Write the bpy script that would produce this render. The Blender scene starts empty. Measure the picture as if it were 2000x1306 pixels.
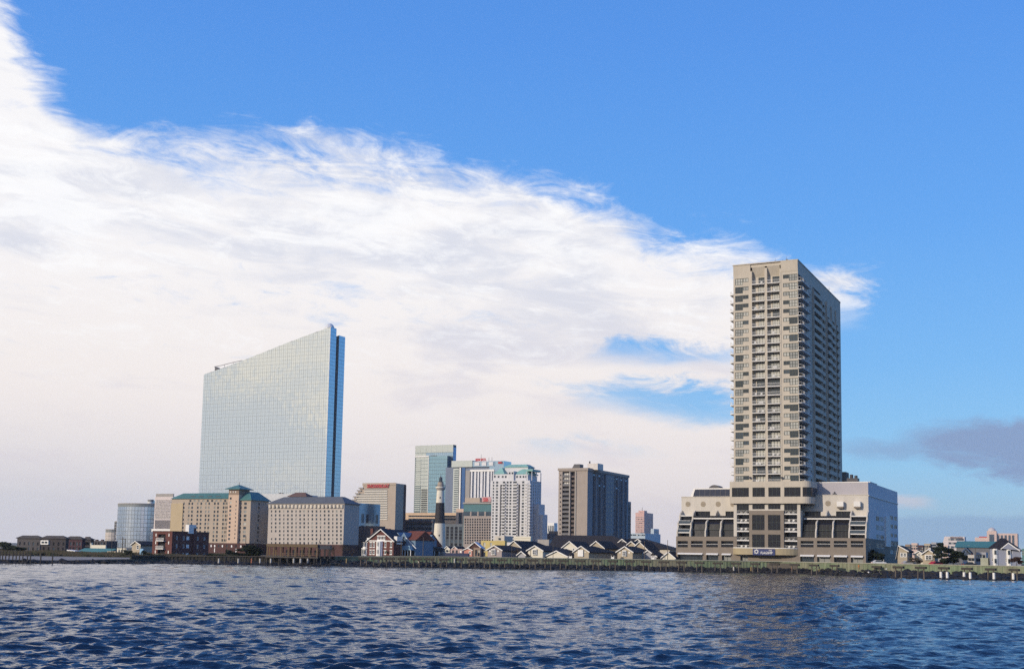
import bpy, bmesh, math, random
import numpy as np
from mathutils import Matrix, Vector, noise as mnoise
random.seed(7); RNG = np.random.default_rng(11)
SC = bpy.context.scene
COL = SC.collection
R = math.radians
# ------------------------------------------------------------------ camera
FPX = 2300.0; PITCH = math.atan(240 / FPX); ROLL = R(1.0); PPY = 838.0; CAMZ = 5.0
_f = Vector((0, math.cos(PITCH), math.sin(PITCH))); _r = Vector((1, 0, 0)); _u = Vector((0, -math.sin(PITCH), math.cos(PITCH)))
CR = _r * math.cos(ROLL) + _u * math.sin(ROLL); CU = _u * math.cos(ROLL) - _r * math.sin(ROLL); CF = _f
cam = bpy.data.cameras.new('camera'); cam.sensor_width = 36; cam.lens = 36 * FPX / 2000
cam.shift_y = (PPY - 653) / 2000; cam.clip_start = 0.5; cam.clip_end = 30000
camo = bpy.data.objects.new('camera', cam); COL.objects.link(camo)
camo.matrix_world = Matrix(((CR.x, CU.x, -CF.x, 0), (CR.y, CU.y, -CF.y, 0), (CR.z, CU.z, -CF.z, CAMZ), (0, 0, 0, 1)))
SC.camera = camo
# ------------------------------------------------------------------ light and exposure
HAZE = 0.00006
SUN_AZ = 53.0; SUN_EL = 19.0       # azimuth: degrees to the left of straight behind the camera
sdir = Vector((-math.sin(R(SUN_AZ)) * math.cos(R(SUN_EL)), -math.cos(R(SUN_AZ)) * math.cos(R(SUN_EL)), math.sin(R(SUN_EL))))
sun = bpy.data.lights.new('sun', 'SUN'); sun.energy = 3.3; sun.angle = R(0.53); sun.color = (1.0, 0.86, 0.70)
suno = bpy.data.objects.new('sun', sun); COL.objects.link(suno)
suno.rotation_euler = sdir.to_track_quat('Z', 'Y').to_euler()
SC.view_settings.view_transform = 'Standard'; SC.view_settings.look = 'None'
SC.view_settings.exposure = 0.0; SC.view_settings.gamma = 1.0; SC.view_settings.use_curve_mapping = False
SC.render.engine = 'CYCLES'
SC.cycles.max_bounces = 6; SC.cycles.diffuse_bounces = 2; SC.cycles.glossy_bounces = 3; SC.cycles.transmission_bounces = 2
SC.cycles.volume_bounces = 0; SC.cycles.caustics_reflective = False; SC.cycles.caustics_refractive = False
SC.cycles.use_denoising = False; SC.cycles.denoiser = 'OPENIMAGEDENOISE'; SC.cycles.denoising_input_passes = 'RGB_ALBEDO_NORMAL'
SC.render.film_transparent = False

def ray(px, py):
    return CF + CR * ((px - 1000) / FPX) + CU * ((PPY - py) / FPX)
def at(px, py, Y):
    d = ray(px, py); return Vector((0, 0, CAMZ)) + d * (Y / d.y)
def UV(px, py):
    d = ray(px, py); return math.atan2(d.x, d.y) * 23.0, d.z / math.hypot(d.x, d.y) * 23.0

# ------------------------------------------------------------------ small node language
class N:
    def __init__(s, nt, sock): s.nt = nt; s.k = sock
    def _m(s, op, *a, clamp=False):
        n = s.nt.nodes.new('ShaderNodeMath'); n.operation = op; n.use_clamp = clamp
        for i, v in enumerate((s,) + a):
            if isinstance(v, N): s.nt.links.new(v.k, n.inputs[i])
            else: n.inputs[i].default_value = v
        return N(s.nt, n.outputs[0])
    def __add__(s, o): return s._m('ADD', o)
    __radd__ = __add__
    def __mul__(s, o): return s._m('MULTIPLY', o)
    __rmul__ = __mul__
    def __sub__(s, o): return s._m('SUBTRACT', o)
    def __rsub__(s, o): return (s * -1) + o
    def __truediv__(s, o): return s._m('DIVIDE', o)
    def pow(s, o): return s._m('POWER', o)
    def max(s, o): return s._m('MAXIMUM', o)
    def min(s, o): return s._m('MINIMUM', o)
    def sqrt(s): return s._m('SQRT')
    def abs(s): return s._m('ABSOLUTE')
    def ss(s, a, b, c=0.0, d=1.0, kind='SMOOTHSTEP'):
        n = s.nt.nodes.new('ShaderNodeMapRange'); n.interpolation_type = kind; n.clamp = True
        s.nt.links.new(s.k, n.inputs['Value'])
        for nm, v in zip(('From Min', 'From Max', 'To Min', 'To Max'), (a, b, c, d)): n.inputs[nm].default_value = v
        return N(s.nt, n.outputs['Result'])
def nmix(nt, fac, a, b, blend='MIX'):
    n = nt.nodes.new('ShaderNodeMix'); n.data_type = 'RGBA'; n.blend_type = blend; n.clamp_factor = True
    def put(sk, v):
        if isinstance(v, N): nt.links.new(v.k, sk)
        elif isinstance(v, (tuple, list)): sk.default_value = (*v[:3], 1)
        else: sk.default_value = v
    put(n.inputs['Factor'], fac); put(n.inputs['A'], a); put(n.inputs['B'], b)
    return N(nt, n.outputs['Result'])
def nnoise(nt, vec, scale, detail=4, rough=0.5, dist=0.0, color=False):
    n = nt.nodes.new('ShaderNodeTexNoise'); n.inputs['Scale'].default_value = scale; n.inputs['Detail'].default_value = detail
    n.inputs['Roughness'].default_value = rough; n.inputs['Distortion'].default_value = dist
    if vec is not None: nt.links.new(vec.k if isinstance(vec, N) else vec, n.inputs['Vector'])
    return N(nt, n.outputs['Color' if color else 'Fac'])
def nramp(nt, fac, pts, interp='LINEAR'):
    n = nt.nodes.new('ShaderNodeValToRGB'); cr = n.color_ramp; cr.interpolation = interp
    while len(cr.elements) < len(pts): cr.elements.new(0.5)
    for e, (p, c) in zip(cr.elements, pts):
        e.position = p; e.color = (*c, 1)
    nt.links.new(fac.k, n.inputs['Fac'])
    return N(nt, n.outputs['Color'])
def ncomb(nt, x, y, z):
    n = nt.nodes.new('ShaderNodeCombineXYZ')
    for i, v in enumerate((x, y, z)):
        if isinstance(v, N): nt.links.new(v.k, n.inputs[i])
        else: n.inputs[i].default_value = v
    return N(nt, n.outputs[0])
def lin(r, g, b):
    return tuple((c / 255 / 12.92) if c <= 10 else ((c / 255 + .055) / 1.055) ** 2.4 for c in (r, g, b))

# ------------------------------------------------------------------ sky
W = bpy.data.worlds.new('World'); SC.world = W; W.use_nodes = True
nt = W.node_tree; nt.nodes.clear()
tc = nt.nodes.new('ShaderNodeTexCoord'); sp = nt.nodes.new('ShaderNodeSeparateXYZ'); nt.links.new(tc.outputs['Generated'], sp.inputs[0])
dx, dy, dz = (N(nt, sp.outputs[i]) for i in range(3))
az = dx._m('ARCTAN2', dy)
U_ = az * 23.0
V_ = dz / ((dx * dx + dy * dy).sqrt().max(0.02)) * 23.0
el = dz._m('ARCSINE') * (2 / math.pi)
def fcurve(xn, pts, x0, x1, y1):
    n = nt.nodes.new('ShaderNodeFloatCurve'); c = n.mapping.curves[0]
    pts = [((x - x0) / (x1 - x0), y / y1) for x, y in pts]
    while len(c.points) < len(pts): c.points.new(.5, .5)
    for p, (a, b) in zip(c.points, pts): p.location = (a, b); p.handle_type = 'VECTOR'
    n.mapping.use_clip = False; n.mapping.update()
    nt.links.new(((xn - x0) / (x1 - x0)).k, n.inputs['Value'])
    return N(nt, n.outputs[0]) * y1
PI23 = math.pi * 23
edge_px = [(0, -60), (60, 60), (110, 150), (170, 200), (280, 208), (450, 205), (600, 222), (700, 236), (800, 268), (900, 310), (1000, 312), (1100, 325),
           (1170, 350), (1280, 415), (1350, 425), (1450, 445), (1550, 480), (1650, 495), (1740, 520), (1800, 600), (1860, 780)]
edge = [(-PI23, 5), (-62, 16), (-45, 26), (-30, 28), (-18, 22), (-12.5, 15)] + [UV(*p) for p in edge_px] + [(9.6, -2), (20, -4), (50, -4), (62, 0), (PI23, 5)]  # out of view behind the camera, cloud kept low to cut fill light
edgeV = fcurve(U_, edge, -PI23, PI23, 40.0)
dirv = ncomb(nt, dx, dy, dz * 2.3)
dirs = ncomb(nt, dx + dz * 0.9, dy, dz * 3.4)
n1 = nnoise(nt, dirv, 7.0, 12, 0.66, 0.35)
n2 = nnoise(nt, dirs, 17.0, 12, 0.68, 0.9)
n3 = nnoise(nt, dirv, 3.4, 6, 0.55)
n4 = nnoise(nt, dirs, 9.0, 9, 0.62, 0.8)
n5 = nnoise(nt, ncomb(nt, dx, dy, dz * 5.0), 5.0, 8, .6, .6)
def ell(px, py, ru, rv, soft=1.0, wob=0.55):
    u0, v0 = UV(px, py)
    a = (U_ - u0 + (n4 - .5) * 3 * wob) / (ru / 100); b = (V_ - v0 + (n1 - .5) * 2.0 * wob + (n2 - .5) * .8 * wob) / (rv / 100)
    return (a * a + b * b).sqrt().ss(1 + .5 * soft, 1 - .5 * soft)
d0 = ((edgeV - V_) / 1.3).min(1.05)
tex = (n1 - .5) * 1.6 + (n2 - .5) * 1.5 + (n4 - .5) * 1.1
dens = d0 + tex * V_.ss(1.5, 5.0, .45, 1.0)
holes = (ell(1350, 690, 170, 30, 1.8, .7) * .66).max(ell(1370, 785, 200, 34, 1.6, .7) * .72).max(ell(1950, 800, 420, 225, .6)).max(ell(1560, 620, 90, 40, 1.4) * .4)
holes = holes.max(ell(570, 355, 200, 40, 1.8, .8) * .26).max(ell(660, 470, 120, 26, 1.8, .8) * .28).max(ell(1180, 880, 260, 22, 1.8, .6) * .25)
rightclear = (U_ + (n4 - .5) * 1.5).ss(4.6, 6.4) * V_.ss(5.2, 4.2)
behind = az.abs().ss(1.2, 2.0)
alpha = (dens - holes * 1.2).ss(0.05, .92) * (1 - rightclear * (1 - behind) * (1 - U_.ss(60., 66.)))
lowfill = V_.ss(4.2, 1.2) * (U_ + (n4 - .5) * 2).ss(4.6, 2.0)
alpha = alpha.max(lowfill * (1 - holes * .8) * .96)
alpha = alpha * V_.ss(-1, 0).max(.2)
# clear sky
nish = nt.nodes.new('ShaderNodeTexSky'); nish.sky_type = 'NISHITA'; nish.sun_disc = False
nish.sun_elevation = R(SUN_EL); nish.sun_rotation = R(180 + SUN_AZ); nish.air_density = 1.0; nish.dust_density = 0.6; nish.ozone_density = 2.0
base = nramp(nt, el, [(0.0, lin(178, 205, 226)), (0.014, lin(168, 206, 233)), (0.05, lin(146, 206, 248)), (0.10, lin(122, 190, 250)),
                      (0.17, lin(101, 173, 250)), (0.27, lin(87, 156, 244)), (0.55, lin(60, 115, 205)), (1.0, lin(48, 95, 180))])
clear = nmix(nt, 0.18, base, nmix(nt, 1.0, N(nt, nish.outputs[0]), (0.085, 0.10, 0.13), 'MULTIPLY'))
lowl = U_.ss(3.0, -9.0) * V_.ss(3.0, 0.0)
ccol = nramp(nt, el, [(0.0, lin(234, 226, 229)), (0.03, lin(244, 235, 233)), (0.09, lin(250, 243, 240)), (0.16, lin(252, 250, 251)), (0.4, lin(250, 251, 255))])
ccol = nmix(nt, lowl * .75, ccol, lin(220, 221, 228))
shade = ((n3 - .47) * 3.2 + (n4 - .5) * 3.0 + (n5 - .5) * 1.8).ss(0.0, 1.0)
ccol = nmix(nt, shade * .55, ccol, nmix(nt, V_.ss(1.5, 5.5), lin(226, 218, 226), lin(200, 208, 228)))
puff = ((n2 - .47) * 2.5 + (n1 - .48) * 3.0).ss(0.1, .8) * V_.ss(2.0, 5.0)
ccol = nmix(nt, puff * .75, ccol, (1.04, 1.04, 1.05))
# unseen stratus bands at left and behind, added for the glass tower to mirror
bandm = az.ss(-.55, -1.0) * V_.ss(16, 7)
bands = (n5 - .5) * 8.0 + (n4 - .5) * 3.0 + .45
ccol = nmix(nt, bandm, ccol, nmix(nt, bands.ss(.0, 1.0), lin(246, 240, 224), lin(188, 205, 220)))
ccol = nmix(nt, bandm * (V_ + (n4 - .5) * 1.2).ss(1.5, .7) * .75, ccol, lin(168, 186, 208))
sky = nmix(nt, alpha, clear, ccol)
# dusky flat clouds low on the right
vc = UV(1900, 872)[1]
gx = (U_ - 10.2 + (n4 - .5) * 1.6) / 2.9; gy = (V_ - vc + (U_ - 8.6) * .10 + (n1 - .5) * .9 + (n2 - .5) * .6) / .62
b2 = (gx * gx + gy * gy).sqrt().ss(1.15, .75)
gx = (U_ - 7.7 + (n4 - .5) * 1.6) / 1.7; gy = (V_ - vc + .02 + (n2 - .5) * .5) / .20
b2 = b2.max((gx * gx + gy * gy).sqrt().ss(1.4, .3) * .6)
b2 = b2 * ((n2 - .5) * 1.5 + (n1 - .5) + .95).min(1.0).max(.4)
sky = nmix(nt, b2 * .95, sky, lin(140, 163, 202))
hz = (V_ + (n4 - .5) * .35).ss(.86, .70) * (V_ + (n4 - .5) * .2).ss(.08, .35) * U_.ss(3.2, 6.5)
sky = nmix(nt, hz * .6, sky, lin(138, 172, 212))
wisp = ell(1765, 978, 40, 10, 1.4, .3)
sky = nmix(nt, wisp * .6, sky, lin(225, 215, 220))
# warm glow of the low sun, behind the camera to the left
sd = nt.nodes.new('ShaderNodeVectorMath'); sd.operation = 'DOT_PRODUCT'; sd.inputs[1].default_value = sdir
nt.links.new(tc.outputs['Generated'], sd.inputs[0])
gl = N(nt, sd.outputs['Value']).ss(.75, 1.0).pow(2.0)
sky = nmix(nt, gl * .3, sky, (1.3, 1.15, .95))
bgn = nt.nodes.new('ShaderNodeBackground'); nt.links.new(sky.k, bgn.inputs['Color']); bgn.inputs['Strength'].default_value = 1.0
wo = nt.nodes.new('ShaderNodeOutputWorld'); nt.links.new(bgn.outputs[0], wo.inputs[0])
W.cycles.sampling_method = 'MANUAL'; W.cycles.sample_map_resolution = 512

# ------------------------------------------------------------------ materials
_MC = {}
def mat(name, c, rough=.8, var=.12, sc=.35, metal=0.0, spec=.35, streak=0.0, bump=0.0, c2=None):
    if name in _MC: return _MC[name]
    m = bpy.data.materials.new(name); m.use_nodes = True; t = m.node_tree; b = t.nodes['Principled BSDF']
    b.inputs['Roughness'].default_value = rough; b.inputs['Metallic'].default_value = metal; b.inputs['Specular IOR Level'].default_value = spec
    g = t.nodes.new('ShaderNodeNewGeometry'); pos = N(t, g.outputs['Position'])
    n = nnoise(t, pos, sc, 5, .6)
    k = n.ss(.25, .75, 1 - var, 1 + var, 'LINEAR')
    if streak:
        s3 = t.nodes.new('ShaderNodeSeparateXYZ'); t.links.new(g.outputs['Position'], s3.inputs[0])
        v = ncomb(t, N(t, s3.outputs[0]), N(t, s3.outputs[1]), N(t, s3.outputs[2]) * .06)
        k = k * nnoise(t, v, 1.3, 4, .6).ss(.3, .7, 1 - streak, 1 + streak * .4, 'LINEAR')
    mx = t.nodes.new('ShaderNodeVectorMath'); mx.operation = 'SCALE'
    if c2 is not None:
        cc = nmix(t, nnoise(t, pos, sc * .5, 6, .65).ss(.4, .62), c, c2); t.links.new(cc.k, mx.inputs[0])
    else: mx.inputs[0].default_value = c
    t.links.new(k.k, mx.inputs['Scale']); t.links.new(mx.outputs[0], b.inputs['Base Color'])
    if bump:
        bp = t.nodes.new('ShaderNodeBump'); bp.inputs['Strength'].default_value = bump; bp.inputs['Distance'].default_value = .1
        t.links.new(nnoise(t, pos, 3.0, 6, .6).k, bp.inputs['Height']); t.links.new(bp.outputs[0], b.inputs['Normal'])
    _MC[name] = m; return m
def glass(name, c=(.03, .04, .05), rough=.08, metal=0.0, spec=.6, wob=.012, sc=.5, emis=None):
    if name in _MC: return _MC[name]
    m = bpy.data.materials.new(name); m.use_nodes = True; t = m.node_tree; b = t.nodes['Principled BSDF']
    b.inputs['Base Color'].default_value = (*c, 1); b.inputs['Roughness'].default_value = rough; b.inputs['Metallic'].default_value = metal
    b.inputs['Specular IOR Level'].default_value = spec
    g = t.nodes.new('ShaderNodeNewGeometry')
    bp = t.nodes.new('ShaderNodeBump'); bp.inputs['Strength'].default_value = 1.0; bp.inputs['Distance'].default_value = wob
    t.links.new(nnoise(t, N(t, g.outputs['Position']), sc, 2, .5).k, bp.inputs['Height']); t.links.new(bp.outputs[0], b.inputs['Normal'])
    if emis:
        b.inputs['Emission Color'].default_value = (*emis[:3], 1); b.inputs['Emission Strength'].default_value = emis[3]
    _MC[name] = m; return m
CREAM = mat('cream_concrete', (.52, .465, .38), .8, .07, .25, streak=.07)
CREAMW = mat('cream_wall', (.56, .52, .455), .8, .07, .25, streak=.07)
WHITEP = mat('white_paint', (.76, .75, .72), .6, .05)
WHITESLAB = mat('white_slab_edge', (.72, .70, .66), .7, .05)
TAUPE = mat('taupe_stucco', (.23, .195, .16), .85, .08, .3, streak=.08)
BRICK = mat('red_brick', (.13, .052, .044), .9, .15, .8)
BRICKD = mat('dark_brick', (.085, .042, .038), .9, .15, .8)
BEIGE = mat('beige_stucco', (.42, .35, .28), .85, .06, .2, streak=.05)
BEIGEP = mat('pink_beige_stucco', (.46, .415, .375), .85, .05, .2, streak=.05)
OCHRE = mat('ochre_stucco', (.46, .37, .24), .85, .05, .2)
TEAL = mat('teal_metal_roof', (.075, .19, .18), .5, .1, .4)
SLATE = mat('slate_roof', (.11, .12, .135), .7, .12, .5)
SHINGLE = mat('dark_shingle', (.022, .021, .026), .9, .2, 1.2)
REDROOF = mat('red_shingle', (.17, .055, .035), .9, .2, .8)
CONCG = mat('grey_concrete', (.34, .32, .30), .85, .08, .3, streak=.1)
CONCD = mat('dark_concrete', (.15, .15, .16), .85, .1, .3, streak=.1)
YELLOW = mat('yellow_stucco', (.52, .42, .17), .85, .06)
TAN = mat('tan_siding', (.42, .36, .27), .8, .06, 1.)
CREAMS = mat('cream_siding', (.68, .64, .53), .8, .05, 1.)
GREYS = mat('grey_siding', (.36, .36, .38), .8, .05, 1.)
BLUES = mat('blue_siding', (.16, .24, .33), .8, .08, 1.)
FRAME = mat('dark_window_frame', (.035, .05, .045), .5, .05)
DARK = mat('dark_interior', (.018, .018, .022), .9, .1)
METALD = mat('dark_metal', (.06, .06, .07), .5, .1)
WOODG = mat('weathered_timber', (.14, .115, .09), .9, .25, 2., c2=(.09, .08, .07))
WOODD = mat('dark_wet_timber', (.045, .04, .035), .8, .3, 2.)
GREENP = mat('seagreen_roof_sheet', (.06, .20, .19), .6, .1)
REDP = mat('red_sign_paint', (.45, .03, .04), .5, .05)
NAVY = mat('navy_sign_paint', (.015, .03, .13), .5, .05)
PINK = mat('pink_stucco', (.60, .38, .33), .85, .05, .05)
G1 = glass('window_glass'); G2 = glass('window_glass_blue', (.05, .07, .09)); G3 = mat('window_curtain', (.42, .42, .38), .6, .08, .9)
G4 = mat('window_blind', (.24, .25, .24), .5, .1, .9)
DPANE = mat('dark_pane', (.012, .014, .022), .35, .05, spec=.25)
GDK = glass('smoked_glass', (.018, .018, .022), .12, spec=.35)
GREV = glass('mirror_glass_silver', (.78, .80, .80), .07, .95, wob=.05, sc=.12)
GREVS = glass('mirror_glass_blue', (.42, .54, .64), .10, .9, wob=.05, sc=.12)
GBLU = glass('mirror_glass_teal', (.34, .50, .56), .10, .9, wob=.05, sc=.2)
GCYL = glass('mirror_glass_cylinder', (.62, .66, .70), .14, .9, wob=.04, sc=.15)
GLIT = glass('bright_window', (.85, .85, .85), .2)

# ------------------------------------------------------------------ mesh builder
class MB:
    def __init__(s): s.v = []; s.f = []; s.m = []
    def add(s, vs, fs, mi=0):
        o = len(s.v); s.v += [tuple(v) for v in vs]; s.f += [tuple(i + o for i in f) for f in fs]; s.m += [mi] * len(fs); return s
    def quad(s, a, b, c, d, mi=0): return s.add((a, b, c, d), ((0, 1, 2, 3),), mi)
    def box(s, x0, x1, y0, y1, z0, z1, mi=0, skip=''):
        vs = [(x, y, z) for z in (z0, z1) for y in (y0, y1) for x in (x0, x1)]
        F = {'b': (0, 2, 3, 1), 't': (4, 5, 7, 6), 'f': (0, 1, 5, 4), 'k': (2, 6, 7, 3), 'l': (0, 4, 6, 2), 'r': (1, 3, 7, 5)}
        return s.add(vs, [F[k] for k in F if k not in skip], mi)
    def prism(s, poly, axis, a, b, mi=0):
        """poly: 2D points; extruded along axis 0/1/2 from a to b"""
        def mk(p, t): return {0: (t, p[0], p[1]), 1: (p[0], t, p[1]), 2: (p[0], p[1], t)}[axis]
        n = len(poly); vs = [mk(p, a) for p in poly] + [mk(p, b) for p in poly]
        fs = [tuple(range(n)), tuple(range(2 * n - 1, n - 1, -1))] + [(i, i + n, (i + 1) % n + n, (i + 1) % n) for i in range(n)]
        return s.add(vs, fs, mi)
    def cyl(s, x, y, z0, z1, r0, r1=None, n=12, mi=0, cap=True, a0=0., a1=2 * math.pi):
        r1 = r0 if r1 is None else r1; full = abs(a1 - a0 - 2 * math.pi) < 1e-6; k = n if full else n + 1
        an = [a0 + (a1 - a0) * i / n for i in range(k)]
        vs = [(x + r0 * math.cos(a), y + r0 * math.sin(a), z0) for a in an] + [(x + r1 * math.cos(a), y + r1 * math.sin(a), z1) for a in an]
        fs = [(i, (i + 1) % k, (i + 1) % k + k, i + k) for i in range(n)]
        if cap: fs += [tuple(range(k, 2 * k)), tuple(range(k - 1, -1, -1))]
        return s.add(vs, fs, mi)
    def tube(s, p, q, r0, r1, n=6, mi=0):
        p = Vector(p); q = Vector(q); d = (q - p).normalized(); a = d.orthogonal().normalized(); b = d.cross(a)
        vs = [p + (a * math.cos(t) + b * math.sin(t)) * r0 for t in [2 * math.pi * i / n for i in range(n)]]
        vs += [q + (a * math.cos(t) + b * math.sin(t)) * r1 for t in [2 * math.pi * i / n for i in range(n)]]
        return s.add(vs, [(i, (i + 1) % n, (i + 1) % n + n, i + n) for i in range(n)] + [tuple(range(n, 2 * n)), tuple(range(n - 1, -1, -1))], mi)
    def mesh(s, name, mats):
        me = bpy.data.meshes.new(name); me.from_pydata(s.v, [], s.f)
        for m in (mats if isinstance(mats, (list, tuple)) else [mats]): me.materials.append(m)
        if any(s.m): me.polygons.foreach_set('material_index', s.m)
        me.update(); return me
    def build(s, name, mats, parent=None, **kw): return put(name, s.mesh(name, mats), parent, **kw)
def put(name, me, parent=None, loc=(0, 0, 0), rz=0.0, label=None, cat=None, kind=None, group=None, scale=None):
    o = bpy.data.objects.new(name, me); COL.objects.link(o); o.parent = parent; o.location = loc
    if rz: o.rotation_euler = (0, 0, rz)
    if scale: o.scale = scale
    if label: o['label'] = label
    if cat: o['category'] = cat
    if kind: o['kind'] = kind
    if group: o['group'] = group
    return o
def smooth(o):
    o.data.polygons.foreach_set('use_smooth', [True] * len(o.data.polygons)); return o

GZ = 3.1          # ground level behind the sea wall; the land drops to the beach on the left
def groundz(x): return float(np.interp(x, [-64, -38], [1.2, GZ]))
ROT = R(-26.4)    # the street grid of the town
class BF:
    """a building frame: origin at the near front-right corner, x along the front (left is negative), y into the depth"""
    def __init__(s, name, label, cat, px, py, Y, rot=ROT, group=None, z=None):
        p = at(px, py, Y); z = groundz(p.x) - .05 if z is None else z; s.o = Vector((p.x, p.y, z)); s.rot = rot
        s.ax = Vector((math.cos(rot), math.sin(rot), 0)); s.ay = Vector((-math.sin(rot), math.cos(rot), 0))
        s.e = put(name, None, None, s.o, rot, label, cat, None, group)
    def _hit(s, px, py, n, off):
        d = ray(px, py); c = Vector((0, 0, CAMZ)); p0 = s.o + n * off
        t = (p0 - c).dot(n) / d.dot(n); return c + d * t - s.o
    def fp(s, px, py, ly=0.):
        q = s._hit(px, py, s.ay, ly); return q.dot(s.ax), q.z
    def sp(s, px, py, lx=0.):
        q = s._hit(px, py, s.ax, lx); return q.dot(s.ay), q.z
    def part(s, name, mb, mats, **kw): return mb.build(name, mats, s.e, **kw)
def TF(y=0.): return (lambda a, t, n: (a, y - n, t)), 0.0, (lambda a, t: (a, y, t))
def TS(x=0.): return (lambda a, t, n: (x + n, a, t)), math.pi / 2, (lambda a, t: (x, a, t))
def facade(mb, T, s0, s1, t0, t1, holes, depth=.3, mi=0, mir=None):
    """wall skin with real recessed openings; holes = (s0,s1,t0,t1)"""
    mir = mi if mir is None else mir; tf = T[0]
    S = sorted({s0, s1, *[round(h[0], 4) for h in holes], *[round(h[1], 4) for h in holes]}); Tt = sorted({t0, t1, *[round(h[2], 4) for h in holes], *[round(h[3], 4) for h in holes]})
    S = [x for x in S if s0 <= x <= s1]; Tt = [x for x in Tt if t0 <= x <= t1]
    hs = [tuple(round(v, 4) for v in h[:4]) for h in holes]
    # merge: by columns of t strips, runs of solid cells
    for j in range(len(Tt) - 1):
        tc_ = (Tt[j] + Tt[j + 1]) / 2; hh = [h for h in hs if h[2] < tc_ < h[3]]
        i = 0
        while i < len(S) - 1:
            sc_ = (S[i] + S[i + 1]) / 2
            if any(h[0] < sc_ < h[1] for h in hh): i += 1; continue
            k = i
            while k + 1 < len(S) - 1 and not any(h[0] < (S[k + 1] + S[k + 2]) / 2 < h[1] for h in hh): k += 1
            mb.quad(tf(S[i], Tt[j], 0), tf(S[k + 1], Tt[j], 0), tf(S[k + 1], Tt[j + 1], 0), tf(S[i], Tt[j + 1], 0), mi); i = k + 1
    for a, b, c, d in hs:
        D = -depth
        mb.quad(tf(a, c, 0), tf(a, d, 0), tf(a, d, D), tf(a, c, D), mir); mb.quad(tf(b, c, 0), tf(b, c, D), tf(b, d, D), tf(b, d, 0), mir)
        mb.quad(tf(a, c, 0), tf(a, c, D), tf(b, c, D), tf(b, c, 0), mir); mb.quad(tf(a, d, 0), tf(b, d, 0), tf(b, d, D), tf(a, d, D), mir)
_WC = {}
def winmesh(w, h, gm, fm=None, ft=.08, nx=1, ny=1, dp=.12):
    k = (round(w, 2), round(h, 2), gm.name, fm.name if fm else '', ft, nx, ny)
    if k in _WC: return _WC[k]
    b = MB(); b.box(-w / 2, w / 2, dp, dp + .05, 0, h, 0, skip='kb')
    if fm:
        b.box(-w / 2, -w / 2 + ft, dp - .08, dp - .002, 0, h, 1, 'k').box(w / 2 - ft, w / 2, dp - .08, dp - .002, 0, h, 1, 'k')
        b.box(-w / 2 + ft, w / 2 - ft, dp - .08, dp - .002, h - ft, h, 1, 'k').box(-w / 2 + ft, w / 2 - ft, dp - .08, dp - .002, 0, ft, 1, 'k')
        for i in range(1, nx): x = -w / 2 + w * i / nx; b.box(x - ft / 2, x + ft / 2, dp - .07, dp - .002, ft, h - ft, 1, 'k')
        for i in range(1, ny): z = h * i / ny; b.box(-w / 2 + ft, w / 2 - ft, dp - .06, dp - .002, z - ft / 2, z + ft / 2, 1, 'k')
    me = b.mesh('window', [gm] + ([fm] if fm else [])); _WC[k] = me; return me
WMIX = [(G1, .55), (G2, .2), (G4, .15), (G3, .1)]
def pickg(mix=WMIX):
    r = random.random()
    for g, p in mix:
        r -= p
        if r <= 0: return g
    return mix[0][0]
def windows(bf, T, holes, mix=WMIX, fm=None, ft=.08, nx=1, ny=1, dp=.12, name='window', parent=None):
    for h in holes:
        a, b, c, d = h[:4]
        me = winmesh(b - a, d - c, pickg(mix), fm, ft, nx, ny, dp)
        put(name, me, parent or bf.e, T[2]((a + b) / 2, c), T[1])
def gridh(a0, a1, n, w, b0, b1, m, h, skip=()):
    """holes on a grid: n columns centred a0..a1, m rows (bottom edges) b0..b1"""
    out = []
    for j in range(m):
        for i in range(n):
            if (i, j) in skip: continue
            x = a0 + (a1 - a0) * (i / (n - 1) if n > 1 else 0); z = b0 + (b1 - b0) * (j / (m - 1) if m > 1 else 0)
            out.append((x - w / 2, x + w / 2, z, z + h))
    return out
def block(bf, x0, x1, y0, y1, z0, z1, fh=(), sh=(), mats=None, name='wall', depth=.3, par=.5, **kw):
    """rectangular mass with openings in its front and right faces and a parapet"""
    mb = MB()
    facade(mb, TF(y0), x0, x1, z0, z1, list(fh), depth); facade(mb, TS(x1), y0, y1, z0, z1, list(sh), depth)
    mb.box(x0, x1, y0, y1, z0, z1, 0, skip='frtb')
    if par:
        t = .25
        mb.quad((x0 + t, y0 + t, z1 - par), (x1 - t, y0 + t, z1 - par), (x1 - t, y1 - t, z1 - par), (x0 + t, y1 - t, z1 - par))
        for a, b in (((x0, y0), (x1, y0)), ((x1, y0), (x1, y1)), ((x1, y1), (x0, y1)), ((x0, y1), (x0, y0))):
            ins = lambda p: (x0 + t if p[0] == x0 else x1 - t, y0 + t if p[1] == y0 else y1 - t)
            ia, ib = ins(a), ins(b)
            mb.quad((*a, z1), (*b, z1), (*ib, z1), (*ia, z1)); mb.quad((*ia, z1), (*ib, z1), (*ib, z1 - par), (*ia, z1 - par))
    else: mb.quad((x0, y0, z1), (x1, y0, z1), (x1, y1, z1), (x0, y1, z1))
    return bf.part(name, mb, mats or CREAM, **kw)
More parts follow.
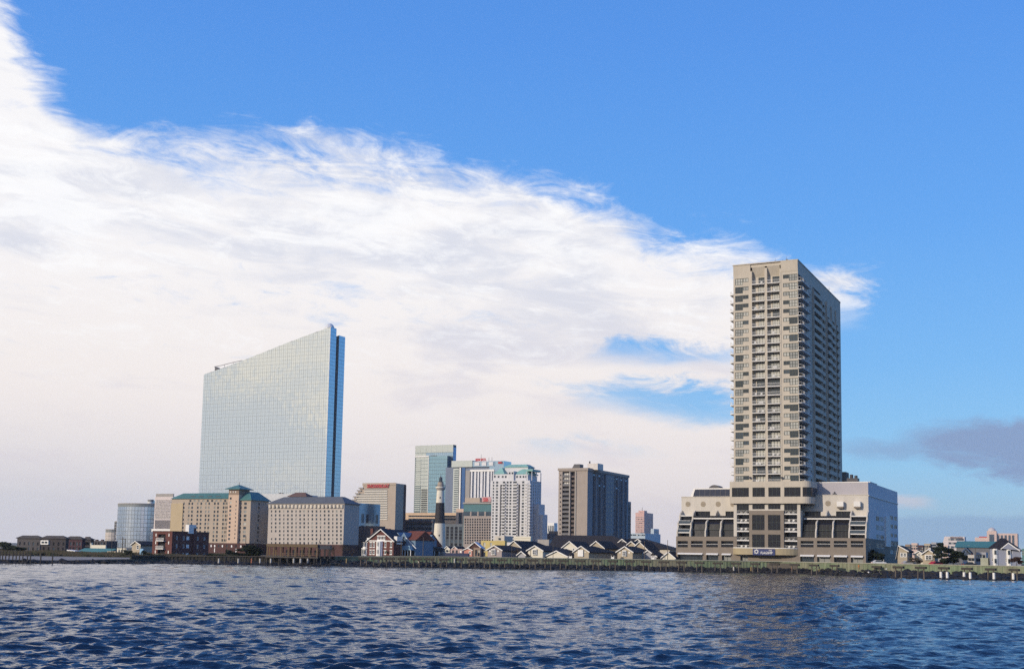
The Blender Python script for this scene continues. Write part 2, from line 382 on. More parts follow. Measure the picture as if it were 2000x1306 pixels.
def hip(bf, x0, x1, y0, y1, z0, h, inset=None, m=SLATE, ov=.6, name='roof', parent=None):
    x0 -= ov; x1 += ov; y0 -= ov; y1 += ov; i = inset if inset is not None else min(x1 - x0, y1 - y0) / 2
    ix = min(i, (x1 - x0) / 2 - .01); iy = min(i, (y1 - y0) / 2 - .01)
    mb = MB(); a = [(x0, y0, z0), (x1, y0, z0), (x1, y1, z0), (x0, y1, z0)]; b = [(x0 + ix, y0 + iy, z0 + h), (x1 - ix, y0 + iy, z0 + h), (x1 - ix, y1 - iy, z0 + h), (x0 + ix, y1 - iy, z0 + h)]
    mb.add(a + b, [(0, 1, 5, 4), (1, 2, 6, 5), (2, 3, 7, 6), (3, 0, 4, 7), (4, 5, 6, 7)])
    mb.box(x0, x1, y0, y1, z0 - .3, z0 - .002)
    return mb.build(name, m, parent or bf.e)
def text(s, size, m, parent, loc, rz=0., ex=.06, name='lettering', sx=1.0, bold=0.0):
    c = bpy.data.curves.new(name, 'FONT'); c.body = s; c.size = size; c.extrude = ex; c.offset = bold; c.materials.append(m); c.align_x = 'LEFT'; c.resolution_u = 3
    t = bpy.data.objects.new('t', c); COL.objects.link(t); bpy.context.view_layer.update()
    me = bpy.data.meshes.new_from_object(t.evaluated_get(bpy.context.evaluated_depsgraph_get())); bpy.data.objects.remove(t); me.name = name
    o = put(name, me, parent, loc); o.rotation_euler = (math.pi / 2, 0, rz); o.scale = (sx, 1, 1); return o
# ------------------------------------------------------------------ shoreline
SHORE = [(-420, 292), (0, 296), (150, 312), (300, 338), (600, 347), (900, 355), (1240, 362), (1530, 362), (1620, 350), (1740, 306), (2000, 303), (2400, 303)]
SX = [at(px, 1100, Y).x for px, Y in SHORE]; SY = [Y for _, Y in SHORE]
def shoreY(x): return float(np.interp(x, SX, SY))
WLX = [SX[i] for i in range(8)] + [at(p, 1100, Y).x for p, Y in ((1740, 348), (2000, 326), (2400, 322))]; WLY = [SY[i] + 9 for i in range(8)] + [348, 326, 322]
def wallY(x): return float(np.interp(x, WLX, WLY))
def wave_field(X, Y, cut):
    Z = np.zeros_like(X); DX = np.zeros_like(X); DY = np.zeros_like(X)
    rg = np.random.default_rng(5)
    for i in range(100):
        lam = 0.30 * (4.8 / 0.30) ** (rg.random() ** 1.1); th = -math.pi / 2 + rg.normal(0, .5) + .2
        k = 2 * math.pi / lam; amp = .0092 * lam ** .88 * (1.0 if lam < 1.3 else (1.3 / lam) ** .4)
        kx, ky = k * math.cos(th), k * math.sin(th); ph = rg.random() * 6.283
        fade = np.clip(lam / cut - 1.2, 0, 1)
        a = (kx * X + ky * Y + ph); Z += amp * fade * np.sin(a); c = np.cos(a) * amp * fade * .8
        DX += c * kx / k; DY += c * ky / k
    return X + DX, Y + DY, Z
def build_water():
    ny, nx = 900, 1060
    ys = 16 * (420 / 16) ** np.linspace(0, 1, ny); ts = np.linspace(-1, 1, nx)
    Y = np.repeat(ys[:, None], nx, 1); X = (Y * .55 + 36) * ts[None, :]
    cut = np.maximum(np.gradient(ys)[:, None] * 1.6, ((Y * 1.1 + 72) / nx) * 1.6) * np.ones_like(X)
    # patches of rougher water and of calmer water
    g = 1 + .35 * np.sin(X * .045 + 1.3 * np.sin(Y * .03)) * np.sin(Y * .06 + .5 * np.sin(X * .05))
    X2, Y2, Z = wave_field(X, Y, cut); Z = Z * g
    edge = np.minimum(np.minimum(np.arange(ny)[:, None] / 12, (ny - 1 - np.arange(ny)[:, None]) / 12), np.minimum(np.arange(nx) / 12, (nx - 1 - np.arange(nx)) / 12)[None, :])
    Z *= np.clip(edge, 0, 1)
    co = np.stack([X2, Y2, Z], -1).reshape(-1, 3)
    me = bpy.data.meshes.new('water'); idx = np.arange(ny * nx).reshape(ny, nx)
    q = np.stack([idx[:-1, :-1], idx[:-1, 1:], idx[1:, 1:], idx[1:, :-1]], -1).reshape(-1)
    nf = (ny - 1) * (nx - 1)
    me.vertices.add(len(co)); me.vertices.foreach_set('co', co.astype(np.float32).ravel())
    me.loops.add(nf * 4); me.loops.foreach_set('vertex_index', q.astype(np.int32))
    me.polygons.add(nf); me.polygons.foreach_set('loop_start', np.arange(0, nf * 4, 4, dtype=np.int32)); me.polygons.foreach_set('use_smooth', np.ones(nf, bool))
    me.update(calc_edges=True)
    m = bpy.data.materials.new('inlet_water'); m.use_nodes = True; t = m.node_tree; b = t.nodes['Principled BSDF']
    b.inputs['Base Color'].default_value = (.006, .018, .044, 1); b.inputs['Roughness'].default_value = .02; b.inputs['IOR'].default_value = 1.34
    b.inputs['Specular IOR Level'].default_value = .5
    g_ = t.nodes.new('ShaderNodeNewGeometry'); s3 = t.nodes.new('ShaderNodeSeparateXYZ'); t.links.new(g_.outputs['Position'], s3.inputs[0])
    px, py = N(t, s3.outputs[0]), N(t, s3.outputs[1])
    v1 = ncomb(t, px * .55, py, 0.0)
    h = nnoise(t, v1, 8.5, 2, .5) * .02 + nnoise(t, v1, 3.6, 3, .55) * .07 + nnoise(t, v1, 1.1, 3, .5) * .17 + nnoise(t, ncomb(t, px * .5, py, 3.3), .3, 2, .5) * .16
    bp = t.nodes.new('ShaderNodeBump'); bp.inputs['Strength'].default_value = 1.0; bp.inputs['Distance'].default_value = 1.0
    t.links.new(h.k, bp.inputs['Height']); t.links.new(bp.outputs[0], b.inputs['Normal'])
    me.materials.append(m); put('water', me, kind='structure', label='dark blue choppy inlet water reflecting white cloud and blue sky')
    # the rest of the sea, behind and to the sides, butted round the near field
    o = MB(); y0, y1 = 16.0, 420.0; B = 6000; e0, e1 = y0 * .55 + 36, y1 * .55 + 36
    zz = -.02
    o.quad((-B, -B, zz), (B, -B, zz), (B, y0, zz), (-B, y0, zz))
    o.quad((-B, y0, zz), (-e0, y0, zz), (-e1, y1, zz), (-B, y1, zz)); o.quad((e0, y0, zz), (B, y0, zz), (B, y1, zz), (e1, y1, zz))
    o.build('sea', m, kind='structure', label='open water beyond the near waves')
build_water()
GROUND = mat('shore_ground', (.12, .105, .085), .95, .2, .08, c2=(.09, .09, .06))
SAND = mat('pale_sand', (.30, .27, .25), .95, .15, .2, c2=(.22, .21, .20))
def build_ground():
    # one sheet of land from the sea wall out to the horizon; the beach on the left slopes to the rocks
    xs = [-6000, -2500, -900, -500] + list(np.linspace(-300, 300, 61)) + [500, 900, 2500, 6000]
    mb = MB(); rows = []
    for x in xs:
        xc = max(min(x, 260), -260); wy = wallY(xc)
        beach = np.clip((-108 - x) / 10, 0, 1)
        g = groundz(x); fr = wy - 3.0 if beach > .02 else wy + .35
        prof = [(fr, -1.0), (fr, .8 * beach + (1 - beach) * g), (wy + 6.0, 1.1 * beach + (1 - beach) * g), (wy + 60, g), (wy + 150, g), (900, g), (2500, g), (6000, g)]
        rows.append([(x, y, z) for y, z in prof])
    n = len(rows[0]); vs = [v for r in rows for v in r]
    fs = [(i * n + j, (i + 1) * n + j, (i + 1) * n + j + 1, i * n + j + 1) for i in range(len(rows) - 1) for j in range(n - 1)]
    mb.add(vs, fs); mb.build('ground', GROUND, kind='structure', label='flat brown ground behind the shoreline')
    s = MB(); rr = []
    for x in np.linspace(-230, -112, 28):
        wy = wallY(x); k = 1.0
        rr.append([(x, wy - 2.5, .86), (x, wy + 6, 1.14), (x, wy + 58, 1.24)])
    vs = [v for r in rr for v in r]; s.add(vs, [(i * 3 + j, (i + 1) * 3 + j, (i + 1) * 3 + j + 1, i * 3 + j + 1) for i in range(len(rr) - 1) for j in range(2)])
    s.build('sand', SAND, kind='structure', label='strip of pale sand behind the dark rocks at far left')
build_ground()
ROCK = mat('wet_dark_rock', (.017, .016, .018), .75, .4, .7, bump=.5)
def build_rocks():
    bm = bmesh.new(); bmesh.ops.create_icosphere(bm, subdivisions=1, radius=1.0)
    base = np.array([v.co[:] for v in bm.verts]); fac = np.array([[v.index for v in f.verts] for f in bm.faces]); bm.free()
    V = []; Fc = []; n = 0
    for i in range(5200):
        x = RNG.uniform(-215, 190); w = wallY(x); d = RNG.random() ** .8; bw = w - shoreY(x) + 1.2; hk = 1.25 if -116 < x < -86 else 1.0
        left = x < -62
        y = w - .3 - d * bw; z = (1 - d) * (1.55 if not left else .75) * hk - .25 + RNG.normal(0, .12)
        s = RNG.uniform(.35, .95) * (1.25 if x > 105 else 1); c = base * (1 + RNG.normal(0, .16, base.shape[0])[:, None]) * np.array([s * RNG.uniform(.9, 1.6), s * RNG.uniform(.8, 1.3), s * RNG.uniform(.5, .85)])
        a = RNG.random() * 6.28; c = np.stack([c[:, 0] * math.cos(a) - c[:, 1] * math.sin(a), c[:, 0] * math.sin(a) + c[:, 1] * math.cos(a), c[:, 2]], 1)
        V.append(c + (x, y, z)); Fc.append(fac + n); n += len(c)
    me = bpy.data.meshes.new('rocks'); me.from_pydata(np.concatenate(V).tolist(), [], np.concatenate(Fc).tolist()); me.materials.append(ROCK)
    put('rock_revetment', me, kind='stuff', label='dark wet boulders piled along the waterline')
build_rocks()
GW = mat('algae_green_bulkhead', (.19, .245, .145), .9, .22, .25, streak=.35, c2=(.21, .20, .14))
def build_wall():
    # bulkhead with real corrugation and a coping; the left stretch is dark timber
    rg = random.Random(2)
    def zt_(x): return float(np.interp(x, [-107, -60, -20, 60, 160], [2.0, 2.6, 3.2, 3.45, 3.55]))
    def run(xa, xe, m, lab, nm, d0):
        x = xa; pts = []; k = 0
        while x < xe:
            w = rg.uniform(.28, .6); o = (0 if k % 2 else d0) + rg.uniform(-.02, .03); pts.append((x, wallY(x) + o)); x += w; pts.append((x, wallY(x) + o)); x += .08; k += 1
        mb = MB(); vs = [(p[0], p[1], -.3) for p in pts] + [(p[0], p[1], zt_(p[0])) for p in pts] + [(p[0], p[1] + .6, zt_(p[0])) for p in pts]
        n = len(pts); mb.add(vs, [(i, i + 1, i + 1 + n, i + n) for i in range(n - 1)] + [(i + n, i + 1 + n, i + 1 + 2 * n, i + 2 * n) for i in range(n - 1)])
        w = mb.build(nm, m, kind='structure', label=lab); cp = MB(); xs = np.append(np.arange(xa, xe, 6.0), xe)
        for a, b in zip(xs[:-1], xs[1:]):
            q = [(a, wallY(a) - .15), (b, wallY(b) - .15), (b, wallY(b) + .8), (a, wallY(a) + .8)]
            cp.add([(*p, zt_(p[0]) + .003) for p in q] + [(*p, zt_(p[0]) + .22) for p in q], [(0, 1, 5, 4), (4, 5, 6, 7), (1, 2, 6, 5), (3, 0, 4, 7), (2, 3, 7, 6)])
        cp.build('coping', mat('coping_concrete', (.34, .34, .27), .9, .15, .5) if nm == 'seawall' else WOODG, w)
    xm = at(648, 1100, 352).x
    run(-107, xm, mat('timber_bulkhead', (.05, .045, .035), .9, .3, .6), 'dark timber bulkhead behind the piles on the left', 'timber_bulkhead', .12)
    run(xm + .01, 196, GW, 'green stained bulkhead wall behind the rocks', 'seawall', .09)
build_wall()
# ------------------------------------------------------------------ the tall cream tower hotel on the water front
def flagship():
    F = BF('tower_hotel', 'tall cream tower hotel with stacked balconies above a stepped podium on the seafront', 'hotel', 1691, 1075, 360)
    e = F.e; GLS = [(G1, .3), (G4, .32), (G3, .3), (G2, .08)]
    X = lambda px, py=800, y=0.: F.fp(px, py, y)[0]
    Z = lambda py, px=1500, y=0.: F.fp(px, py, y)[1]
    ty = .6                                   # plane of the tower front
    xl, xr = X(1433, 800, ty), X(1560.5, 800, ty)
    zc = Z(940, 1500, ty)                     # top of collar
    ztL = Z(519.5, 1434, ty); ztR = Z(508.3, 1562, ty); zt = (ztL + ztR) / 2
    z0 = Z(927.4, 1545, ty); z23 = Z(535.3, 1545, ty); dz = (z23 - z0) / 23   # heads of the small windows of the lowest and top rows
    heads = [z0 + dz * k for k in range(24)]
    tall = dz * .77; small = dz * .47
    py = 740
    xa = [X(p, py, ty) for p in (1436.2, 1451.5, 1462.6)]            # left tall, small
    xb = [X(p, py, ty) for p in (1469.7, 1494.4)]; xc = [X(p, py, ty) for p in (1499.2, 1523.8)]
    xd = [X(p, py, ty) for p in (1530.5, 1542.3, 1559.0)]
    holes = []
    for h in heads:
        holes += [(xa[0], xa[1], h - tall, h), (xa[1] + .004, xa[2], h - small, h), (xd[0], xd[1], h - small, h), (xd[1] + .004, xd[2], h - tall, h)]
    # front wall: two solid outer bays, deep bays between the piers
    mb = MB(); zbay = heads[-1] + .35; zhd = zt - 1.0
    facade(mb, TF(ty), xl, xb[0] - .55, zc, zt, [h for h in holes if h[1] < xb[0]], .16)
    facade(mb, TF(ty), xc[1] + .45, xr, zc, zt, [h for h in holes if h[0] > xc[1]], .16)
    ys1 = F.sp(1643.5, 800, xr)[0]
    # side wall with its openings
    S = lambda p, q=800: F.sp(p, q, xr)[0]
    sw = [S(1582.3), S(1585.6)]
    bays = [(S(1589.3), S(1604.5)), (S(1606.5), S(1612.5)), (S(1614.5), S(1622.5)), (S(1625.5), S(1631.5)), (S(1633.5), S(1638.5))]
    sh = []
    fl = [h + .45 - dz for h in heads]        # slab level of each floor
    for k, z in enumerate(fl):
        sh.append((.45 + ty, S(1576.5), z + .05, z + dz - .38))                # corner balcony door bay
        sh.append((sw[0], sw[1], z + 1.0, z + 2.25))
        for j, (a, b) in enumerate(bays):
            if k >= 23 and j > 0: continue
            if k >= 22 and j > 1: continue
            sh.append((a, b, z + 1.3, z + dz - .12))
    facade(mb, TS(xr), ty, ys1, zc, zt, sh, 1.3)
    mb.box(xl, xr, ty, ys1, zc, zt, 0, skip='frtb')
    for (a, b) in ((xb[0] - .55, xb[0] - .05), (xb[1] + .0, xc[0]), (xc[1], xc[1] + .45)):
        mb.box(a, b, ty - .12, ty + 1.5, zc, (zt - 1.5 if xb[1] - .1 < a < xc[0] else zt - 2.2), 0, skip='b')
    mb.quad((xb[0] - .05, ty + 1.5, zc), (xc[1], ty + 1.5, zc), (xc[1], ty + 1.5, zt), (xb[0] - .05, ty + 1.5, zt))      # back of the bays
    # sloping hoods over the bays and the crown
    for a, b in ((xb[0] - .05, xb[1]), (xc[0], xc[1])):
        mb.quad((a, ty + 1.5, zbay), (b, ty + 1.5, zbay), (b, ty + .0, zhd), (a, ty + .0, zhd))
    mb.quad((xb[0] - .55, ty, zhd), (xc[1] + .45, ty, zhd), (xc[1] + .45, ty, zt), (xb[0] - .55, ty, zt))
    mb.quad((xl, ty, zt - .6), (xr, ty, zt - .6), (xr, ys1, zt - .6), (xl, ys1, zt - .6))
    mb.box(xl, xr, ty + .35, ty + .36, zt - .6, zt)
    F.part('tower_wall', mb, CREAM)
    cr = MB()                                   # flared crown panels and the coping
    cr.prism([(ty - .45, zt), (ty - .002, zt), (ty - .002, zt - 3.6), (ty - .12, zt - 3.2)], 0, xc[1] + .45, xr)
    cr.prism([(ty - .3, zt), (ty - .002, zt), (ty - .002, zt - 3.2)], 0, xl, xb[0] - .55)
    cr.box(xl - .15, xr + .15, ty - .5, ty + .2, zt + .002, zt + .3).box(xr - .3, xr + .15, ty + .2, ys1, zt + .002, zt + .3)
    F.part('crown', cr, CREAM)
    for h in holes:
        w = h[1] - h[0]; tl = (h[3] - h[2]) > small * 1.2
        fr = winmesh(w, h[3] - h[2], pickg(GLS), FRAME, .13, 3 if tl else 2, 2 if tl else 1, .1)
        put('window', fr, e, ((h[0] + h[1]) / 2, ty, h[2]))
    # sliding doors in the recessed bays
    for z in fl:
        for j, (a, b) in enumerate((xb, xc)):
            wide = (b - a); dw = wide * (.55 if z > fl[17] else .72)
            me = winmesh(dw, dz - .45, pickg([(G3, .45), (G4, .3), (G1, .25)]), FRAME, .12, 3, 1, .0)
            put('balcony_door', me, e, (b - dw / 2 - (.1 if j == 0 else wide * .1), ty + 1.5 - .12, z + .05))
    # slabs and railings of the two bays
    sb = MB(); wb = xb[1] - xb[0]; sb.box(0, wb + .1, -.35, 1.48, -.14, .06)
    slab1 = sb.mesh('balcony_slab', WHITESLAB)
    def rail(w):
        r = MB(); r.box(0, w, -.33, -.27, 1.0, 1.07)
        n = int(w / .32)
        for i in range(n + 1): r.box(w * i / n - .018, w * i / n + .018, -.315, -.285, .06, 1.0, 0, 'tb')
        r.box(0, w, -.32, -.28, .12, .16); return r.mesh('railing', WHITEP)
    r1 = rail(wb)
    for k, z in enumerate(fl):
        for a, b in (xb, xc):
            s = put('balcony_slab', slab1, e, (a - .05, ty, z)); put('railing', r1, s, (0, 0, 0))
            if random.random() < .6:
                f = MB()
                for q in range(random.choice((1, 2))):
                    cx = random.uniform(.8, wb - .8); f.box(cx - .3, cx + .3, .1, .6, .38, .45).box(cx - .3, cx + .3, .55, .62, .45, .95).box(cx - .27, cx - .22, .15, .55, .06, .38).box(cx + .22, cx + .27, .15, .55, .06, .38)
                f.build('balcony_chair', WHITEP, s)
    # rounded corner balconies on the right
    yb = S(1577.5); cb = MB(); P = [(-.3, -.35)] + [(.15, -.35), (.9, -.25), (1.25, .15), (1.35, .8), (1.35, yb - 1.4), (1.2, yb - .7), (.7, yb - .15), (-.0, yb)] + [(-.0, .0), (-.3, .0)]
    cb.prism([(p[0], p[1]) for p in P], 2, -.16, .06)
    cbm = cb.mesh('corner_balcony_slab', WHITESLAB); rr = MB(); pp = P[1:9]
    for a, b in zip(pp[:-1], pp[1:]):
        a = Vector((a[0] - .05, a[1] + .03)); b = Vector((b[0] - .05, b[1] + .03)); L = (b - a).length
        rr.tube((a.x, a.y, 1.05), (b.x, b.y, 1.05), .04, .04, 4)
        n = max(1, int(L / .4))
        for i in range(n): q = a.lerp(b, i / n); rr.box(q.x - .018, q.x + .018, q.y - .018, q.y + .018, .06, 1.05, 0, 'tb')
    rrm = rr.mesh('railing', WHITEP)
    # solid side parapets, staggered like the teeth of a saw
    par = []
    for j, (a, b) in enumerate(bays):
        o = (.55, .25, .95, .45, .7)[j]; p = MB(); p.box(-.0, o, a - .2, b + .2, 0, 1.32, 0, 'l'); par.append(p.mesh('balcony_parapet', CREAM))
    lb = MB(); lb.prism([(-1.35, .6), (-1.35, 5.0), (-.02, 5.4), (-.02, -.0), (-.5, .0)], 2, -.16, .06); lbm = lb.mesh('side_balcony_slab', WHITESLAB)
    lr = MB(); q = [(-.5, .05), (-1.3, .65), (-1.3, 5.0)]
    for a, b in zip(q[:-1], q[1:]):
        lr.tube((*a, 1.05), (*b, 1.05), .035, .035, 4)
        for i in range(6): c = Vector(a).lerp(Vector(b), i / 6); lr.box(c.x - .018, c.x + .018, c.y - .018, c.y + .018, .06, 1.05, 0, 'tb')
    lrm = lr.mesh('railing', WHITEP)
    for k, z in enumerate(fl):
        s = put('corner_balcony_slab', cbm, e, (xr, ty, z)); put('railing', rrm, s)
        if k < 23: s = put('side_balcony_slab', lbm, e, (xl, ty, z)); put('railing', lrm, s)
        put('balcony_door', winmesh(S(1576.5) - .5 - ty, dz - .45, GDK, FRAME, .1, 3, 1, .0), e, (xr - 1.28, (.45 + ty + S(1576.5)) / 2, z + .05), math.pi / 2)
        put('window', winmesh(sw[1] - sw[0], 1.25, pickg([(G3, .5), (G1, .5)]), WHITEP, .1, 1, 1, .0), e, (xr - .25, (sw[0] + sw[1]) / 2, z + 1.0), math.pi / 2)
        for j, (a, b) in enumerate(bays):
            if (k >= 23 and j > 0) or (k >= 22 and j > 1): continue
            put('balcony_parapet', par[j], e, (xr + .002, 0, z))
            put('balcony_door', winmesh(b - a, dz - 1.45, GDK, None, .1, 1, 1, .0), e, (xr - 1.25, (a + b) / 2, z + 1.3), math.pi / 2)
    sl = MB()
    for k, z in enumerate(fl): sl.box(xr - 1.2, xr + .2, S(1588), S(1639), z - .15, z - .004)
    fb = MB()                                   # long vertical blades dividing the side balconies
    for p in (1588, 1605.5, 1613.5, 1624, 1632.5): fb.box(xr, xr + (.75 if p in (1588, 1613.5) else .5), S(p) - .12, S(p) + .12, zc, heads[-1] - .6)
    F.part('party_blade', fb, CREAM)
    # collar: the overhanging band with the big windows
    zb = Z(982.6, 1500, -1.); zw0, zw1 = Z(969.5, 1500, -1.), Z(951.3, 1500, -1.)
    cx0, cx1 = X(1425.3, 960, -1.), X(1577, 960, -1.)
    ch = [(X(a, 960, -1.), X(b, 960, -1.), zw0, zw1) for a, b in ((1429.5, 1462.7), (1469.6, 1493.9), (1500.6, 1524.5), (1531.6, 1563.7))]
    mb = MB(); facade(mb, TF(-1.), cx0, cx1 - 1.5, zb, zc, ch, .3)
    arc = [(cx1 - 1.5 + 2.6 * math.sin(t), -1. + 2.6 * (1 - math.cos(t))) for t in [i * math.pi / 2 / 6 for i in range(7)]]; ye = 8.5
    arc += [(arc[-1][0], ye)]
    for a, b in zip(arc[:-1], arc[1:]):
        mb.quad((*a, zb), (*b, zb), (*b, zw0), (*a, zw0)); mb.quad((*a, zw1), (*b, zw1), (*b, zc), (*a, zc))
    pl = [(cx0, -1.), (cx1 - 1.5, -1.)] + arc[1:] + [(cx0, ye)]
    mb.add([(*p, zb) for p in pl], [tuple(range(len(pl) - 1, -1, -1))]); mb.add([(*p, zc) for p in pl], [tuple(range(len(pl)))])
    mb.quad((cx0, -1, zb), (cx0, -1, zc), (cx0, ye, zc), (cx0, ye, zb)); mb.quad((cx0, ye, zb), (cx0, ye, zc), (arc[-1][0], ye, zc), (arc[-1][0], ye, zb))
    F.part('overhanging_band', mb, CREAM)
    g = MB()
    for a, b in zip(arc[:-1], arc[1:]): g.quad((a[0] - .06, a[1] + .06, zw0), (b[0] - .06, b[1] + .06, zw0), (b[0] - .06, b[1] + .06, zw1), (a[0] - .06, a[1] + .06, zw1))
    F.part('curved_window', g, GDK)
    for h in ch: put('window', winmesh(h[1] - h[0], h[3] - h[2], GDK, FRAME, .08, 3, 1, .1), e, ((h[0] + h[1]) / 2, -1., h[2]))
    for p in (1465.5, 1527.5):
        l = MB(); zz = Z(932.5, p, ty); l.box(-.25, .25, -.9, -.1, -.3, .3).cyl(0, -.5, -.5, -.3, .1); put('flood_lamp', l.mesh('flood_lamp', METALD), e, (X(p, 932, ty), ty, zz))
    # shaft below the collar: white piers, brown centre panel and the balcony stacks
    zg = 0.0; zbr = Z(996.4, 1500, 0); xs0, xs1 = X(1433, 1030), X(1563.5, 1030)
    cxa, cxb = X(1464, 1030), X(1531.4, 1030)
    wc = [(X(1469.6, 1030), X(1493.9, 1030)), (X(1500.6, 1030), X(1524.8, 1030))]
    zr = [(Z(1034.8), Z(1005)), (Z(1068.8), Z(1043.2))]
    mb = MB(); facade(mb, TF(-.3), cxa, cxb, 3.0, zbr, [(a, b, c, d) for a, b in wc for c, d in zr], .4)
    mb.box(cxa, cxb, -.3, 5, 3.0, zbr, 0, 'fb'); F.part('centre_panel', mb, TAUPE)
    mb = MB(); z2 = Z(995.7)
    facade(mb, TF(0.), xs0, xs1, zbr, zb, [(X(1439, 990), X(1462.7, 990), zbr + .001, z2 + 1.9)] + [(a, b, zbr + .4, zb - .15) for a, b in wc] + [(X(1531.6, 990), X(1557, 990), zbr + .001, zb - .1)], .3)
    sL = (X(1439, 1030), X(1462.8, 1030)); sR = (X(1531.8, 1030), X(1557, 1030)); zlo = Z(1069.5)
    for a, b in ((xs0, sL[0]), (sR[1], xs1)): mb.box(a, b, .0, 5, Z(1047.4), zbr, 0, 'b')
    mb.box(xs0, xs1, 3.2, 5.1, 0, zbr, 0, 'b'); F.part('shaft_wall', mb, CREAMW)
    for a, b, c, d in [(X(1439, 990), X(1462.7, 990), zbr + .001, z2 + 1.9)] + [(a, b, zbr + .4, zb - .15) for a, b in wc] + [(X(1531.6, 990), X(1557, 990), zbr + .001, zb - .1)]:
        put('window', winmesh(b - a, d - c, GDK, FRAME, .08, 4, 1, .12), e, ((a + b) / 2, 0, c))
    for a, b in wc:
        for c, d in zr: put('window', winmesh(b - a, d - c, GDK, FRAME, .07, 3, 2, .2), e, ((a + b) / 2, -.3, c))
    for (a, b) in (sL, sR):
        zs = [Z(p) for p in (1003, 1020, 1037, 1055, 1071)]; sbm = MB().box(0, b - a, -.15, 3.2, -.22, .1).mesh('balcony_slab', WHITESLAB); rm = rail(b - a)
        bk = MB().box(0, b - a, 3.1, 3.18, .1, 2.7).mesh('balcony_door', GDK)
        for z in zs:
            s = put('balcony_slab', sbm, e, (a, .2, z)); put('railing', rm, s, (0, .2, 0)); put('balcony_door', bk, e, (a, -.05, z))
            for q in (.3, .65):
                f = MB(); cx = (b - a) * q; f.box(cx - .3, cx + .3, .6, 1.1, .4, .5).box(cx - .3, cx + .3, 1.1, 1.16, .5, 1.0).box(cx - .28, cx - .2, .65, 1.05, .1, .4).box(cx + .2, cx + .28, .65, 1.05, .1, .4); f.build('balcony_chair', WHITEP, s)
    # ---- podium
    X0 = X(1320.5, 1065); zT = Z(1047.4, 1400); zTR = Z(1049.5, 1650)
    lo = [(1323.3, 1343.4), (1349.5, 1372.5), (1379.3, 1402), (1408.5, 1432.3), (1563.7, 1589), (1595.7, 1621.5), (1628.5, 1654.5), (1661.7, 1686)]
    base_h = []
    for a, b in lo: base_h.append((X(a, 1060), X(b, 1060), Z(1068, (a + b) / 2), Z(1055.8, (a + b) / 2)))
    gh = [(X(a, 1088), X(b, 1088), .4, Z(1083.2, 1500)) for a, b in ((1324, 1372.5), (1379.5, 1403), (1410, 1428), (1446, 1461), (1563, 1590), (1596, 1621.5), (1629, 1655), (1662, 1686))]
    ww = lo[0]
    mb = MB(); xe1 = 0.0; D = 22.0
    # leave the centre free for the shaft between the stacks
    for a, b in ((X0, sL[0] - .002), (sR[1] + .002, xe1)):
        facade(mb, TF(0.), a, b, 0, zT, [h for h in base_h + gh if h[0] >= a and h[1] <= b], 1.6)
    facade(mb, TF(-.02), sL[0], sR[1], 0, Z(1069.8), [h for h in gh if h[0] > sL[0] and h[1] < sR[1]], 1.2)
    F.part('podium_base', mb, TAUPE)
    for a, b, c, d in base_h:
        put('balcony_door', winmesh(b - a, d - c, GDK, FRAME, .07, 3, 1, .0), e, ((a + b) / 2, 1.45, c))
        r = MB().box(a, b, .1, .16, c + .95, c + 1.05).box(a, b, .11, .14, c + .15, c + .95, 1)
        r.build('railing', [WHITEP, GDK], e)
    for a, b, c, d in gh:
        put('shopfront', winmesh(b - a, d - c, random.choice([GDK, G1, G4]), FRAME, .1, max(2, int((b - a) / 2)), 1, .0), e, ((a + b) / 2, 1.0, c))
        aw = MB(); aw.prism([(-.7, d - .1), (-.003, d + .28), (-.003, d + .1), (-.68, d - .25)], 0, a, b); aw.build('awning', WHITEP, e)
    # upper cream walls of both wings, set back
    yw = 5.6
    XW = lambda p, q=990: F.fp(p, q, yw)[0]; ZW = lambda q, p=1500: F.fp(p, q, yw)[1]
    for a, b, zt_, nm in ((XW(1331), xs0 + 2, ZW(970.4, 1380), 'L'), (xs1 - 2, -.0, ZW(966.6, 1650), 'R')):
        mb = MB(); hl = []
        if nm == 'L': hl = [(XW(1357, 1005), XW(1387, 1005), zT, ZW(998, 1370)), (XW(1389, 1005), XW(1398, 1005), zT, ZW(1006.5, 1390)), (XW(1404, 1008), XW(1416, 1008), zT, ZW(1006.5, 1410)), (XW(1417, 1008), XW(1436, 1008), zT, ZW(998, 1425)), (XW(1333, 1005), XW(1353, 1005), zT, ZW(1007, 1340))]
        else: hl = [(XW(1571, 1005), XW(1603, 1005), zT, ZW(998, 1590)), (XW(1604, 1005), XW(1613, 1005), zT, ZW(1007, 1608)), (XW(1619, 1005), XW(1632, 1005), zT, ZW(1006.5, 1625)), (XW(1633, 1005), XW(1664, 1005), zT, ZW(998, 1650)), (XW(1668, 1005), XW(1694, 1005), zT, ZW(1007, 1680))]
        facade(mb, TF(yw), a, b, zT, zt_, hl, .8)
        mb.box(a, b, yw, D, zT, zt_, 0, 'f' + ('r' if nm == 'R' else '') + 'b')
        mb.box(a - .1, b + (.1 if nm == 'R' else 0), yw - .12, yw + .3, zt_ + .002, zt_ + .22)
        F.part('wing_wall', mb, CREAMW)
        for h in hl: put('glass_wall', winmesh(h[1] - h[0], h[3] - h[2], GDK, FRAME, .1, max(1, int((h[1] - h[0]) / 1.6)), max(1, int((h[3] - h[2]) / 2.8)), .5), e, ((h[0] + h[1]) / 2, yw, h[2]))
